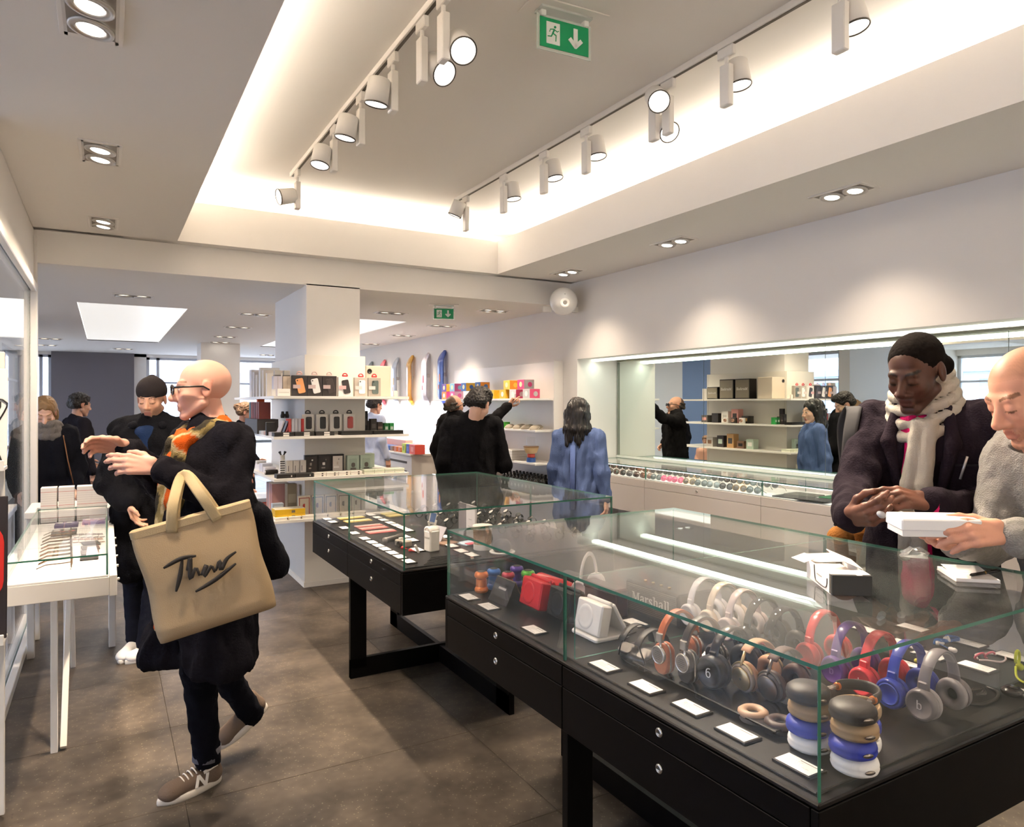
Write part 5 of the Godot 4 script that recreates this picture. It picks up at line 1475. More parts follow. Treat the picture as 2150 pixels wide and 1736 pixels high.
func plain_box(called: String, label: String, cat: String, at: Vector3, s: Vector3, col: String, group: String, bands := [], turn := 0.0) -> Node3D:
	var t := thing(called, label, cat, at, turn, group)
	part("carton", box(s.x, s.y, s.z, 0.0012), mt(col, 0.5), t, Vector3(0, s.y / 2, 0))
	for b in bands: part("label_patch", box(b[0] * s.x, b[1] * s.y, 0.0012, 0.0), mt(b[2], 0.5), t, Vector3((b[3] if b.size() > 3 else 0.0) * s.x, (b[4] if b.size() > 4 else 0.5) * s.y, s.z / 2 + 0.0004))
	return t

func book(label: String, at: Vector3, s: Vector3, col: String, group: String, lean := 0.0, turn := 0.0):
	var t := thing("book", label, "book", at, turn, group)
	t.rotation.z = lean
	part("cover", box(s.x, s.y, s.z, 0.0015), mt(col, 0.5), t, Vector3(0, s.y / 2, 0))
	part("pages", box(s.x - 0.004, 0.001, s.z - 0.006, 0.0), mt("efe9dd", 0.7), t, Vector3(0, s.y, 0))

func column_goods():
	# top board, front: phone case boxes
	var y := 1.6412
	var z := -6.0
	var g := "phone case boxes on the top board"
	phone_box("black box with copper phone case, first on the top board", Vector3(1.40, y, z), 0.122, 0.172, 0.04, "2a2322", "d9955f", 0.22, g, "e6b9ae", "b8a2a0")
	phone_box("black box with silver phone case, second on the top board", Vector3(1.525, y, z), 0.122, 0.172, 0.04, "2a2322", "dcd8d6", 0.22, g, "e3c3bb", "b8a2a0")
	phone_box("black box with black phone case, third on the top board", Vector3(1.65, y, z), 0.122, 0.172, 0.04, "2a2322", "38302f", 0.22, g, "dcbfb8", "a89594")
	phone_box("white box with tilted dark phone case and red hook", Vector3(1.785, y, z), 0.12, 0.165, 0.04, "ece6e1", "35302f", 0.2, g, "cf2027", "d9a7a6")
	phone_box("clear fronted box with white phone case and red hook", Vector3(1.925, y, z), 0.115, 0.163, 0.04, "b9ada0", "f0eeec", 0.0, g, "cf2a2f", "d7c9c4")
	phone_box("clear fronted box with grey phone case, rightmost on the top board", Vector3(2.045, y, z), 0.115, 0.163, 0.04, "a59a8e", "55605c", 0.0, g, "cf2a2f", "cfc4bf")
	var ps := thing("speaker_box", "beige square speaker with round port behind the top boxes", "speaker", Vector3(2.15, y, -6.3), 0.0)
	part("cabinet", box(0.24, 0.28, 0.24, 0.006), mt("cfc0ad", 0.5), ps, Vector3(0, 0.14, 0))
	part("port", lathe([Vector2(0.021, 0), Vector2(0.0225, 0.004), Vector2(0.018, 0.005), Vector2(0.015, 0.001), Vector2(0, 0.001)], 22, "port"), mt("17120f", 0.5), ps, Vector3(-0.083, 0.23, 0.12), Vector3(PI / 2, 0, 0))
	plain_box("card_box", "small beige card standing at the right end of the top board", "box", Vector3(2.22, y, -5.93), Vector3(0.035, 0.05, 0.02), "ddd0c4", "")
	plain_box("price_sign", "blank white label holder at the left front of the top board", "sign", Vector3(1.26, y, -5.92), Vector3(0.1, 0.058, 0.01), "f5f1ea", "", [[0.8, 0.12, "d9d3ca"]])
	plain_box("price_sign", "narrow white label holder beside the blank one, top board", "sign", Vector3(1.19, y, -5.97), Vector3(0.03, 0.055, 0.01), "f3efea", "")
	for i in 2:
		var t := plain_box("bottle_box", ["tall beige box with grey cap, left of the pair", "tall beige box with grey cap, right of the pair"][i], "box", Vector3(1.235 + 0.075 * i, y, -6.06), Vector3(0.07, 0.165, 0.07), ["c9c4cf", "cdbba6"][i], "tall boxes with grey caps")
		part("fold_line", box(0.002, 0.16, 0.001, 0.0), mt("a3917d", 0.5), t, Vector3(0, 0.083, 0.0355))
		part("cap", box(0.05, 0.048, 0.05, 0.003), mt("a8a39c", 0.4), t, Vector3(0, 0.19, 0))
		part("cap_band", box(0.052, 0.014, 0.052, 0.001), mt("5c5650", 0.4), t, Vector3(0, 0.168, 0))
	for i in 6:
		book("pale book standing at the left side of the top board, " + ["first from the tall boxes", "second", "third", "leaning one", "fifth", "farthest"][i], Vector3(1.28, y, -6.3 - i * 0.16), Vector3(0.17, 0.2 + 0.03 * (i % 3), 0.05), ["e6dfd6", "d8cec2", "eae6e0", "e3d9cc", "d4ccc5", "efe9e2"][i], "pale books on the top board", 0.0, 0.05 * i)
	# second board
	y = 1.3132
	g = "white phone case boxes on the second board"
	var pc := ["1d1a1a", "161414", "2a2626", "b04a44"]
	for i in 4:
		phone_box("white box with %s phone case, %s on the second board" % [["slim black", "glossy black", "charcoal", "red"][i], ["first", "second", "third", "fourth"][i]], Vector3(1.475 + i * 0.118, y + 0.033, -6.02), 0.1, 0.142, 0.035, "d9d2c9", pc[i], 0.0, g, "2a2421")
	g = "flat black boxes on the second board"
	for j in 2:
		for i in 3:
			plain_box("flat_box", "flat black box with white label, %s, %s" % [["lower layer", "upper layer"][j], ["left end", "second from left", "third from left"][i]], "box", Vector3(1.255 + i * 0.165, y + j * 0.0165, -5.935), Vector3(0.155, 0.016, 0.11), "1f1b19", g, [[0.3, 0.75, "e8e3dc", 0.1]])
		for i in 2:
			plain_box("flat_box", "long thin black box, %s, %s" % [["lower layer", "upper layer"][j], ["middle of the board", "right end of the board"][i]], "box", Vector3(1.86 + i * 0.28, y + j * 0.0165, -5.935), Vector3(0.27, 0.016, 0.11), "15120f", g, [[0.9, 0.06, "4a433c", 0.0, 0.95]])
	var bc := ["b42a25", "c7c2c6", "d8d3d6", "e2dfe2", "c44a44"]
	for i in 5: book("thin %s book standing before the column on the second board, %s" % [["bright red", "grey", "pale", "white", "red spined"][i], ["rightmost", "second from right", "third from right", "fourth from right", "fifth from right"][i]], Vector3(1.43 - i * 0.026, y, -6.05), Vector3(0.023, 0.14, 0.1), bc[i], "thin books on the second board")
	var ln := ["5b5560", "a8525a", "8c99b5", "d4cfd4"]
	for i in 4: book("leaning thin book at the left of the second board, " + ["dark one", "rose one", "blue grey one", "white one"][i], Vector3(1.315 - i * 0.026, y, -6.06), Vector3(0.014, 0.13, 0.1), ln[i], "leaning books on the second board", -0.35)
	book("black standing book at the left of the second board", Vector3(1.2, y, -6.15), Vector3(0.075, 0.11, 0.04), "1c1817", "")
	book("tall bright orange book standing out of the left row", Vector3(1.23, y, -6.75), Vector3(0.06, 0.31, 0.06), "d9531f", "")
	for i in 6: book("dark red bound book in the raised row under the top board, " + ["first", "second", "third", "fourth", "fifth", "last"][i], Vector3(1.215, y + 0.13, -6.5 - i * 0.085), Vector3(0.1, 0.15, 0.06), ["6e2a22", "7a3128", "5f231d", "762c25", "8a3d2c", "2f6f78"][i], "dark red books under the top board")
	plain_box("book_stand", "dark low stand under the row of dark red books", "stand", Vector3(1.24, y, -6.78), Vector3(0.18, 0.128, 0.62), "3a3431", "")
	var cm := thing("binoculars", "small black binoculars on the books of the second board", "binoculars", Vector3(1.31, y + 0.145, -6.12), 0.3)
	for s in [-1.0, 1.0]: part("barrel", lathe([Vector2(0, 0), Vector2(0.016, 0.0), Vector2(0.018, 0.02), Vector2(0.012, 0.04), Vector2(0.011, 0.055), Vector2(0, 0.056)], 18, "bino"), mt("17130f", 0.4), cm, Vector3(s * 0.02, 0, 0))
	part("hinge", box(0.02, 0.02, 0.014, 0.002), mt("211c19", 0.4), cm, Vector3(0, 0.025, 0))
	for i in 5:
		plain_box("gift_set", "glinting clear pack on the left edge of the second board, " + ["nearest", "second", "third", "fourth", "farthest"][i], "box", Vector3(1.22, y, -6.0 - 0.12 * i), Vector3(0.07, 0.03, 0.09), ["d4cfd0", "b9b3b5", "c7a59c", "dad6d8", "bcc4cb"][i], "clear packs on the second board", [[0.5, 0.5, "9a5a50"]], 0.3 * i)
	for i in 4: plain_box("carton", ["tall black carton right of the column on the second board", "grey black carton beside the tall black one", "green carton at the right of the second board, left of two", "green carton at the right of the second board, right of two"][i], "box", [Vector3(2.035, y, -6.22), Vector3(2.09, y, -6.16), Vector3(2.21, y, -6.16), Vector3(2.26, y, -6.16)][i] + Vector3(0, 0.034 if i > 3 else 0.0, 0), [Vector3(0.04, 0.2, 0.06), Vector3(0.055, 0.13, 0.06), Vector3(0.042, 0.09, 0.06), Vector3(0.042, 0.09, 0.06)][i], ["17130f", "3c3632", "1f7a3a", "2b9a48"][i], "", [[0.6, 0.3, ["4b443e", "6a625b", "d9e3d6", "cfe0cf"][i]]])
	plain_box("carton", "brown and black striped carton beside the green pair", "box", Vector3(2.15, y, -6.16), Vector3(0.045, 0.1, 0.06), "4a3d35", "", [[0.9, 0.2, "8a7a6c"]])
	# third board
	y = 0.9742
	g = "black framed phone boxes on the third board"
	for i in 3:
		var t := plain_box("framed_box", "black framed box with %s, %s of three" % [["a pale portrait print", "a dark swirl print", "a white marble phone case"][i], ["left", "middle", "right"][i]], "box", Vector3(1.51 + i * 0.112, y, -6.05), Vector3(0.11, 0.17, 0.04), "1d1817", g)
		part("window", box(0.084, 0.14, 0.002, 0.0005), mt(["3a3331", "2f2a29", "d3cac2"][i], 0.25), t, Vector3(0, 0.085, 0.0202))
		for k in 3: part("print", rounded(0.02 + 0.014 * ((i + k) % 3), 0.012 + 0.012 * (k % 2), 0.001, 0.005, 0.0003), mt(["b9a898", "8f8781", "f1ece6"][(i + k) % 3], 0.4), t, Vector3(0.012 * (k - 1), 0.06 + 0.034 * k, 0.0214), Vector3(PI / 2, 0.4 * k, 0))
	for i in 2:
		var t := plain_box("framed_box", "mint green phone box with dark animal print, " + ["left one", "right one"][i], "box", Vector3(1.87 + i * 0.118, y, -6.05), Vector3(0.105, 0.155, 0.04), "b9c9b8", "mint phone boxes on the third board")
		part("window", box(0.066, 0.115, 0.002, 0.0005), mt("a9b8a8", 0.3), t, Vector3(0, 0.07, 0.0202))
		part("print", rounded(0.034, 0.04, 0.001, 0.014, 0.0003), mt("5b544e", 0.4), t, Vector3(0, 0.072, 0.0214), Vector3(PI / 2, 0, 0))
		part("print", rounded(0.05, 0.026, 0.001, 0.01, 0.0003), mt("6f675f", 0.4), t, Vector3(0, 0.036, 0.0214), Vector3(PI / 2, 0, 0))
	for i in 4:
		for j in 2: plain_box("flat_box", "flat white box with black clasp on the third board, %s, %s layer" % [["first", "second", "third", "fourth"][i], ["lower", "upper"][j]], "box", Vector3(1.545 + i * 0.103, y + j * 0.0165, -5.94), Vector3(0.098, 0.016, 0.11), "eee7dc", "flat white boxes on the third board", [[0.14, 0.6, "4a4139", 0.2]])
	for i in 4:
		for j in 2: plain_box("flat_box", "flat pale green box at the right of the third board, %s, %s layer" % [["first", "second", "third", "last"][i], ["lower", "upper"][j]], "box", Vector3(1.97 + i * 0.092, y + j * 0.0185, -5.96), Vector3(0.089, 0.018, 0.13), ["e9e6d6", "e4e6cf"][j], "pale green boxes on the third board", [[0.96, 0.1, "b4c48f", 0.0, 0.06]])
	for i in 2: plain_box("flat_box", "flat black box with clasp at the left of the third board, " + ["left", "right"][i], "box", Vector3(1.27 + i * 0.15, y, -5.935), Vector3(0.145, 0.032, 0.1), "1e1a18", "black clasp boxes on the third board", [[0.06, 0.4, "d9d3cb", 0.3]])
	for i in 3: plain_box("slim_box", "upright white slim box with thin black mark, " + ["left of three", "middle of three", "right of three"][i], "box", Vector3(1.33 + i * 0.055, y, -6.05), Vector3(0.05, 0.13, 0.05), "e3dacf", "upright white slim boxes", [[0.08, 0.35, "2c2623", -0.2]])
	plain_box("striped_box", "black and white striped upright box on the third board", "box", Vector3(1.275, y, -6.06), Vector3(0.038, 0.135, 0.04), "efe9e3", "", [[1.0, 0.06, "2b2624", 0, 0.1], [1.0, 0.06, "2b2624", 0, 0.24], [1.0, 0.06, "2b2624", 0, 0.38], [1.0, 0.06, "2b2624", 0, 0.52], [1.0, 0.06, "2b2624", 0, 0.66], [1.0, 0.06, "2b2624", 0, 0.8], [1.0, 0.06, "2b2624", 0, 0.93]])
	var bx := thing("pen_pot", "white pot with two black topped stoppers on the third board", "pot", Vector3(1.28, y + 0.137, -6.07))
	part("pot", disc(0.02, 0.04, 0.002, 20), mt("d8cfc4", 0.4), bx)
	for s in [-1.0, 1.0]: part("stopper", lathe([Vector2(0, 0), Vector2(0.006, 0), Vector2(0.007, 0.02), Vector2(0.011, 0.026), Vector2(0.011, 0.036), Vector2(0, 0.038)], 14, "stopper"), mt("151210", 0.4), bx, Vector3(s * 0.01, 0.036, 0), Vector3(0.2 * s, 0, -0.35 * s))
	var cl := thing("black_cylinder", "black cylinder case lying at the left of the third board", "case", Vector3(1.225, y + 0.02, -6.28), 0.2)
	part("tube", tube([Vector3(-0.045, 0, 0), Vector3(0.06, 0, 0)], 0.02, 18), mt("171311", 0.4), cl)
	part("end_disc", tube([Vector3(-0.047, 0, 0), Vector3(-0.0455, 0, 0)], 0.015, 16), mt("bfb8b0", 0.3), cl)
	for i in 4: plain_box("clear_box", "clear plastic box at the left edge of the third board, " + ["nearest", "second", "third", "farthest"][i], "box", Vector3(1.25, y, -6.45 - 0.16 * i), Vector3(0.09, 0.05 + 0.02 * (i % 2), 0.1), ["d6d2d8", "c5c4cd", "e0dde0", "cfcac7"][i], "clear boxes on the third board", [[0.7, 0.4, "a9a7b3"]], 0.1 * i)
	# fourth board
	y = 0.6362
	for i in 2: plain_box("yellow_box", "flat yellow box with white lid, " + ["lower of the two", "upper of the two"][i], "box", Vector3(1.31, y + 0.042 * i, -5.98), Vector3(0.24, 0.041, 0.14), "e0b21c", "yellow boxes on the lowest board", [[0.12, 0.5, "7a6f5d", 0.1]])
	part("lid_print", box(0.236, 0.0012, 0.137, 0.0), mt("efe6cf", 0.5), get_node("yellow_box_001") if has_node("yellow_box_001") else self, Vector3(0, 0.0415, 0))
	var pk := ["a33a35", "3a5a8a", "4a6076", "5a5451", "6a5f5c"]
	for i in 5:
		var t := plain_box("card_game", "cream card box with %s figure on the lowest board" % ["red", "blue", "slate blue", "dark grey", "brown grey"][i], "box", Vector3(1.455 + i * 0.112, y, -6.06), Vector3(0.105, 0.165, 0.03), "e2d8c6", "cream card boxes on the lowest board")
		for s in [-1.0, 1.0]: part("border", box(0.006, 0.135, 0.001, 0.0), mt(pk[i], 0.5), t, Vector3(s * 0.041, 0.08, 0.0156))
		part("border", box(0.088, 0.006, 0.001, 0.0), mt(pk[i], 0.5), t, Vector3(0, 0.148, 0.0156))
		part("figure", rounded(0.03, 0.04, 0.001, 0.012, 0.0003), mt(pk[i], 0.5), t, Vector3(0.0, 0.08, 0.0156), Vector3(PI / 2, 0.3, 0))
	for i in 7: plain_box("leaflet_pack", "small white leaflet pack with dark mark along the lowest board, " + ["first", "second", "third", "fourth", "fifth", "sixth", "last"][i], "leaflets", Vector3(1.235 + i * 0.108, y, -5.92), Vector3(0.1, 0.024, 0.09), "efe7d9", "white leaflet packs on the lowest board", [[0.06, 0.7, "3a332d", 0.45]])
	for i in 5: plain_box("striped_tin", "blue and white striped tin in the round stack, " + ["bottom", "second", "third", "fourth", "top"][i], "tin", Vector3(2.13 + 0.004 * (i % 2), y + i * 0.021, -6.0), Vector3(0.085, 0.02, 0.085), ["c9ccd4", "44506e"][i % 2], "stack of striped tins")
	for i in 4: plain_box("blue_box", "%s box at the left of the lowest board" % ["slate blue front", "slate blue middle", "pale blue top", "tall olive"][i], "box", [Vector3(1.22, y, -6.1), Vector3(1.3, y, -6.12), Vector3(1.25, y + 0.06, -6.12), Vector3(1.4, y, -6.3)][i], [Vector3(0.07, 0.058, 0.07), Vector3(0.07, 0.058, 0.07), Vector3(0.09, 0.05, 0.07), Vector3(0.08, 0.25, 0.1)][i], ["6d7b92", "65748c", "b7c2d2", "978a72"][i], "", [[0.8, 0.3, ["a9b4c4", "a2aec0", "dfe4ea", "b5a98f"][i]]])
	for i in 4: plain_box("magazine_pile", "red and white magazine on the left edge of the lowest board, " + ["bottom", "second", "third", "top"][i], "magazine", Vector3(1.28, y + 0.013 * i, -6.85 + 0.01 * i), Vector3(0.2, 0.0125, 0.26), ["d9d2cc", "b0302b", "e8e2dd", "4a4340"][i], "pile of magazines", [[0.6, 0.6, "b0302b"]])
	for i in 5: book("patterned rose book spine at the left of the lowest board, " + ["first", "second", "third", "fourth", "fifth"][i], Vector3(1.34, y, -6.42 - i * 0.05), Vector3(0.16, 0.24, 0.042), ["b98a86", "a97b78", "c29a95", "8c8288", "b0857f"][i], "rose books on the lowest board")
	# the side that faces the mirror
	var fb := [["large grey grille speaker facing the mirror, left of two", -6.98, 0.25, 0.27, true], ["large grey grille speaker facing the mirror, right of two", -6.7, 0.25, 0.27, true], ["small grey grille speaker facing the mirror", -7.24, 0.2, 0.17, true]]
	for f in fb:
		var t := thing("guitar_amp_speaker", f[0], "speaker", Vector3(2.17, 1.6412, f[1]), PI / 2, "grille speakers facing the mirror")
		part("cabinet", box(f[2], f[3], 0.14, 0.005), mt("1c1816", 0.5), t, Vector3(0, f[3] / 2, 0))
		var gr := part("grille", box(f[2] - 0.02, f[3] - 0.025, 0.004, 0.001), mt("847b6c", 0.8), t, Vector3(0, f[3] / 2, 0.0705))
		words("Marshall", 0.045 * f[2] / 0.25, mt("efeae2", 0.3), gr, Vector3(0, 0, 0.0025), Vector3.ZERO, 0.002, true)
	plain_box("carton", "white carton beside the small grille speaker", "box", Vector3(2.17, 1.6412, -7.42), Vector3(0.09, 0.15, 0.07), "e6dfd6", "", [], PI / 2)
	var mi := [[1.3132, -7.4, "dark grey"], [1.3132, -7.2, "black"], [1.3132, -7.02, "white"], [1.3132, -6.84, "rose"], [1.3132, -6.66, "black camera"], [0.9742, -7.3, "silver"], [0.9742, -7.1, "black low"], [0.9742, -6.92, "tan"], [0.9742, -6.74, "brown clear"], [0.9742, -6.58, "mint"]]
	var mc := ["4a4644", "1b1716", "ebe5de", "d2938a", "231e1c", "b9b2aa", "2b2624", "b98f60", "7a5a44", "b4c4b2"]
	for i in mi.size(): plain_box("carton", "%s product box on the mirror side of the %s board" % [mi[i][2], "second" if mi[i][0] > 1.2 else "third"], "box", Vector3(2.18, mi[i][0], mi[i][1]), Vector3(0.12, 0.1 + 0.03 * (i % 4), 0.1), mc[i], "boxes on the mirror side", [[0.6, 0.4, mc[(i + 3) % 10]]], PI / 2)
	for i in 3:
		var t := thing("toy_camera", "round white camera on the mirror side of the second board, " + ["left", "middle", "right"][i], "camera", Vector3(2.27, 1.3132, -6.95 + i * 0.14), PI / 2, "white cameras on the mirror side")
		part("body", rounded(0.09, 0.04, 0.075, 0.015, 0.004), mt(["efe9e3", "3a2f2a", "efe9e3"][i], 0.35), t)
		part("lens", lathe([Vector2(0.022, 0), Vector2(0.023, 0.016), Vector2(0.018, 0.02), Vector2(0.016, 0.01), Vector2(0, 0.01)], 22, "tclens"), mt("c9a08a", 0.3, 0.3), t, Vector3(0, 0.038, 0.02), Vector3(PI / 2, 0, 0))

# ------------------------------------------------------------------ wall shelves, cabinet top, counter goods
func wall_goods():
	var y := 1.6365
	var X := 4.08
	var B := [["yellow box at the left end of the toy shelf, upper of two", -8.86, 1, "6e4a9c", "e0b03a"], ["orange and pink box at the left end, lower of two", -8.86, 0, "e0862c", "c84a8c"], ["sky blue box second on the toy shelf, upper", -8.6, 1, "86b9cf", "d45a96"], ["pink box second on the toy shelf, lower", -8.6, 0, "d45a9c", "e8b7cc"], ["blue and yellow box peeping over the young man", -8.25, 1, "3f6cb5", "e8b93c"], ["blue and orange box in the middle of the toy shelf, upper", -7.85, 1, "3f6cb5", "ef9a3c"], ["yellow box in the middle of the toy shelf, lower", -7.85, 0, "f2c52c", "f6d95e"], ["yellow box beside the pointing hand", -7.5, 0, "f5cf33", "f0b92a"], ["orange and yellow box over the white one, right part", -7.12, 1, "f3cf4e", "ee9a2e"], ["yellow striped box lower, under the orange one", -7.22, 0, "f0c331", "eeb52c"], ["crimson pink box topmost at the right end", -6.8, 1, "cf3f7a", "bdb4b4"], ["white box with pink figure left of the last", -6.98, 0, "d9d4d4", "d04a78"], ["grey white box with pink end, last on the toy shelf", -6.68, 0, "c9c5c6", "e0527f"]]
	for b in B:
		var t := thing("toy_box", b[0], "box", Vector3(X, y + 0.105 * b[2], b[1]), 0.0, "coloured toy boxes on the wall shelf")
		part("carton", box(0.13, 0.104, 0.15, 0.002), mt(b[3], 0.45), t, Vector3(0, 0.052, 0))
		part("side_print", box(0.128, 0.1, 0.0015, 0.0), mt(b[4], 0.45), t, Vector3(0, 0.052, 0.0754))
		part("dot_print", disc(0.03, 0.001, 0.0003, 18), mt("f3e2b4" if b[2] else "f7f2ee", 0.45), t, Vector3(-0.0652, 0.052, 0.0), Vector3(0, 0, PI / 2))
		part("end_dot", disc(0.028, 0.001, 0.0003, 18), mt(b[3], 0.45), t, Vector3(0.01, 0.05, 0.0762), Vector3(PI / 2, 0, 0))
	plain_box("price_sign", "small white label before the toy boxes", "sign", Vector3(3.98, y, -6.9), Vector3(0.02, 0.05, 0.08), "f4f0ec", "")
	y = 1.2965
	for i in 5: plain_box("green_box", "small bright green box on the second wall shelf, " + ["first from the black packs", "second", "third, taller", "fourth", "last before the grey bags"][i], "box", Vector3(4.03 + 0.05 * (i % 2), y, -7.7 + i * 0.13), Vector3(0.08, 0.05 + 0.02 * (i % 3), 0.09), ["4fb52e", "58c233", "43a82a", "5cc43a", "4bb030"][i], "green boxes on the second wall shelf", [[0.5, 0.4, "8bd86a"]])
	for i in 3: plain_box("black_pack", "black and green pack leaning on the second wall shelf, " + ["left", "middle", "right"][i], "pack", Vector3(4.08, y, -8.2 + i * 0.16), Vector3(0.1, 0.055, 0.12), ["3fa52c", "3a3633", "4a4542"][i], "leaning packs on the second wall shelf", [[0.6, 0.5, "6a645f"]])
	for i in 7:
		var t := thing("felt_pouch", "grey round felt pouch on the second wall shelf, " + ["first", "second", "third", "fourth", "fifth", "sixth", "last at the right end"][i], "pouch", Vector3(4.02 + 0.1 * (i % 2), y, -7.05 + i * 0.09), 0.0, "grey felt pouches on the wall shelf")
		part("pouch", lathe([Vector2(0, 0.0), Vector2(0.05, 0.002), Vector2(0.06, 0.012), Vector2(0.045, 0.028), Vector2(0, 0.036)], 20, "pouch"), mt(["9d9384", "8f8678"][i % 2], 0.9), t, Vector3(0, 0.006, 0), Vector3(0.25, 0, 0.35))
		part("seam", tube(arc(Vector3(0, 0.017, 0), 0.058, 0, TAU, 20, Vector3.RIGHT, Vector3(0, 0, 1)), 0.0018, 5), mt("d5cbbb", 0.8), t, Vector3(0, 0.003, 0), Vector3(0.25, 0, 0.35))
	y = 0.9415
	for i in 6:
		var t := thing("wooden_shape", "rounded tan wooden piece in the heap on the third wall shelf, " + ["large left", "large right", "front left", "front middle", "front right", "back top"][i], "wooden object", [Vector3(4.06, y, -7.45), Vector3(4.05, y, -7.3), Vector3(3.99, y, -7.75), Vector3(3.98, y, -7.6), Vector3(3.98, y, -7.4), Vector3(4.14, y + 0.0, -7.1)][i], 0.3 * i, "tan wooden pieces on the wall shelf")
		var s: float = [1.5, 1.4, 0.8, 0.75, 0.85, 1.4][i]
		part("body", lathe([Vector2(0, 0.0), Vector2(0.03, 0.002), Vector2(0.044, 0.02), Vector2(0.036, 0.045), Vector2(0.018, 0.06), Vector2(0, 0.064)], 22, "wood"), mt(["d6a266", "c98f55", "e6bb7a", "e2b46e", "e9bd7c", "c08448"][i], 0.5), t).scale = Vector3(1.3, 1, 1) * s
		part("rim", tube(arc(Vector3(0, 0.02, 0), 0.0445, 0, TAU, 20, Vector3(1.3, 0, 0), Vector3(0, 0, 1)), 0.002, 5), mt("e9c894", 0.5), t).scale = Vector3.ONE * s
	for i in 5: plain_box("yellow_pack", "yellow pack in the left stack of the third wall shelf, " + ["bottom", "second", "third", "fourth", "top"][i], "pack", Vector3(4.08, y + 0.022 * i, -7.85), Vector3(0.16, 0.021, 0.2), ["e8b23c", "f0c04a", "e2a62e", "efbe4e", "e9b64a"][i], "yellow packs on the wall shelf")
	for i in 8: plain_box("white_book", "white paperback in the stack on the third wall shelf, " + ["bottom", "second", "third", "fourth", "fifth", "sixth", "seventh", "top"][i], "book", Vector3(4.05, y + 0.0145 * i, -7.02), Vector3(0.2, 0.0135, 0.28), ["e3ded8", "efebe6"][i % 2], "stack of white books on the wall shelf", [[1.0, 0.25, "bcb5b0", 0, 0.1]])
	var gm := thing("gumball_machine", "clear globe dispenser with blue and red base on the third wall shelf", "dispenser", Vector3(4.03, y, -6.6))
	part("base", disc(0.05, 0.05, 0.004, 22), mt("3a5fa8", 0.35), gm)
	part("red_panel", disc(0.042, 0.04, 0.003, 22), mt("c7483a", 0.35), gm, Vector3(0, 0.05, 0))
	part("bowl", lathe([Vector2(0.03, 0.09), Vector2(0.06, 0.1), Vector2(0.082, 0.15), Vector2(0.08, 0.165), Vector2(0.072, 0.16), Vector2(0.05, 0.11), Vector2(0, 0.1)], 24, "gbowl"), mt("d9b98a", 0.3), gm)
	part("collar", disc(0.085, 0.014, 0.003, 24), mt("a07a52", 0.4), gm, Vector3(0, 0.16, 0))
	part("clear_top", disc(0.055, 0.1, 0.004, 22), glass("eef2f2", 0.12), gm, Vector3(0, 0.175, 0))
	y = 0.6005
	var n := 0
	for j in 3:
		for i in 10:
			var t := thing("bottle", "black bottle with white mark in the pack on the lowest wall shelf, %s row, %s" % [["front", "middle", "back"][j], ["first", "second", "third", "fourth", "fifth", "sixth", "seventh", "eighth", "ninth", "last"][i]], "bottle", Vector3(4.0 + j * 0.085, y, -7.15 + i * 0.078), 0.0, "black bottles on the lowest wall shelf")
			part("body", lathe([Vector2(0, 0), Vector2(0.032, 0.0), Vector2(0.034, 0.004), Vector2(0.034, 0.13), Vector2(0.03, 0.15), Vector2(0.014, 0.165), Vector2(0.013, 0.172), Vector2(0, 0.172)], 18, "bottle"), mt("15120f", 0.25), t)
			part("cap", disc(0.0145, 0.03, 0.002, 14), mt("1f1b19", 0.4), t, Vector3(0, 0.172, 0))
			if j == 0: part("mark", box(0.001, 0.03, 0.02, 0.0), mt("ddd8d2", 0.5), t, Vector3(-0.0338, 0.08, 0.0))
	for i in 3: plain_box("juice_carton", ["white pink carton left of the bottles", "white and red striped carton, left of two", "white and red striped carton, right of two"][i], "carton", Vector3(4.04, y, -7.75 + i * 0.2), Vector3(0.1, 0.17, 0.13), ["e8e2e4", "e9dcd8", "e6d6d2"][i], "", [[0.8, 0.3, ["d45a84", "c0392f", "c9443a"][i]], [0.5, 0.2, ["e9b9c9", "4a5a8a", "3a8a5a"][i], 0.1, 0.8]], -PI / 2)
	# coloured packs on the low cabinet under the skateboards
	y = 0.886
	var cc := ["2f7f86", "6a4a9c", "8a4f8e", "c8552e", "d9722e", "b8443f", "5a4a8c", "3f66a8", "4a70b5", "8a6a5a", "b5653a", "c96a3a"]
	for i in 12: plain_box("colour_pack", "small %s pack in the row on the low cabinet, %s" % [["teal", "violet", "plum", "rust", "orange", "red", "indigo", "blue", "bright blue", "brown", "copper", "amber"][i], "left half" if i < 6 else "right half"], "pack", Vector3(3.72, y, -11.4 + i * 0.165), Vector3(0.1, 0.07, 0.15), cc[i], "coloured packs on the low cabinet", [[0.5, 0.4, "e6dfd6"]], PI / 2)
	plain_box("long_box", "long pink patterned box standing on the low cabinet", "box", Vector3(3.9, y, -10.4), Vector3(1.1, 0.15, 0.12), "e0a898", "", [[0.95, 0.3, "d06a5a"], [0.95, 0.12, "efd2c8", 0, 0.8]], PI / 2)
	for i in 3: plain_box("colour_pack", ["lime green tall pack near the dark coat", "deep blue tall pack beside the lime one", "coral red packs block behind the dark coat"][i], "pack", Vector3(3.72, y, -9.42 + i * 0.16), Vector3([0.12, 0.12, 0.2][i], 0.13, 0.15), ["b9c93a", "2f3f9c", "d9503f"][i], "", [[0.5, 0.5, ["8a9c2a", "5a6ac0", "e88a7a"][i]]], -PI / 2)

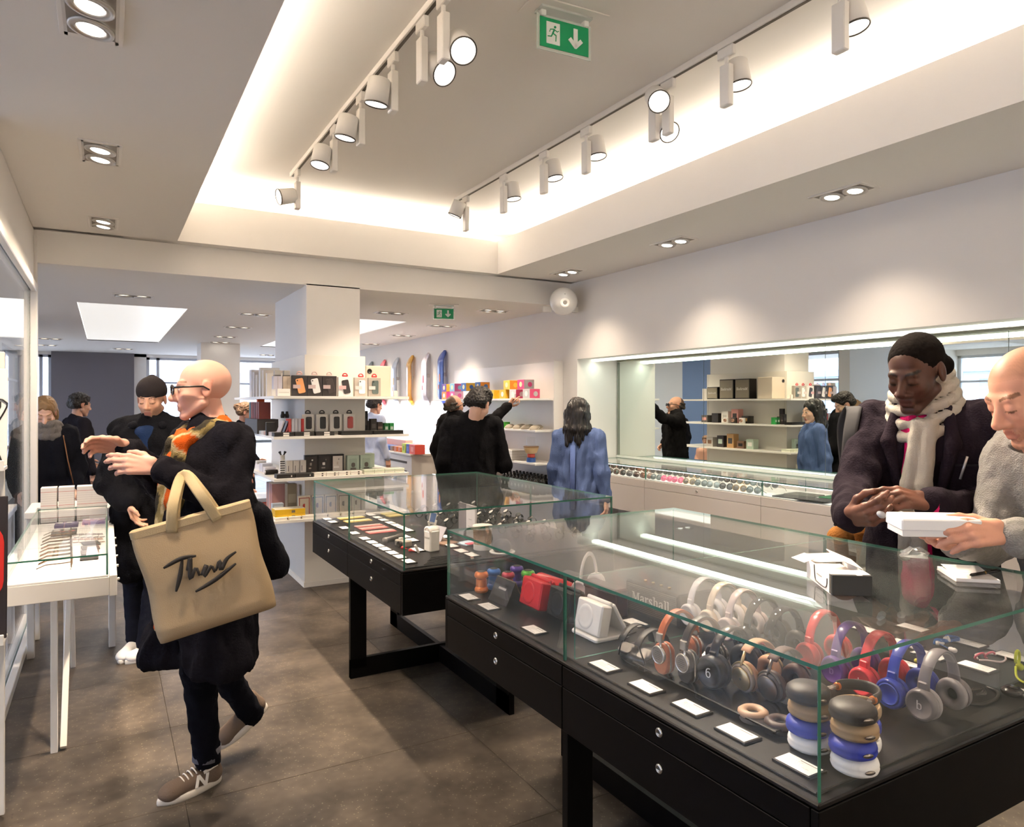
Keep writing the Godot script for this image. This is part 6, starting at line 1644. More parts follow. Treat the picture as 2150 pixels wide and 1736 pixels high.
func niche_goods():
	var y := 0.8846
	var fr := ["4a3324", "5a3a24", "6b4a2c", "3a2f2a", "2f2a28", "7a3a2c", "2a2624", "4d4640"]
	var ln := ["4d3527", "7d4a24", "8a5a2c", "4a4440", "554a3c", "5a5f50", "4a4a44", "5c5a55"]
	var g := "sunglasses in the counter vitrine"
	var z := -6.0
	for j in 2:
		for i in 10:
			var k := i + j * 3
			spectacles("brown and dark sunglasses in the far vitrine section, %s row, %s" % [["front", "back"][j], ["first at the far end", "second", "third", "fourth", "fifth", "sixth", "seventh", "eighth", "ninth", "last before the divider"][i]], Vector3(WX + 0.06 + 0.2 * j, y + 0.03 * j, -5.98 + i * 0.1), fr[k % 8], ln[k % 8], -PI / 2 + 0.15, g, -0.35, 0.025, 0.8)
	for j in 2:
		for i in 9:
			var pink := j == 0 and i in [1, 2]
			spectacles("%s sunglasses in the second vitrine section, %s row, %s" % ["round pink" if pink else "dark rimmed", ["front", "back"][j], ["first", "second", "third", "fourth", "fifth", "sixth", "seventh", "eighth", "last before the tablets"][i]], Vector3(WX + 0.06 + 0.2 * j, y + 0.03 * j, -4.95 + i * 0.14), "d9668c" if pink else ["5d6b68", "8a8f8a", "3a3836", "b59a6a"][(i + j) % 4], "e0567f" if pink else ["6f7a78", "8c9a98", "4a4c4c", "6a6258"][(i + j * 2) % 4], -PI / 2 + 0.15, g, -0.35, 0.025, 0.55 if pink else 0.72)
	var tb := [["black tablet cover in the vitrine, leftmost", Vector3(4.42, y, -3.52), "2a2a29"], ["black tablet cover overlapping the first", Vector3(4.38, y + 0.009, -3.3), "262524"], ["green tablet cover at the back, left", Vector3(4.66, y, -3.3), "1f6a3f"], ["green tablet cover at the back, right", Vector3(4.64, y, -2.98), "227245"], ["dark tablet behind the scarf man's arm", Vector3(4.42, y, -2.92), "31302f"], ["grey tablet cover between black and green", Vector3(4.6, y, -3.56), "6b6a63"]]
	for t in tb:
		var o := thing("tablet_cover", t[0], "tablet case", t[1], 0.1, "tablet covers in the vitrine")
		part("cover", rounded(0.17, 0.24, 0.008, 0.008, 0.0015), mt(t[2], 0.5), o)
		part("fold", box(0.004, 0.0085, 0.22, 0.0), mt("161514", 0.5), o, Vector3(-0.03, 0.0043, 0))
		part("camera_dot", disc(0.004, 0.0006, 0.0002, 10), mt("0d0c0c", 0.3), o, Vector3(0.07, 0.008, -0.1))

# ------------------------------------------------------------------ figures: smooth unions of tapered bones, meshed as surface nets
var fold_noise: FastNoiseLite
func cap(a: Vector3, b: Vector3, ra: float, rb: float, op := 0) -> Array:
	return [0, a, b, ra, rb, op]
func ell(c: Vector3, r: Vector3, op := 0) -> Array:
	return [1, c, r, 0.0, 0.0, op]

func nets(acc: Dictionary, prims: Array, cell: float, k: float, xf := Transform3D.IDENTITY, paint = null, fold := 0.0, ffreq := 1.0, fsquash := 0.4):
	var lo := Vector3(1e9, 1e9, 1e9)
	var hi := -lo
	var mg := k * 0.5 + cell * 2.6 + fold
	for p in prims:
		if p[5] == 1: continue
		if p[0] == 0:
			var r := maxf(p[3], p[4])
			lo = lo.min(p[1] - Vector3.ONE * r).min(p[2] - Vector3.ONE * r)
			hi = hi.max(p[1] + Vector3.ONE * r).max(p[2] + Vector3.ONE * r)
		else:
			lo = lo.min(p[1] - p[2])
			hi = hi.max(p[1] + p[2])
	lo -= Vector3.ONE * mg
	hi += Vector3.ONE * mg
	var nx := int((hi.x - lo.x) / cell) + 2
	var ny := int((hi.y - lo.y) / cell) + 2
	var nz := int((hi.z - lo.z) / cell) + 2
	var F := PackedFloat32Array()
	F.resize(nx * ny * nz)
	F.fill(1.0)
	var sx := 1
	var sy := nx
	var sz := nx * ny
	for p in prims:
		var is_cap: bool = p[0] == 0
		var a: Vector3 = p[1]
		var b: Vector3 = p[2]
		var ra: float = p[3]
		var rb: float = p[4]
		var sub: bool = p[5] == 1
		var plo: Vector3
		var phi: Vector3
		if is_cap:
			var r := maxf(ra, rb) + mg
			plo = a.min(b) - Vector3.ONE * r
			phi = a.max(b) + Vector3.ONE * r
		else:
			plo = a - b - Vector3.ONE * mg
			phi = a + b + Vector3.ONE * mg
		var i0 := maxi(0, int((plo.x - lo.x) / cell))
		var i1 := mini(nx - 1, int((phi.x - lo.x) / cell) + 1)
		var j0 := maxi(0, int((plo.y - lo.y) / cell))
		var j1 := mini(ny - 1, int((phi.y - lo.y) / cell) + 1)
		var k0 := maxi(0, int((plo.z - lo.z) / cell))
		var k1 := mini(nz - 1, int((phi.z - lo.z) / cell) + 1)
		var ab := b - a
		var il := 1.0 / maxf(ab.length_squared(), 1e-9)
		var dr := rb - ra
		var ir := Vector3(1.0 / maxf(b.x, 1e-6), 1.0 / maxf(b.y, 1e-6), 1.0 / maxf(b.z, 1e-6))
		var mr := minf(b.x, minf(b.y, b.z))
		for kk in range(k0, k1 + 1):
			for jj in range(j0, j1 + 1):
				var at := kk * sz + jj * sy + i0
				var q := Vector3(lo.x + i0 * cell, lo.y + jj * cell, lo.z + kk * cell) - a
				for ii in range(i0, i1 + 1):
					var d: float
					if is_cap:
						var t := clampf(q.dot(ab) * il, 0.0, 1.0)
						d = (q - ab * t).length() - ra - dr * t
					else:
						var e := q * ir
						var l := e.length()
						d = l * (l - 1.0) / maxf((e * ir).length(), 1e-6)
					if d < mg:
						var f := F[at]
						if sub:
							var h := maxf(k - absf(f + d), 0.0)
							F[at] = maxf(f, -d) + h * h * 0.25 / k
						else:
							var h := maxf(k - absf(f - d), 0.0)
							F[at] = minf(f, d) - h * h * 0.25 / k
					q.x += cell
					at += 1
	if fold > 0.0:
		if fold_noise == null:
			fold_noise = FastNoiseLite.new()
			fold_noise.seed = 5
			fold_noise.frequency = 1.0
			fold_noise.fractal_octaves = 2
		var lim := 2.5 * cell + fold
		for kk in nz:
			for jj in ny:
				var at := kk * sz + jj * sy
				for ii in nx:
					if absf(F[at]) < lim:
						F[at] += fold * fold_noise.get_noise_3d((lo.x + ii * cell) * ffreq, (lo.y + jj * cell) * ffreq * fsquash, (lo.z + kk * cell) * ffreq) * 1.6
					at += 1
	var V: PackedVector3Array = acc.v
	var N: PackedVector3Array = acc.n
	var C: PackedColorArray = acc.c
	var I: PackedInt32Array = acc.i
	var ids := PackedInt32Array()
	ids.resize(nx * ny * nz)
	ids.fill(-1)
	var cells := PackedInt32Array()
	var off := [0, sx, sy, sx + sy, sz, sz + sx, sz + sy, sz + sx + sy]
	var lim2 := cell * 1.9 + fold
	for kk in nz - 1:
		for jj in ny - 1:
			var at := kk * sz + jj * sy
			for ii in nx - 1:
				var f0 := F[at]
				if f0 < lim2 and f0 > -lim2:
					var n := 0
					var f1 := F[at + sx]
					var f2 := F[at + sy]
					var f3 := F[at + sx + sy]
					var f4 := F[at + sz]
					var f5 := F[at + sz + sx]
					var f6 := F[at + sz + sy]
					var f7 := F[at + sz + sx + sy]
					n = int(f0 < 0.0) + int(f1 < 0.0) + int(f2 < 0.0) + int(f3 < 0.0) + int(f4 < 0.0) + int(f5 < 0.0) + int(f6 < 0.0) + int(f7 < 0.0)
					if n > 0 and n < 8:
						var s := Vector3.ZERO
						var m := 0
						if (f0 < 0.0) != (f1 < 0.0): s += Vector3(f0 / (f0 - f1), 0, 0); m += 1
						if (f2 < 0.0) != (f3 < 0.0): s += Vector3(f2 / (f2 - f3), 1, 0); m += 1
						if (f4 < 0.0) != (f5 < 0.0): s += Vector3(f4 / (f4 - f5), 0, 1); m += 1
						if (f6 < 0.0) != (f7 < 0.0): s += Vector3(f6 / (f6 - f7), 1, 1); m += 1
						if (f0 < 0.0) != (f2 < 0.0): s += Vector3(0, f0 / (f0 - f2), 0); m += 1
						if (f1 < 0.0) != (f3 < 0.0): s += Vector3(1, f1 / (f1 - f3), 0); m += 1
						if (f4 < 0.0) != (f6 < 0.0): s += Vector3(0, f4 / (f4 - f6), 1); m += 1
						if (f5 < 0.0) != (f7 < 0.0): s += Vector3(1, f5 / (f5 - f7), 1); m += 1
						if (f0 < 0.0) != (f4 < 0.0): s += Vector3(0, 0, f0 / (f0 - f4)); m += 1
						if (f1 < 0.0) != (f5 < 0.0): s += Vector3(1, 0, f1 / (f1 - f5)); m += 1
						if (f2 < 0.0) != (f6 < 0.0): s += Vector3(0, 1, f2 / (f2 - f6)); m += 1
						if (f3 < 0.0) != (f7 < 0.0): s += Vector3(1, 1, f3 / (f3 - f7)); m += 1
						s /= m
						var g := Vector3((f1 - f0) + (f3 - f2) + (f5 - f4) + (f7 - f6), (f2 - f0) + (f3 - f1) + (f6 - f4) + (f7 - f5), (f4 - f0) + (f5 - f1) + (f6 - f2) + (f7 - f3))
						var pos := lo + (Vector3(ii, jj, kk) + s) * cell
						ids[at] = V.size()
						cells.append(at)
						V.append(xf * pos)
						N.append((xf.basis * g).normalized())
						C.append(paint.call(pos) if paint != null else Color.WHITE)
				at += 1
	for at in cells:
		var ins := F[at] < 0.0
		# x edge
		if ins != (F[at + sx] < 0.0): _net_quad(I, ids, at, at - sy, at - sy - sz, at - sz, ins)
		if ins != (F[at + sy] < 0.0): _net_quad(I, ids, at, at - sz, at - sz - sx, at - sx, ins)
		if ins != (F[at + sz] < 0.0): _net_quad(I, ids, at, at - sx, at - sx - sy, at - sy, ins)
	acc.v = V
	acc.n = N
	acc.c = C
	acc.i = I

func _net_quad(I: PackedInt32Array, ids: PackedInt32Array, a: int, b: int, c: int, d: int, flip: bool):
	if b < 0 or c < 0 or d < 0: return
	var A := ids[a]
	var B := ids[b]
	var C := ids[c]
	var D := ids[d]
	if A < 0 or B < 0 or C < 0 or D < 0: return
	if flip: I.append_array(PackedInt32Array([A, D, C, A, C, B]))
	else: I.append_array(PackedInt32Array([A, B, C, A, C, D]))

func acc_new() -> Dictionary:
	return {"v": PackedVector3Array(), "n": PackedVector3Array(), "c": PackedColorArray(), "i": PackedInt32Array()}

func acc_mesh(acc: Dictionary) -> ArrayMesh:
	var m := ArrayMesh.new()
	if acc.v.size() == 0: return m
	var ar := []
	ar.resize(Mesh.ARRAY_MAX)
	ar[Mesh.ARRAY_VERTEX] = acc.v
	ar[Mesh.ARRAY_NORMAL] = acc.n
	ar[Mesh.ARRAY_COLOR] = acc.c
	ar[Mesh.ARRAY_INDEX] = acc.i
	m.add_surface_from_arrays(Mesh.PRIMITIVE_TRIANGLES, ar)
	return m

func net_part(called: String, prims: Array, cell: float, k: float, m: Material, parent: Node3D, paint = null, fold := 0.0, ffreq := 14.0, fsquash := 0.4, xf := Transform3D.IDENTITY) -> MeshInstance3D:
	var acc := acc_new()
	nets(acc, prims, cell, k, xf, paint, fold, ffreq, fsquash)
	return part(called, acc_mesh(acc), m, parent)

func lin(hex: String) -> Color:
	return Color(hex).srgb_to_linear()

# ---- a figure's frame: metres in the figure's own left / up / forward, bent at the pelvis
var pf := Vector3(0, 0, 1)
var pl := Vector3(1, 0, 0)
var plean := Vector3.ZERO
var ps := 1.0
func T(x: float, y: float, z: float) -> Vector3:
	return (pl * x + Vector3.UP * y + pf * z) * ps + plean * maxf(0.0, (y - 0.93) / 0.55)

func frame(f: Vector2, lean := Vector3.ZERO, s := 1.0):
	pf = Vector3(f.x, 0, f.y).normalized()
	pl = Vector3.UP.cross(pf)
	plean = lean
	ps = s

func hand(wrist: Vector3, dir: Vector3, palm: Vector3, side: float, curl: Array, s := 1.0, thumb := 0.3) -> Array:
	var y := dir.normalized()
	var z := -(palm - y * palm.dot(y)).normalized()
	var x := y.cross(z) * side
	var out := []
	var lens := [[0.042, 0.025, 0.02], [0.046, 0.029, 0.021], [0.043, 0.026, 0.02], [0.034, 0.02, 0.018]]
	var xs := [0.03, 0.0105, -0.0095, -0.0275]
	var ys := [0.09, 0.094, 0.089, 0.08]
	for i in 4:
		var kn: Vector3 = wrist + (x * xs[i] + y * ys[i] + z * (0.003 if i in [1, 2] else 0.0)) * s
		out.append(cap(wrist + (x * xs[i] * 0.6 + y * 0.012) * s, kn, 0.0145 * s, 0.0112 * s))
		var p := kn
		var th := 0.0
		var c = curl[i] if curl[i] is Array else [curl[i], curl[i] * 1.1, curl[i] * 0.7]
		for j in 3:
			th += c[j]
			var d: Vector3 = y * cos(th) - z * sin(th) + x * xs[i] * 1.6
			var q: Vector3 = p + d.normalized() * lens[i][j] * s
			out.append(cap(p, q, [0.0094, 0.0085, 0.0078][j] * s * (0.9 if i == 3 else 1.0), [0.0085, 0.0078, 0.0068][j] * s * (0.9 if i == 3 else 1.0)))
			p = q
	var t0 := wrist + (x * 0.022 + y * 0.02 - z * 0.004) * s
	var t1 := t0 + (x * 0.75 + y * 0.75 - z * (0.25 + thumb)).normalized() * 0.042 * s
	var t2 := t1 + (x * (0.45 - thumb * 0.5) + y * 0.9 - z * (0.2 + thumb)).normalized() * 0.032 * s
	var t3 := t2 + (x * (0.25 - thumb * 0.7) + y * 1.0 - z * (0.1 + thumb * 0.6)).normalized() * 0.026 * s
	out.append(cap(t0, t1, 0.0165 * s, 0.0125 * s))
	out.append(cap(t1, t2, 0.0115 * s, 0.0102 * s))
	out.append(cap(t2, t3, 0.01 * s, 0.0082 * s))
	return out

func head_prims(o := {}) -> Array:
	var j: float = o.get("jaw", 1.0)
	var P := [ell(Vector3(0, 0.037, -0.018), Vector3(0.076, 0.085, 0.097)), ell(Vector3(0, -0.02, 0.028), Vector3(0.063, 0.085, 0.064))]
	for s in [-1.0, 1.0]:
		P.append(cap(Vector3(s * 0.052 * j, -0.05, 0.0), Vector3(s * 0.016 * j, -0.098, 0.058), 0.021, 0.017))
		P.append(ell(Vector3(s * 0.036, -0.022, 0.058), Vector3(0.024, 0.022, 0.022)))
	P.append(cap(Vector3(-0.012, -0.1, 0.066), Vector3(0.012, -0.1, 0.066), 0.0165, 0.0165))
	P.append(cap(Vector3(-0.034, 0.026, 0.073), Vector3(0.034, 0.026, 0.073), 0.0135, 0.0135))
	return P

func face_prims(o := {}) -> Array:
	var n: float = o.get("nose", 1.0)
	var w: float = o.get("nose_w", 1.0)
	var P := []
	for s in [-1.0, 1.0]: P.append(ell(Vector3(s * 0.031, 0.004, 0.096), Vector3(0.019, 0.012, 0.016), 1))
	for s in [-1.0, 1.0]: P.append(ell(Vector3(s * 0.031, 0.004, 0.076), Vector3(0.0145, 0.0125, 0.0125)))
	P.append(cap(Vector3(0, 0.014, 0.084), Vector3(0, -0.03, 0.099 + 0.008 * n), 0.0075, 0.0125 * n))
	for s in [-1.0, 1.0]: P.append(ell(Vector3(s * 0.0125 * w, -0.036, 0.094), Vector3(0.009 * w, 0.008, 0.011)))
	P.append(cap(Vector3(-0.016, -0.062, 0.082), Vector3(0.016, -0.062, 0.082), 0.007, 0.007))
	P.append(cap(Vector3(-0.013, -0.0745, 0.081), Vector3(0.013, -0.0745, 0.081), 0.0078, 0.0078))
	P.append(cap(Vector3(-0.022, -0.0685, 0.094), Vector3(0.022, -0.0685, 0.094), 0.0022, 0.0022, 1))
	for s in [-1.0, 1.0]:
		P.append(ell(Vector3(s * 0.079, 0.002, -0.012), Vector3(0.009, 0.033, 0.019)))
		P.append(ell(Vector3(s * 0.089, 0.006, -0.006), Vector3(0.0055, 0.02, 0.009), 1))
	return P

func face_paint(o: Dictionary) -> Callable:
	var skin := lin(o.skin)
	var lip := lin(o.get("lip", "a86a5c"))
	var hair := lin(o.get("hair", "2a211c"))
	var brow := lin(o.get("brow", o.get("hair", "2a211c")))
	var stub: float = o.get("stubble", 0.0)
	var line: float = o.get("hairline", 9.0)    # painted cropped hair above this height at the front
	var open: bool = o.get("open", false)
	var mix: float = o.get("crop", 1.0)
	var blush: Color = skin.lerp(Color(skin.r * 1.0, skin.g * 0.62, skin.b * 0.55), 0.45)
	return func(p: Vector3) -> Color:
		var c := skin
		var ax := absf(p.x)
		var ch := clampf(1.0 - (Vector2(ax - 0.036, p.y + 0.028).length() / 0.03), 0.0, 1.0)
		var ns := clampf(1.0 - Vector3(p.x, p.y + 0.03, p.z - 0.1).length() / 0.03, 0.0, 1.0)
		c = c.lerp(blush, maxf(ch * 0.6, ns * 0.7) if p.z > 0.03 else (0.8 if ax > 0.074 and p.y < 0.04 else 0.0))
		if stub > 0.0 and p.z > -0.02:
			var b := smoothstep(-0.04, -0.06, p.y - 0.25 * maxf(0.0, 0.06 - p.z))
			if Vector2(p.x, p.y + 0.068).length() < 0.021: b *= 0.4
			c = c.lerp(hair, stub * b * (0.75 + 0.25 * sin(p.x * 2100.0) * sin(p.y * 1900.0)))
		if p.z > 0.068 and ax < 0.0245 - absf(p.y + 0.0685) * 0.9 and p.y > -0.0835 and p.y < -0.0555: c = c.lerp(lip, 0.85)
		if p.z > 0.045 and ax > 0.012 and ax < 0.05:
			var by := 0.0265 + 0.008 * sin(clampf((ax - 0.012) / 0.038, 0, 1) * 2.2)
			if absf(p.y - by) < 0.0042 - 0.04 * maxf(0.0, ax - 0.04): c = c.lerp(brow, 0.85)
		if p.z > 0.06:
			var ex := (ax - 0.031) / 0.0145
			if absf(ex) < 1.0:
				var lid := 0.0065 * (1.0 - ex * ex)
				if open:
					if p.y - 0.004 < lid and p.y - 0.004 > -lid * 0.8: c = lin("2a1d16") if absf(ex) < 0.42 else lin("d9d2cb")
					elif absf(p.y - 0.004 - lid) < 0.0022: c = c.lerp(brow, 0.8)
				elif absf(p.y + 0.0015 + 0.003 * (1.0 - ex * ex)) < 0.0024: c = c.lerp(brow, 0.85)
		var hl := line - 0.1 * clampf((0.05 - p.z) / 0.1, 0.0, 1.0) * clampf((ax - 0.03) / 0.04, 0.3, 1.0) if p.z > -0.05 else -0.05
		if line < 1.0 and p.y > hl and not (ax > 0.076 and p.y < 0.045):
			c = c.lerp(hair, mix * (0.85 + 0.15 * sin(p.x * 900.0) * sin(p.z * 1100.0 + p.y * 700.0)) * clampf((p.y - hl) / 0.012, 0.3, 1.0))
		return c

func head_xf(c: Vector3, look: Vector3, roll := 0.0, s := 1.0) -> Transform3D:
	var z := look.normalized()
	var x := Vector3.UP.cross(z).normalized()
	var y := z.cross(x)
	return Transform3D(Basis(x, y, z) * Basis(Vector3(0, 0, 1), roll) * Basis.from_scale(Vector3.ONE * s), c)

# body: one continuous skin mesh of head, neck, trunk, limbs and hands
func body_mesh(o: Dictionary) -> ArrayMesh:
	var acc := acc_new()
	var sk := lin(o.skin)
	var flat := func(_p: Vector3) -> Color: return sk
	var hx: Transform3D = o.head
	nets(acc, head_prims(o) + face_prims(o), o.get("cell", 0.005), 0.011, hx, face_paint(o))
	var neck: Vector3 = o.neck
	var core := [cap(hx * Vector3(0, -0.05, -0.025), neck, 0.05 * ps, 0.056 * ps), cap(neck, T(0, 1.36, -0.01), 0.058 * ps, 0.1 * ps), cap(T(-0.08, 1.34, 0), T(-0.07, 0.98, 0), 0.085, 0.09), cap(T(0.08, 1.34, 0), T(0.07, 0.98, 0), 0.085, 0.09), cap(o.lsh, o.lelb, 0.045, 0.036), cap(o.rsh, o.relb, 0.045, 0.036), cap(o.lelb, o.lwr, 0.036, 0.025), cap(o.relb, o.rwr, 0.036, 0.025), cap(o.lhip, o.lknee, 0.07, 0.045), cap(o.rhip, o.rknee, 0.07, 0.045), cap(o.lknee, o.lank, 0.045, 0.032), cap(o.rknee, o.rank, 0.045, 0.032)]
	nets(acc, core, o.get("core_cell", 0.014), 0.03, Transform3D.IDENTITY, flat)
	for h in o.get("hands", []):
		var pr: Array = h + [cap(h[0][1], h[0][1], 0.02, 0.02)]
		nets(acc, pr, o.get("hand_cell", 0.0045), 0.009, Transform3D.IDENTITY, o.get("hand_paint", flat))
	return acc_mesh(acc)

func std_joints(o: Dictionary):
	var d := {"lsh": T(0.17, 1.42, -0.005), "rsh": T(-0.17, 1.42, -0.005), "lelb": T(0.23, 1.14, -0.03), "relb": T(-0.23, 1.14, -0.03), "lwr": T(0.24, 0.9, 0.05), "rwr": T(-0.24, 0.9, 0.05), "lhip": T(0.09, 0.92, 0), "rhip": T(-0.09, 0.92, 0), "lknee": T(0.1, 0.5, 0.02), "rknee": T(-0.1, 0.5, 0.02), "lank": T(0.1, 0.09, -0.01), "rank": T(-0.1, 0.09, -0.01), "neck": T(0, 1.475, -0.012)}
	for k in d: if not o.has(k): o[k] = d[k]

func torso_prims(g: float, hem := 0.9, belly := 0.0) -> Array:
	var P := [cap(T(-0.155, 1.425, -0.012), T(0.155, 1.425, -0.012), (0.056 + g) * ps, (0.056 + g) * ps)]
	for s in [-1.0, 1.0]:
		P.append(cap(T(s * 0.085, 1.34, 0.005), T(s * 0.07, 1.1, 0.01), (0.098 + g) * ps, (0.096 + g) * ps))
		P.append(cap(T(s * 0.06, 1.1, 0.015 + belly), T(s * 0.075, 0.95, 0.0), (0.1 + g + belly) * ps, (0.108 + g) * ps))
		if hem < 0.9: P.append(cap(T(s * 0.08, 0.93, 0.0), T(s * 0.1, hem, 0.0), (0.108 + g) * ps, (0.112 + g * 1.6) * ps))
	P.append(cap(T(0, 1.36, -0.035), T(0, 1.15, -0.02), (0.09 + g) * ps, (0.09 + g) * ps))
	P.append(cap(T(0, 1.43, -0.03), T(0, 1.47, -0.02), (0.075 + g) * ps, (0.062 + g) * ps))
	return P

func arm_prims(sh: Vector3, el: Vector3, wr: Vector3, g: float) -> Array:
	return [cap(sh, el, (0.056 + g) * ps, (0.043 + g) * ps), cap(el, el.lerp(wr, 0.93), (0.044 + g) * ps, (0.033 + g) * ps)]

func leg_prims(hip: Vector3, knee: Vector3, ank: Vector3, g: float) -> Array:
	return [cap(hip, knee, (0.088 + g) * ps, (0.06 + g) * ps), cap(knee, ank, (0.06 + g) * ps, (0.048 + g) * ps)]

func trousers(o: Dictionary, col: String, t: Node3D, cell := 0.016, g := 0.006, fold := 0.006):
	var P := [cap(T(-0.06, 0.97, 0), T(0.06, 0.97, 0), 0.11 * ps, 0.11 * ps)]
	P.append_array(leg_prims(o.lhip, o.lknee, o.lank, g))
	P.append_array(leg_prims(o.rhip, o.rknee, o.rank, g))
	net_part("trousers", P, cell, 0.03, cloth(col, 9.0, 0.15), t, null, fold, 16.0, 1.0)

func shoe(t: Node3D, heel: Vector3, toe: Vector3, col: String, sole: String, detail := false, up := Vector3.UP):
	var d := (toe - heel)
	var L := d.length()
	var z := d / L
	var x := up.cross(z).normalized()
	var y := z.cross(x)
	var h := Node3D.new()
	h.name = "shoe"
	t.add_child(h, true)
	h.transform = Transform3D(Basis(x, y, z), heel)
	var o := []
	for i in 28:
		var a := TAU * i / 28
		var zz := 0.5 + 0.5 * sin(a)
		var w := lerpf(0.034, 0.045, smoothstep(0.1, 0.7, zz)) * (1.0 if zz < 0.75 else sqrt(maxf(0.02, 1.0 - pow((zz - 0.75) / 0.27, 2))))
		o.append(Vector2(cos(a) * w, zz * L))
	o.reverse()
	var st := begin(true)
	add_stack(st, [[o, 0.0], [o.map(func(p): return Vector2(p.x * 1.06, (p.y - L / 2) * 1.02 + L / 2)), 0.008], [o.map(func(p): return Vector2(p.x * 1.06, (p.y - L / 2) * 1.02 + L / 2)), 0.02], [o, 0.026]])
	part("sole", done(st), mt(sole, 0.6), h)
	var P := [cap(Vector3(0, 0.045, 0.035), Vector3(0, 0.04, L - 0.055), 0.034, 0.03), cap(Vector3(0, 0.052, L * 0.35), Vector3(0, 0.035, L - 0.05), 0.036, 0.032), ell(Vector3(0, 0.034, L - 0.055), Vector3(0.041, 0.028, 0.05)), cap(Vector3(0, 0.05, 0.04), Vector3(0, 0.1, 0.045), 0.036, 0.034)]
	net_part("upper", P, 0.007 if detail else 0.01, 0.02, cloth(col, 12.0, 0.12), h)
	if detail:
		for i in 6:
			var zz := L * 0.36 + i * 0.0165
			var yy := 0.096 - i * 0.0055
			part("lace", tube(arc(Vector3(0, yy - 0.024, zz), 0.03, 0.5, PI - 0.5, 8, Vector3.RIGHT, Vector3(0, 0.95, 0.3)), 0.0028, 6), mt("e6ddd3", 0.7), h)
		for s in [-1.0, 1.0]: part("lace_bow", tube(arc(Vector3(s * 0.014, 0.1, L * 0.35), 0.014, 0, TAU, 12, Vector3(1, 0.3, 0).normalized(), Vector3(0, 0.5, 0.8)), 0.0026, 6), mt("e6ddd3", 0.7), h)
		for s in [-1.0, 1.0]:
			var n := part("emblem", n_mark(), mt("ece6de", 0.6), h)
			n.transform = Transform3D(Basis(Vector3(0, 0, -s), Vector3(-s * 0.25, 1, 0).normalized(), Vector3(s, 0.25, 0).normalized()), Vector3(s * 0.039, 0.052, L * 0.38))
			part("heel_stripe", box(0.002, 0.014, 0.06, 0.0008), mt("ded6cc", 0.6), h, Vector3(s * 0.037, 0.086, L * 0.24), Vector3(0.25, 0, s * 0.15))
	return h

func n_mark() -> ArrayMesh:      # a slanted block letter N
	var st := begin()
	var sl := Basis(Vector3(1, 0, 0), Vector3(0.3, 1, 0), Vector3(0, 0, 1))
	for b in [[-0.019, 0.0, 0.012, 0.04], [0.019, 0.0, 0.012, 0.04]]: add_box(st, sl * Vector3(b[0], b[1], 0), Vector3(b[2], b[3], 0.003), 0.0, sl)
	add_box(st, Vector3(0, 0, 0), Vector3(0.013, 0.047, 0.003), 0.0, Basis(Vector3(1, 0, 0), Vector3(-0.55, 1, 0), Vector3(0, 0, 1)))
	return done(st)

func glasses_on(t: Node3D, hx: Transform3D, frame_hex: String, lens_hex: String, a: float):
	var g := Node3D.new()
	g.name = "glasses"
	t.add_child(g, true)
	g.transform = hx
	var m := mt(frame_hex, 0.3)
	for s in [-1.0, 1.0]:
		part("rim", tube(arc(Vector3(s * 0.033, 0.004, 0.106), 0.024, 0, TAU, 22, Vector3(1.1, 0, -s * 0.12), Vector3(0, 0.78, 0)), 0.003, 6), m, g)
		part("lens", lathe([Vector2(0, 0), Vector2(0.024, 0), Vector2(0.024, 0.001), Vector2(0, 0.0015)], 20, "onlens"), glass(lens_hex, a, 0.02), g, Vector3(s * 0.033, 0.004, 0.105), Vector3(PI / 2, 0, 0)).scale = Vector3(1.08, 1, 0.78)
		part("temple", tube([Vector3(s * 0.06, 0.012, 0.1), Vector3(s * 0.077, 0.014, 0.07), Vector3(s * 0.086, 0.014, 0.0), Vector3(s * 0.085, 0.0, -0.022)], [0.005, 0.0045, 0.0035, 0.003], 6), m, g)
	part("bridge", tube([Vector3(-0.011, 0.012, 0.108), Vector3(0, 0.015, 0.111), Vector3(0.011, 0.012, 0.108)], 0.003, 6), m, g)

func ears_hair_cap(extra: Array, frontline := 0.07, thick := 0.008) -> Array:
	# cropped hair shell over the cranium
	var P := [ell(Vector3(0, 0.044, -0.024), Vector3(0.078 + thick, 0.086 + thick, 0.098 + thick)), cap(Vector3(-0.05, 0.0, -0.075), Vector3(0.05, 0.0, -0.075), 0.035 + thick, 0.035 + thick)]
	P.append_array(extra)
	P.append(ell(Vector3(0, frontline - 0.1, 0.12), Vector3(0.105, 0.11, 0.1), 1))
	for s in [-1.0, 1.0]: P.append(ell(Vector3(s * 0.095, -0.015, 0.01), Vector3(0.03, 0.05, 0.045), 1))
	P.append(ell(Vector3(0, -0.12, 0.02), Vector3(0.12, 0.085, 0.12), 1))
	return P

# ------------------------------------------------------------------ the people
func person(label: String, at: Vector2) -> Node3D:
	return thing("person", label, "person", Vector3(at.x, 0, at.y))

func people():
	walking_man()
	scarf_man()
	grey_man()
	young_man()
	blue_woman()
	pointing_man()
	beanie_man()
	back_people()

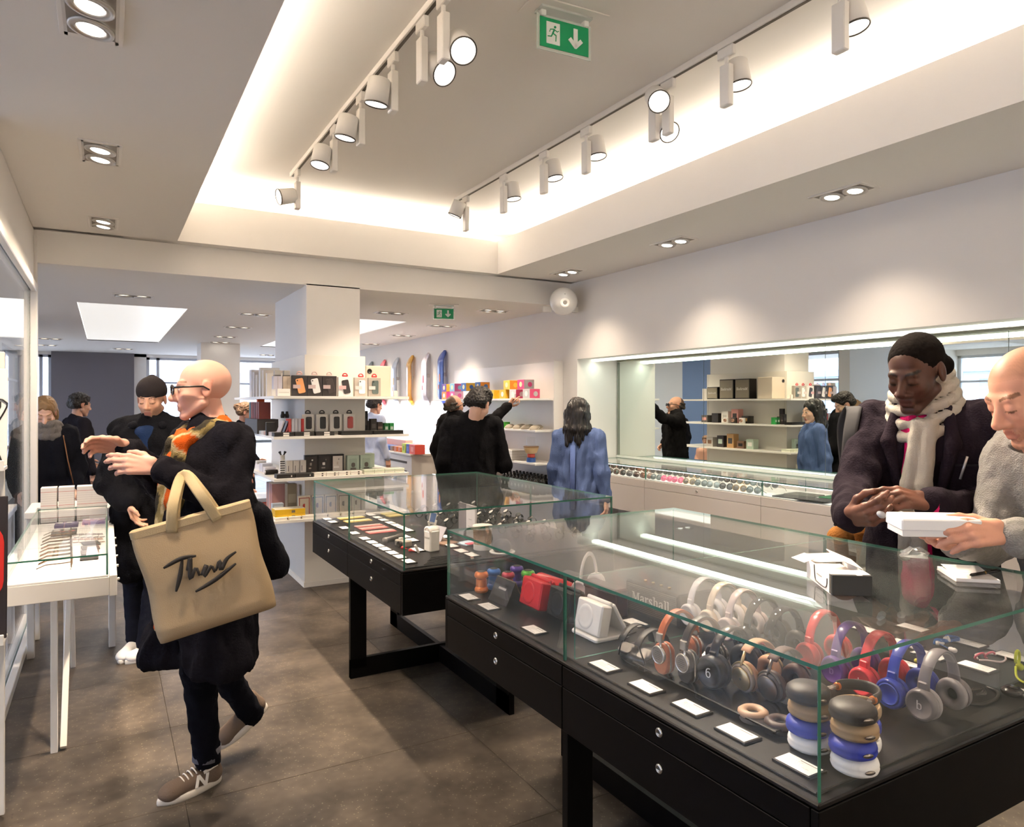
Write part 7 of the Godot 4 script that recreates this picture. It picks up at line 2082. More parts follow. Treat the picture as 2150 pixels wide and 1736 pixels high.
func walking_man():
	var t := person("bald man in dark coat and glasses striding with a beige tote bag", Vector2(0.377, -3.185))
	frame(Vector2(-0.94, 0.35), Vector3(-0.02, 0, 0), 1.0)
	var look := Vector3(-0.985, -0.03, -0.02)
	var o := {"skin": "d9a48f", "lip": "b9776a", "brow": "8a6a58", "nose": 1.15, "cell": 0.0038, "head": head_xf(Vector3(-0.03, 1.635, -0.015), look, 0.0, 1.04), "neck": Vector3(0.012, 1.485, -0.01), "open": true,
		"lsh": Vector3(0.085, 1.415, 0.15), "rsh": Vector3(-0.05, 1.405, -0.2), "lelb": Vector3(0.06, 1.185, 0.27), "lwr": Vector3(-0.205, 1.335, 0.2), "relb": Vector3(-0.175, 1.24, -0.2), "rwr": Vector3(-0.3, 1.40, -0.04),
		"lhip": Vector3(0.03, 0.93, 0.09), "rhip": Vector3(-0.02, 0.93, -0.09), "lknee": Vector3(-0.05, 0.51, 0.08), "lank": Vector3(-0.012, 0.115, 0.014), "rknee": Vector3(0.03, 0.48, -0.12), "rank": Vector3(0.2, 0.17, -0.2)}
	var hl := hand(Vector3(-0.215, 1.34, 0.196), Vector3(-0.97, 0.16, -0.12), Vector3(0.1, -0.35, -0.93), 1.0, [0.3, 0.38, 0.45, 0.5], 1.02)
	var hr := hand(Vector3(-0.305, 1.402, -0.036), Vector3(-0.93, 0.2, 0.1), Vector3(-0.1, -0.5, 0.86), -1.0, [0.45, 0.5, 0.5, 0.55], 1.0)
	o.hands = [hl, hr]
	o.hand_cell = 0.0042
	part("body", body_mesh(o), vcol(0.5, 0.35, 0.04), t)
	var coat := torso_prims(0.022, 0.56, 0.02)
	coat.append_array(arm_prims(o.lsh, o.lelb, o.lwr, 0.02))
	coat.append_array(arm_prims(o.rsh, o.relb, o.rwr, 0.02))
	for s in [-1.0, 1.0]: coat.append(cap(T(s * 0.09, 0.75, 0.05), T(s * 0.13 + 0.02, 0.54, 0.11 if s < 0 else 0.04), 0.12, 0.12))
	coat.append(ell(T(0, 0.36, 0.0), Vector3(0.5, 0.16, 0.5), 1))
	net_part("coat", coat, 0.0115, 0.035, cloth("17151a", 7.0, 0.25), t, null, 0.011, 13.0, 0.45)
	trousers(o, "0f1017", t, 0.014, 0.004, 0.006)
	part("jeans_cuff", tube([o.lank + Vector3(0, 0.05, 0), o.lank + Vector3(-0.004, -0.005, 0)], [0.056, 0.053], 22, Vector2(1, 1)), cloth("6b6a70", 10.0, 0.2), t)
	shoe(t, Vector3(0.045, 0.0, -0.004), Vector3(-0.2, 0.0, 0.082), "6f5f53", "d9d0c4", true)
	shoe(t, Vector3(0.28, 0.17, -0.24), Vector3(0.06, 0.05, -0.17), "6f5f53", "d9d0c4", false, Vector3(-0.4, 1, 0.1).normalized())
	glasses_on(t, o.head, "17130f", "c9d0d6", 0.15)
	# scarf with orange and straw patches
	var pat := func(p: Vector3) -> Color:
		var n := sin(p.x * 34.0 + p.y * 21.0) + sin(p.z * 40.0 - p.y * 33.0)
		if n > 0.75: return lin("c8581f")
		if n > 0.1: return lin("b8a37a")
		if n > -0.7: return lin("8d7a4f")
		return lin("3c352c")
	var sc := [cap(T(-0.06, 1.47, -0.05), T(0.06, 1.49, -0.05), 0.034, 0.034), cap(T(0.06, 1.49, -0.05), T(0.095, 1.48, 0.03), 0.034, 0.032), cap(T(0.095, 1.48, 0.03), T(0.04, 1.42, 0.11), 0.032, 0.03), cap(T(-0.06, 1.47, -0.05), T(-0.085, 1.46, 0.03), 0.034, 0.032), cap(T(-0.085, 1.46, 0.03), T(-0.02, 1.41, 0.12), 0.032, 0.03), cap(T(0.04, 1.42, 0.115), T(0.06, 1.2, 0.15), 0.032, 0.034), cap(T(0.03, 1.42, 0.12), T(0.0, 1.2, 0.15), 0.028, 0.03), cap(T(0.06, 1.2, 0.15), T(0.06, 0.98, 0.155), 0.034, 0.036), cap(T(-0.02, 1.41, 0.125), T(-0.05, 1.18, 0.15), 0.03, 0.034), cap(T(-0.05, 1.18, 0.15), T(-0.05, 0.9, 0.15), 0.034, 0.04), cap(T(-0.05, 0.9, 0.15), T(-0.06, 0.68, 0.16), 0.04, 0.036)]
	net_part("scarf", sc, 0.0095, 0.02, cloth("ffffff", 12.0, 0.3, 0.95, true), t, pat, 0.007, 22.0, 0.35)
	net_part("shirt_collar", [cap(T(-0.03, 1.45, 0.07), T(0.0, 1.36, 0.125), 0.028, 0.03), cap(T(0.03, 1.46, 0.06), T(0.0, 1.36, 0.125), 0.026, 0.03)], 0.009, 0.02, cloth("d0622c", 12.0, 0.2), t)
	part("cuff", tube([Vector3(-0.185, 1.328, 0.203), Vector3(-0.208, 1.337, 0.198)], 0.036, 18), cloth("c9c4c4", 12.0, 0.2), t)
	# what he carries stays a thing of its own
	var b := thing("tote_bag", "beige canvas tote bag with dark brush lettering, hanging from the walking man's arm", "bag", t.position + Vector3(-0.06, 0.975, 0.40))
	b.transform.basis = Basis(Vector3(0.98, 0.0, 0.2).normalized(), Vector3.UP, Vector3(-0.2, 0, 0.98).normalized()) * Basis(Vector3(0, 0, 1), 0.24)
	var st := begin(true)
	var rows := []
	for i in 15:
		var f := i / 14.0
		var y := -0.2 + 0.4 * f
		var w := 0.2 + 0.004 * sin(f * 9.0)
		var d := lerpf(0.075, 0.03, smoothstep(0.0, 1.0, f)) * (0.55 if i == 0 else 1.0)
		var ring := outline(w * 2.0, d * 2.0, d * 0.7, 4)
		for q in ring.size(): ring[q] += Vector2(0, 0.008 * sin(ring[q].x * 22.0 + f * 7.0) * (1.0 - f * 0.5))
		rows.append([ring, y + 0.0])
	add_stack(st, rows)
	part("canvas", done(st), cloth("b39b7a", 14.0, 0.08), b)
	part("hem", rounded(0.408, 0.066, 0.03, 0.02, 0.003), cloth("bfa884", 14.0, 0.08), b, Vector3(0, 0.178, 0))
	for s in [-1.0, 1.0]:
		part("handle", tube(curve([Vector3(-0.07, 0.17, s * 0.034), Vector3(-0.04, 0.27, s * 0.03), Vector3(0.0, 0.35, s * 0.012 - 0.09), Vector3(0.05, 0.28, s * 0.03), Vector3(0.085, 0.17, s * 0.034)], 26), 0.019, 8, Vector2(1.0, 0.16), Vector3(0, 0, 1)), cloth("bba680", 14.0, 0.08), b)
	var ink := begin(true)
	var zf := 0.072
	for s in [[Vector3(-0.12, 0.06, zf - 0.012), Vector3(-0.06, 0.075, zf - 0.013), Vector3(-0.01, 0.07, zf - 0.013)], [Vector3(-0.055, 0.075, zf - 0.013), Vector3(-0.075, 0.02, zf - 0.008), Vector3(-0.1, -0.03, zf - 0.003)], [Vector3(-0.05, 0.03, zf - 0.008), Vector3(-0.03, 0.07, zf - 0.012), Vector3(-0.045, 0.0, zf - 0.004), Vector3(-0.02, 0.03, zf - 0.007), Vector3(-0.015, 0.0, zf - 0.004)], [Vector3(-0.01, 0.0, zf - 0.004), Vector3(0.015, 0.03, zf - 0.007), Vector3(0.0, -0.005, zf - 0.003), Vector3(0.03, 0.02, zf - 0.006), Vector3(0.035, -0.004, zf - 0.003)], [Vector3(0.04, 0.0, zf - 0.004), Vector3(0.06, 0.03, zf - 0.007), Vector3(0.058, 0.0, zf - 0.004), Vector3(0.085, 0.03, zf - 0.007), Vector3(0.12, 0.045, zf - 0.01)], [Vector3(-0.04, -0.05, zf - 0.001), Vector3(0.03, -0.03, zf - 0.002), Vector3(0.11, 0.005, zf - 0.005)]]:
		var c := curve(s, 16)
		var w := []
		for i in c.size(): w.append(0.0035 + 0.0045 * sin(PI * i / (c.size() - 1.0)))
		add_tube(ink, c.map(func(p): return p + Vector3(0, 0, 0.0)), w, 7, true, Vector2(1, 0.6), Vector3(0, 0, 1))
	part("brush_lettering", done(ink), mt("2a2420", 0.8), b)
	var sb := thing("shoulder_bag", "soft black bag at the walking man's back hip", "bag", t.position + Vector3(0.21, 1.0, -0.02))
	net_part("pouch", [cap(Vector3(-0.03, 0.1, 0.08), Vector3(0.03, -0.1, 0.1), 0.06, 0.065), cap(Vector3(-0.03, 0.1, -0.06), Vector3(0.03, -0.1, -0.06), 0.06, 0.065)], 0.014, 0.05, cloth("141419", 8.0, 0.3), sb, null, 0.01, 14.0)
	part("strap", tube(curve([Vector3(-0.04, 0.16, 0.08), Vector3(-0.1, 0.32, 0.1), Vector3(-0.14, 0.47, 0.12), Vector3(-0.15, 0.49, 0.02), Vector3(-0.08, 0.35, -0.08), Vector3(-0.04, 0.16, -0.06)], 30), 0.014, 8, Vector2(0.3, 1), Vector3(1, 0, 0)), mt("15151a", 0.8), sb)

func scarf_man():
	var t := person("man in dark blazer, pink shirt and cream scarf looking at small earphones", Vector2(2.66, -1.52))
	frame(Vector2(-0.93, 0.36), Vector3(-0.05, 0, 0.02), 1.06)
	var o := {"skin": "4a2f25", "lip": "54302a", "brow": "191210", "hair": "1b1614", "nose": 1.1, "nose_w": 1.35, "cell": 0.0034, "stubble": 0.25, "head": head_xf(Vector3(-0.165, 1.685, 0.05), Vector3(-0.97, -0.42, 0.06), -0.04, 1.08), "neck": Vector3(-0.075, 1.54, 0.02),
		"lelb": Vector3(-0.02, 1.205, 0.235), "lwr": Vector3(-0.375, 1.262, 0.215), "relb": Vector3(-0.33, 1.25, -0.08), "rwr": Vector3(-0.545, 1.205, 0.06)}
	std_joints(o)
	o.hands = [hand(Vector3(-0.385, 1.264, 0.213), Vector3(-0.93, 0.2, -0.28), Vector3(-0.12, -0.6, -0.75), 1.0, [0.35, 0.5, 0.65, 0.75], 1.04, 0.45), hand(Vector3(-0.55, 1.207, 0.065), Vector3(-0.3, 0.25, 0.92), Vector3(0.75, 0.45, 0.2), -1.0, [0.6, 0.7, 0.8, 0.9], 1.04, 0.45)]
	o.hand_cell = 0.0038
	var palm := lin("8a5f4e")
	var dark := lin("57382c")
	o.hand_paint = func(p: Vector3) -> Color: return dark.lerp(palm, 0.35 + 0.25 * sin(p.x * 60.0 + p.y * 90.0))
	part("body", body_mesh(o), vcol(0.42, 0.4, 0.03), t)
	var bl := torso_prims(0.02, 0.8)
	bl.append_array(arm_prims(o.lsh, o.lelb, o.lwr, 0.017))
	bl.append_array(arm_prims(o.rsh, o.relb, o.rwr, 0.017))
	# the open front of the blazer
	bl.append(cap(T(-0.015, 1.5, 0.17), T(-0.01, 1.2, 0.2), 0.055, 0.075, 1))
	bl.append(cap(T(-0.01, 1.2, 0.2), T(-0.01, 0.8, 0.2), 0.075, 0.09, 1))
	net_part("blazer", bl, 0.0105, 0.03, cloth("211a21", 9.0, 0.2), t, null, 0.008, 13.0, 0.5)
	for s in [-1.0, 1.0]:
		net_part("lapel", [cap(T(s * 0.075, 1.48, 0.06), T(s * 0.095, 1.36, 0.118), 0.016, 0.026), cap(T(s * 0.095, 1.36, 0.118), T(s * 0.05, 1.14, 0.135), 0.026, 0.011)], 0.008, 0.012, cloth("251d24", 9.0, 0.2), t)
	var sh := [cap(T(-0.02, 1.42, 0.06), T(-0.015, 1.1, 0.085), 0.062, 0.066), cap(T(-0.015, 1.1, 0.085), T(-0.015, 0.86, 0.08), 0.066, 0.072)]
	net_part("shirt", sh, 0.012, 0.03, cloth("c01f5c", 10.0, 0.2), t, null, 0.008, 18.0, 0.4)
	part("cuff", tube([Vector3(-0.335, 1.254, 0.22), Vector3(-0.378, 1.263, 0.214)], [0.045, 0.043], 20), cloth("cf2a66", 10.0, 0.2), t)
	net_part("hair", ears_hair_cap([], 0.094, 0.001), 0.0055, 0.012, mt("15110f", 0.95, 0.0, 0.15), t, null, 0.0012, 120.0, 1.0, o.head)
	var sc := []
	for k in 5:
		var r := 0.078 + 0.009 * k
		var prev := Vector3.ZERO
		for i in 17:
			var a := TAU * i / 16
			var p := T(cos(a) * r * 1.05, 1.575 - 0.033 * k + 0.02 * cos(a + 0.3) - (0.012 + 0.012 * k) * maxf(0.0, sin(a)), sin(a) * r - 0.012) + Vector3(-0.018, 0.0, 0.0)
			if i: sc.append(cap(prev, p, 0.0185, 0.0185))
			prev = p
	sc.append_array([cap(T(0.0, 1.42, 0.12), T(-0.03, 1.22, 0.155), 0.026, 0.026), cap(T(-0.03, 1.22, 0.155), T(-0.045, 0.98, 0.16), 0.026, 0.022), cap(T(0.03, 1.42, 0.12), T(0.015, 1.22, 0.155), 0.026, 0.028), cap(T(0.015, 1.22, 0.155), T(0.0, 1.0, 0.165), 0.028, 0.026)])
	net_part("scarf", sc, 0.008, 0.007, cloth("a59e93", 16.0, 0.12), t, null, 0.0025, 30.0, 0.5)
	part("pocket_pen", tube([T(0.115, 1.245, 0.125), T(0.135, 1.32, 0.124)], 0.0045, 8), mt("cfc9c4", 0.25, 0.6), t)
	part("pocket_edge", box(0.1, 0.006, 0.004, 0.001), mt("171218", 0.9), t, T(0.12, 1.29, 0.121), Vector3(0.1, atan2(pf.x, pf.z), 0.05))
	trousers(o, "15131a", t, 0.018)
	shoe(t, T(0.1, 0.0, -0.07), T(0.12, 0.0, 0.2), "17130f", "0f0d0c")
	shoe(t, T(-0.1, 0.0, -0.07), T(-0.12, 0.0, 0.2), "17130f", "0f0d0c")
	var bs := thing("shoulder_bag", "tan brown shoulder bag with wide black strap worn by the scarf man", "bag", t.position + Vector3(-0.12, 0.98, -0.22))
	net_part("pouch", [cap(Vector3(-0.08, 0.08, 0.0), Vector3(-0.06, -0.1, 0.0), 0.05, 0.06), cap(Vector3(0.08, 0.08, -0.02), Vector3(0.08, -0.1, -0.02), 0.05, 0.06)], 0.012, 0.05, cloth("8a5a2c", 6.0, 0.3), bs)
	part("strap", tube(curve([Vector3(-0.08, 0.12, 0.0), Vector3(-0.12, 0.3, 0.05), Vector3(-0.105, 0.5, 0.06), Vector3(-0.04, 0.585, 0.03), Vector3(0.04, 0.5, -0.07), Vector3(0.08, 0.2, -0.07)], 34), 0.03, 10, Vector2(0.2, 1), Vector3(0, 0, 1)), mt("141216", 0.8), bs)
	var ep := thing("earphones", "small white and grey earphones held in the scarf man's fingers", "earphones", t.position + Vector3(-0.565, 1.252, 0.165))
	part("bud", lathe([Vector2(0, 0), Vector2(0.009, 0.0), Vector2(0.011, 0.01), Vector2(0.008, 0.03), Vector2(0, 0.032)], 16, "hb1"), mt("c9cdd3", 0.3), ep, Vector3(0, -0.02, 0.02), Vector3(0.5, 0, 1.2))
	part("bud", lathe([Vector2(0, 0), Vector2(0.009, 0.0), Vector2(0.011, 0.008), Vector2(0.008, 0.02), Vector2(0, 0.022)], 16, "hb2"), mt("e6e2de", 0.3), ep, Vector3(0.055, -0.018, 0.05), Vector3(0.4, 0, 1.5))
	part("cable", tube(curve([Vector3(0, -0.02, 0.02), Vector3(0.02, -0.05, 0.04), Vector3(0.05, -0.02, 0.05)], 14), 0.0016, 6), mt("3a3836", 0.5), ep)

func grey_man():
	var t := person("man with shaved head in grey sweatshirt leaning in from the right edge", Vector2(2.74, -1.02))
	frame(Vector2(-0.99, -0.12), Vector3(-0.26, 0, 0), 1.0)
	var o := {"skin": "d49a80", "lip": "b0705f", "brow": "6b4a38", "hair": "7d5a44", "nose": 1.12, "cell": 0.0036, "hairline": 0.07, "crop": 0.5, "stubble": 0.5, "head": head_xf(Vector3(-0.515, 1.600, 0.03), Vector3(-0.8, -0.42, -0.4), 0.0, 1.1), "neck": Vector3(-0.36, 1.475, 0.0),
		"lsh": Vector3(-0.3, 1.37, 0.17), "rsh": Vector3(-0.22, 1.37, -0.17), "lelb": Vector3(-0.43, 1.15, 0.2), "lwr": Vector3(-0.745, 1.248, 0.08), "relb": Vector3(-0.34, 1.14, -0.16), "rwr": Vector3(-0.68, 1.2, -0.08)}
	std_joints(o)
	o.hands = [hand(Vector3(-0.752, 1.249, 0.076), Vector3(-0.9, 0.02, -0.42), Vector3(0.2, -0.55, -0.8), 1.0, [0.35, 0.42, 0.5, 0.55], 1.0, 0.2), hand(Vector3(-0.686, 1.2, -0.082), Vector3(-0.96, 0.05, -0.02), Vector3(0.0, 0.9, 0.4), -1.0, [0.3, 0.35, 0.4, 0.45], 1.0, 0.1)]
	o.hand_cell = 0.0038
	part("body", body_mesh(o), vcol(0.48, 0.35, 0.05), t)
	var sw := torso_prims(0.018, 0.86)
	sw.append_array(arm_prims(o.lsh, o.lelb, o.lwr, 0.016))
	sw.append_array(arm_prims(o.rsh, o.relb, o.rwr, 0.016))
	var hx: Color = lin("8d8984")
	var fleck := func(p: Vector3) -> Color: return hx * (1.0 + 0.12 * sin(p.x * 310.0) * sin(p.y * 270.0 + p.z * 330.0))
	net_part("sweatshirt", sw, 0.0105, 0.03, cloth("ffffff", 12.0, 0.3, 0.95, true), t, fleck, 0.009, 14.0, 0.6)
	part("collar", tube(arc(Vector3(-0.36, 1.45, 0.0), 0.078, 0, TAU, 20, Vector3(1, -0.25, 0), Vector3(0, 0, 1)), 0.013, 8), cloth("7f7b77", 14.0, 0.3), t)
	var w := Node3D.new()
	w.name = "wrist_watch"
	t.add_child(w, true)
	w.position = Vector3(-0.72, 1.24, 0.09)
	w.basis = Basis(Vector3(-0.9, 0.1, -0.42).normalized(), Vector3(0.1, 0.75, 0.6).normalized(), Vector3(0.38, 0.55, -0.72).normalized()).orthonormalized()
	part("strap", tube(arc(Vector3.ZERO, 0.033, 0, TAU, 22, Vector3(0, 1, 0), Vector3(0, 0, 1)), 0.012, 8, Vector2(0.2, 1), Vector3(1, 0, 0)), mt("1a1716", 0.35, 0.4), w)
	var cs := part("case", disc(0.021, 0.01, 0.002, 26), mt("2a2624", 0.25, 0.6), w, Vector3(0, 0.022, -0.022), Vector3(-0.8, 0, 0))
	part("bezel", lathe([Vector2(0.021, 0.008), Vector2(0.0215, 0.011), Vector2(0.017, 0.012), Vector2(0.017, 0.008)], 26, "wbez"), mt("8d8882", 0.25, 0.8), cs)
	part("dial", disc(0.0165, 0.0006, 0.0002, 22), mt("0f0e0d", 0.2), cs, Vector3(0, 0.0098, 0))
	trousers(o, "1b1e28", t, 0.02)
	shoe(t, T(0.1, 0, -0.07), T(0.1, 0, 0.2), "201c1a", "15120f")
	shoe(t, T(-0.1, 0, -0.07), T(-0.1, 0, 0.2), "201c1a", "15120f")
	var b := thing("white_box", "white flat product box held out over the glass by the grey man", "box", t.position + Vector3(-0.855, 1.262, -0.045))
	b.basis = Basis(Vector3.UP, -0.62) * Basis(Vector3(1, 0, 0), 0.05)
	part("lid", box(0.195, 0.03, 0.1, 0.003), mt("f1eeec", 0.4), b, Vector3(0, 0.008, 0))
	part("base", box(0.188, 0.02, 0.094, 0.002), mt("e9e5e2", 0.4), b, Vector3(0, -0.013, 0))

func young_man():
	var t := person("dark haired young man in black jacket seen from behind the gadget case", Vector2(2.525, -5.03))
	frame(Vector2(0.55, -0.83), Vector3(0.02, 0, -0.03), 0.985)
	var o := {"skin": "e0b49c", "hair": "1f1712", "cell": 0.0048, "head": head_xf(Vector3(0.03, 1.565, 0.06) + Vector3(0.0, 0.0, 0.0), Vector3(0.72, -0.5, -0.5), 0.05, 1.0), "neck": Vector3(0.005, 1.43, 0.02), "relb": Vector3(0.235, 1.09, 0.09), "rwr": Vector3(0.32, 1.185, -0.13), "lelb": T(0.23, 1.13, -0.06), "lwr": T(0.21, 0.93, 0.02)}
	std_joints(o)
	o.hands = [hand(o.rwr, Vector3(0.35, 0.75, -0.5), Vector3(-0.6, 0.3, -0.2), -1.0, [0.5, 0.6, 0.7, 0.8]), hand(o.lwr, Vector3(0.05, -1, -0.1), -pl, 1.0, [0.3, 0.4, 0.5, 0.5])]
	part("body", body_mesh(o), vcol(0.5, 0.35, 0.05), t)
	var j := torso_prims(0.024, 0.84)
	j.append_array(arm_prims(o.lsh, o.lelb, o.lwr, 0.02))
	j.append_array(arm_prims(o.rsh, o.relb, o.rwr, 0.02))
	net_part("jacket", j, 0.0135, 0.03, cloth("131214", 8.0, 0.25), t, null, 0.009, 12.0, 0.5)
	net_part("hair", ears_hair_cap([ell(Vector3(0.02, 0.1, 0.03), Vector3(0.06, 0.035, 0.06)), ell(Vector3(-0.02, 0.095, -0.02), Vector3(0.075, 0.045, 0.08))], 0.075, 0.012), 0.006, 0.02, mt("1d1612", 0.6), t, null, 0.006, 55.0, 0.8, o.head)
	trousers(o, "17171b", t, 0.02)
	for s in [-1.0, 1.0]: shoe(t, T(s * 0.1, 0, -0.07), T(s * 0.12, 0, 0.2), "191614", "0f0d0c")
	var p := solo("phone", rounded(0.07, 0.14, 0.008, 0.01, 0.002), mt("2a2726", 0.2), "dark phone held by the young man in black", "phone", t.position + Vector3(0.35, 1.245, -0.2))
	p.rotation = Vector3(0.9, 0.6, 0)

func blue_woman():
	var t := person("woman with long black hair in a blue shirt facing the mirror", Vector2(3.361, -4.758))
	frame(Vector2(0.83, -0.56), Vector3.ZERO, 0.915)
	var o := {"skin": "dcae94", "hair": "1c1512", "open": true, "lip": "b0605a", "cell": 0.0048, "head": head_xf(Vector3(0.005, 1.492, 0.0), Vector3(0.9, -0.1, -0.42), 0.0, 0.97), "neck": T(0, 1.48, -0.01), "relb": T(-0.235, 1.13, -0.06), "rwr": T(-0.27, 0.89, -0.05)}
	std_joints(o)
	o.hands = [hand(o.rwr, Vector3(0.05, -1, 0.06), pl, -1.0, [0.3, 0.35, 0.4, 0.45], 0.9), hand(o.lwr, Vector3(0.1, -1, 0.0), -pl, 1.0, [0.3, 0.35, 0.4, 0.45], 0.9)]
	part("body", body_mesh(o), vcol(0.5, 0.35, 0.05), t)
	var j := torso_prims(0.02, 0.72)
	j.append_array(arm_prims(o.lsh, o.lelb, o.lwr, 0.018))
	j.append_array(arm_prims(o.rsh, o.relb, o.rwr, 0.018))
	for s in [-1.0, 1.0]: j.append(cap(T(s * 0.05, 1.3, -0.1), T(s * 0.09, 0.76, -0.1), 0.03, 0.05))
	net_part("shirt", j, 0.012, 0.03, cloth("55658c", 10.0, 0.25), t, null, 0.012, 13.0, 0.35)
	part("collar", tube(arc(T(0, 1.495, -0.012), 0.062, 0, TAU, 18, pl, pf), 0.017, 8, Vector2(0.5, 1), Vector3.UP), cloth("6878a6", 10.0, 0.25), t)
	part("back_pleat", tube([T(0.0, 1.36, -0.145), T(0.0, 1.1, -0.15), T(0.0, 0.8, -0.155)], 0.022, 8, Vector2(0.4, 1), pl), cloth("596a99", 10.0, 0.25), t)
	var h := ears_hair_cap([], 0.06, 0.012)
	for i in 7:
		var a := PI * 0.98 + PI * 1.04 * i / 6.0
		var top := Vector3(cos(a) * 0.072, 0.0, sin(a) * 0.075 - 0.02)
		var mid := Vector3(cos(a) * 0.088, -0.13, sin(a) * 0.082 - 0.02)
		h.append(cap(top, mid, 0.036, 0.036))
		h.append(cap(mid, Vector3(cos(a) * 0.082 + 0.012 * sin(i * 2.3), -0.25 - 0.03 * sin(i * 1.7), sin(a) * 0.08 - 0.025), 0.036, 0.022))
	net_part("hair", h, 0.007, 0.022, mt("17110e", 0.42), t, null, 0.008, 34.0, 0.25, o.head)
	trousers(o, "1a1a1f", t, 0.02)
	for s in [-1.0, 1.0]: shoe(t, T(s * 0.09, 0, -0.07), T(s * 0.1, 0, 0.18), "22201e", "141210")

func pointing_man():
	var t := person("balding man with sunglasses in black coat pointing up at the toy shelf", Vector2(3.252, -6.896))
	frame(Vector2(0.93, -0.36), Vector3(0.02, 0, 0), 0.97)
	var o := {"skin": "c99a82", "hair": "4a3f38", "cell": 0.005, "hairline": 0.2, "head": head_xf(Vector3(0.0, 1.548, 0.0), Vector3(0.93, 0.12, -0.36), 0.0, 1.0), "neck": T(0, 1.47, -0.01), "rsh": Vector3(0.08, 1.35, 0.17), "relb": Vector3(0.36, 1.39, 0.17), "rwr": Vector3(0.56, 1.56, 0.18), "lelb": T(0.24, 1.12, -0.06), "lwr": T(0.2, 0.9, 0.0)}
	std_joints(o)
	o.hands = [hand(o.rwr, Vector3(0.7, 0.7, 0.0), Vector3(-0.1, -0.6, 0.5), -1.0, [0.1, 0.9, 1.1, 1.2]), hand(o.lwr, Vector3(0.05, -1, -0.05), -pl, 1.0, [0.3, 0.4, 0.4, 0.5])]
	part("body", body_mesh(o), vcol(0.5, 0.35, 0.05), t)
	var j := torso_prims(0.03, 0.6)
	j.append_array(arm_prims(o.lsh, o.lelb, o.lwr, 0.024))
	j.append_array(arm_prims(o.rsh, o.relb, o.rwr, 0.022))
	j.append(cap(T(-0.05, 1.49, -0.02), T(0.05, 1.49, -0.02), 0.07, 0.07))
	net_part("coat", j, 0.014, 0.03, cloth("1c1a1b", 8.0, 0.3), t, null, 0.01, 12.0, 0.5)
	var side := [cap(Vector3(-0.078, 0.0, -0.03), Vector3(-0.05, -0.01, -0.09), 0.014, 0.02), cap(Vector3(0.078, 0.0, -0.03), Vector3(0.05, -0.01, -0.09), 0.014, 0.02), cap(Vector3(-0.05, -0.01, -0.095), Vector3(0.05, -0.01, -0.095), 0.024, 0.024), cap(Vector3(-0.075, 0.04, -0.04), Vector3(-0.05, 0.035, -0.1), 0.01, 0.016), cap(Vector3(0.075, 0.04, -0.04), Vector3(0.05, 0.035, -0.1), 0.01, 0.016)]
	net_part("hair", side, 0.006, 0.02, mt("3a312b", 0.7), t, null, 0.004, 60.0, 1.0, o.head)
	glasses_on(t, o.head, "2c211a", "15171a", 0.85)
	trousers(o, "191820", t, 0.022)
	for s in [-1.0, 1.0]: shoe(t, T(s * 0.1, 0, -0.07), T(s * 0.12, 0, 0.2), "191614", "0f0d0c")

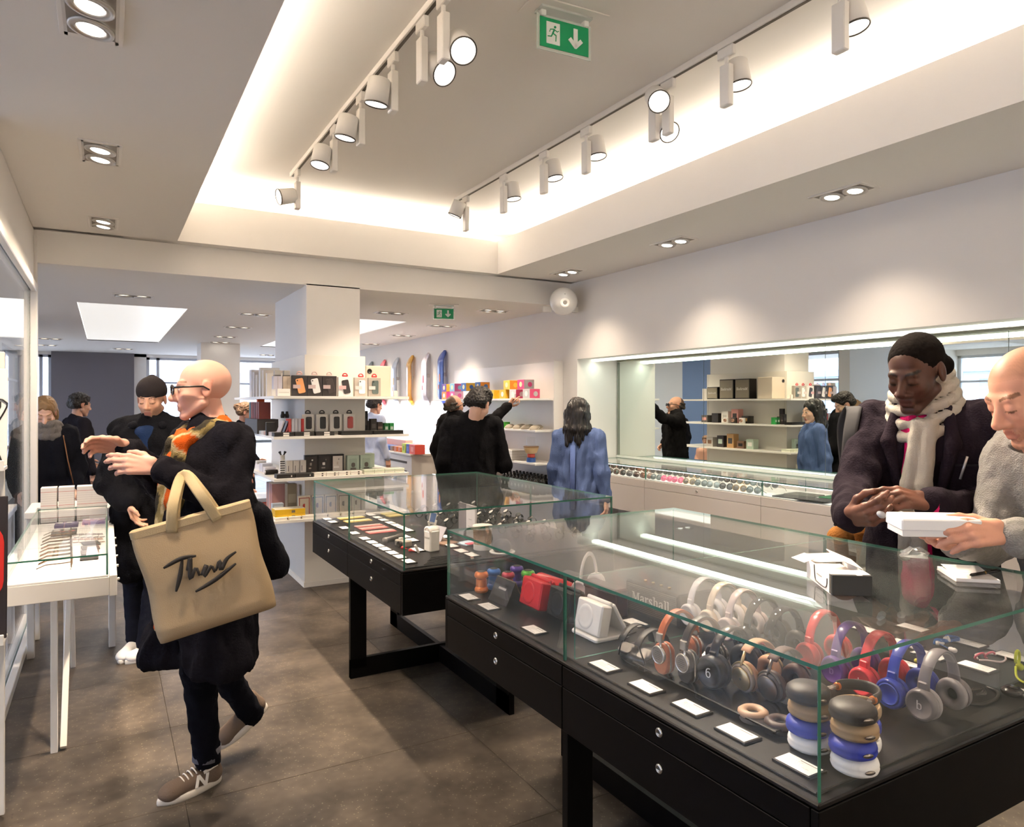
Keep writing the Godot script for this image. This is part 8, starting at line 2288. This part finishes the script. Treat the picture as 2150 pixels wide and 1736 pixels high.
func beanie_man():
	var t := person("man in dark beanie and black parka behind the walking man", Vector2(0.255, -5.042))
	frame(Vector2(-0.35, 0.93), Vector3.ZERO, 0.985)
	var o := {"skin": "c99a80", "hair": "2a221e", "stubble": 0.35, "cell": 0.005, "head": head_xf(Vector3(0.0, 1.6, 0.0), Vector3(-0.35, -0.2, 0.92), 0.0, 1.0), "neck": T(0, 1.475, -0.01), "rsh": Vector3(-0.14, 1.36, -0.06), "relb": Vector3(-0.24, 1.09, 0.0), "rwr": Vector3(-0.13, 0.97, 0.16), "lsh": Vector3(0.16, 1.36, 0.07), "lelb": Vector3(0.24, 1.1, 0.12), "lwr": Vector3(0.18, 0.98, 0.2),
		"lank": Vector3(-0.04, 0.09, 0.1), "lknee": Vector3(0.02, 0.5, 0.12)}
	std_joints(o)
	o.hands = [hand(o.rwr, Vector3(0.3, -0.9, 0.3), pl, -1.0, [0.3, 0.4, 0.4, 0.5]), hand(o.lwr, Vector3(-0.2, -0.9, 0.3), -pl, 1.0, [0.3, 0.4, 0.4, 0.5])]
	part("body", body_mesh(o), vcol(0.5, 0.35, 0.05), t)
	var j := torso_prims(0.04, 0.62)
	j.append_array(arm_prims(o.lsh, o.lelb, o.lwr, 0.036))
	j.append_array(arm_prims(o.rsh, o.relb, o.rwr, 0.036))
	j.append(cap(T(0, 1.5, 0.13), T(0, 1.3, 0.17), 0.05, 0.03, 1))
	net_part("parka", j, 0.0135, 0.035, cloth("131317", 7.0, 0.3), t, null, 0.012, 11.0, 0.6)
	net_part("collar", [cap(T(-0.07, 1.48, -0.03), T(-0.09, 1.46, 0.07), 0.03, 0.03), cap(T(0.07, 1.48, -0.03), T(0.09, 1.46, 0.07), 0.03, 0.03), cap(T(-0.07, 1.48, -0.04), T(0.07, 1.48, -0.04), 0.034, 0.034)], 0.01, 0.02, cloth("17171c", 7.0, 0.3), t)
	net_part("jumper", [cap(T(-0.04, 1.41, 0.06), T(0.04, 1.41, 0.06), 0.05, 0.05), cap(T(0, 1.4, 0.06), T(0, 1.2, 0.09), 0.06, 0.06)], 0.012, 0.03, cloth("1d2c4a", 10.0, 0.25), t)
	net_part("beanie", [ell(Vector3(0, 0.06, -0.018), Vector3(0.088, 0.092, 0.108)), cap(Vector3(0, 0.1, -0.03), Vector3(0, 0.13, -0.04), 0.05, 0.03), ell(Vector3(0, -0.055, 0.02), Vector3(0.25, 0.085, 0.25), 1)], 0.006, 0.01, cloth("2f2a2b", 14.0, 0.2), t, null, 0.0, 40.0, 0.2, o.head)
	trousers(o, "1d1f29", t, 0.02)
	shoe(t, Vector3(0.055, 0, 0.06), Vector3(-0.15, 0, 0.16), "e6e1dd", "d9d3cc", true)
	shoe(t, T(-0.1, 0, -0.07), T(-0.12, 0, 0.2), "e6e1dd", "d9d3cc")
	part("button", disc(0.01, 0.004, 0.001, 14), mt("3a3838", 0.4), t, T(0.03, 1.05, 0.17), Vector3(PI / 2, 0.3, 0))

func back_people():
	# woman in a grey scarf reading at the far table
	var t := person("fair haired woman with thick grey scarf looking down by the partition post", Vector2(-0.415, -6.926))
	frame(Vector2(0.1, 0.99), Vector3(0, 0, 0.04), 0.93)
	var o := {"skin": "dcb09a", "hair": "8a6a48", "cell": 0.0055, "head": head_xf(Vector3(-0.01, 1.5, 0.06), Vector3(0.05, -0.5, 0.86), 0.0, 0.98), "neck": T(0, 1.475, -0.01), "lelb": T(0.24, 1.13, 0.0), "lwr": T(0.2, 0.93, 0.15), "relb": T(-0.24, 1.13, 0.0), "rwr": T(-0.2, 0.93, 0.15)}
	std_joints(o)
	o.hands = [hand(o.lwr, pf - Vector3(0, 0.7, 0), -pl, 1.0, [0.3, 0.3, 0.4, 0.4], 0.9), hand(o.rwr, pf - Vector3(0, 0.7, 0), pl, -1.0, [0.3, 0.3, 0.4, 0.4], 0.9)]
	o.hand_cell = 0.006
	part("body", body_mesh(o), vcol(0.5, 0.35, 0.05), t)
	var j := torso_prims(0.03, 0.6)
	j.append_array(arm_prims(o.lsh, o.lelb, o.lwr, 0.024))
	j.append_array(arm_prims(o.rsh, o.relb, o.rwr, 0.024))
	net_part("coat", j, 0.017, 0.03, cloth("15161d", 8.0, 0.3), t, null, 0.01, 12.0, 0.5)
	var sc := []
	for k in 3:
		var prev := Vector3.ZERO
		for i in 11:
			var a := TAU * i / 10
			var p := T(cos(a) * (0.09 + 0.012 * k), 1.51 - 0.045 * k + 0.012 * sin(2.0 * a + k), sin(a) * (0.085 + 0.01 * k))
			if i: sc.append(cap(prev, p, 0.028, 0.028))
			prev = p
	net_part("scarf", sc, 0.011, 0.015, cloth("6d6866", 12.0, 0.4), t, null, 0.008, 22.0, 0.6)
	var h := ears_hair_cap([], 0.075, 0.01)
	h.append_array([cap(Vector3(-0.07, 0.0, -0.03), Vector3(-0.07, -0.1, -0.03), 0.03, 0.025), cap(Vector3(0.07, 0.0, -0.03), Vector3(0.07, -0.1, -0.03), 0.03, 0.025)])
	net_part("hair", h, 0.0075, 0.02, mt("866743", 0.5), t, null, 0.006, 30.0, 0.4, o.head)
	part("bag_strap", tube([T(0.12, 1.42, 0.1), T(0.15, 1.2, 0.16), T(0.2, 0.95, 0.15)], 0.014, 8, Vector2(1, 0.3)), mt("8a5a34", 0.5), t)
	trousers(o, "1b1b20", t, 0.024)
	for s in [-1.0, 1.0]: shoe(t, T(s * 0.09, 0, -0.07), T(s * 0.1, 0, 0.18), "1d1a19", "100e0d")
	simple_person("dark haired man in dark jacket turned away by the grey wall", Vector2(-0.252, -8.793), Vector2(0.9, -0.4), 0.955, "c79a84", "211a17", "1c1a20", "17161b", 0.7, false)
	simple_person("fair haired woman in black coat behind the column shelves", Vector2(1.42, -8.85), Vector2(0.95, 0.2), 0.9, "d9a58c", "7d6048", "131318", "131318", 0.6, true)
	simple_person("small child with brown hair seen in the mirror behind the shelves", Vector2(1.25, -8.35), Vector2(0.8, 0.5), 0.6, "d9a890", "7a5a42", "a79ab8", "3a3a46", 0.8, true)
	simple_person("dark haired man in pale blue shirt behind the shelving unit", Vector2(3.124, -9.161), Vector2(0.95, -0.3), 0.95, "d9a890", "2a1f1a", "bcc4dc", "1d1f2b", 0.82, false)

func simple_person(label: String, at: Vector2, f: Vector2, s: float, skin: String, hair: String, top: String, legs: String, hem: float, bun: bool):
	var t := person(label, at)
	frame(f, Vector3.ZERO, s)
	var o := {"skin": skin, "hair": hair, "cell": 0.007, "head": head_xf(T(0, 1.635, 0.03), pf - Vector3(0, 0.15, 0), 0.0, s), "neck": T(0, 1.475, -0.01), "lelb": T(0.23, 1.15, 0.0), "lwr": T(0.2, 0.98, 0.16)}
	std_joints(o)
	o.hands = [hand(o.lwr, pf - Vector3(0, 0.5, 0), -pl, 1.0, [0.3, 0.4, 0.4, 0.5]), hand(o.rwr, pf * 0.2 - Vector3(0, 1, 0), pl, -1.0, [0.3, 0.4, 0.4, 0.5])]
	o.hand_cell = 0.007
	o.core_cell = 0.018
	part("body", body_mesh(o), vcol(0.5, 0.35, 0.05), t)
	var j := torso_prims(0.02, hem)
	j.append_array(arm_prims(o.lsh, o.lelb, o.lwr, 0.018))
	j.append_array(arm_prims(o.rsh, o.relb, o.rwr, 0.018))
	net_part("jacket", j, 0.019, 0.03, cloth(top, 8.0, 0.25), t, null, 0.01, 12.0, 0.5)
	var h := ears_hair_cap([ell(Vector3(0, 0.09, 0.0), Vector3(0.07, 0.045, 0.08))], 0.075, 0.012)
	if bun: h.append(ell(Vector3(0, 0.06, -0.125), Vector3(0.04, 0.04, 0.04)))
	net_part("hair", h, 0.008, 0.02, mt(hair, 0.6), t, null, 0.008, 40.0, 1.0, o.head)
	trousers(o, legs, t, 0.026)
	for sd in [-1.0, 1.0]: shoe(t, T(sd * 0.1, 0, -0.07), T(sd * 0.11, 0, 0.19), "191614", "0f0d0c")
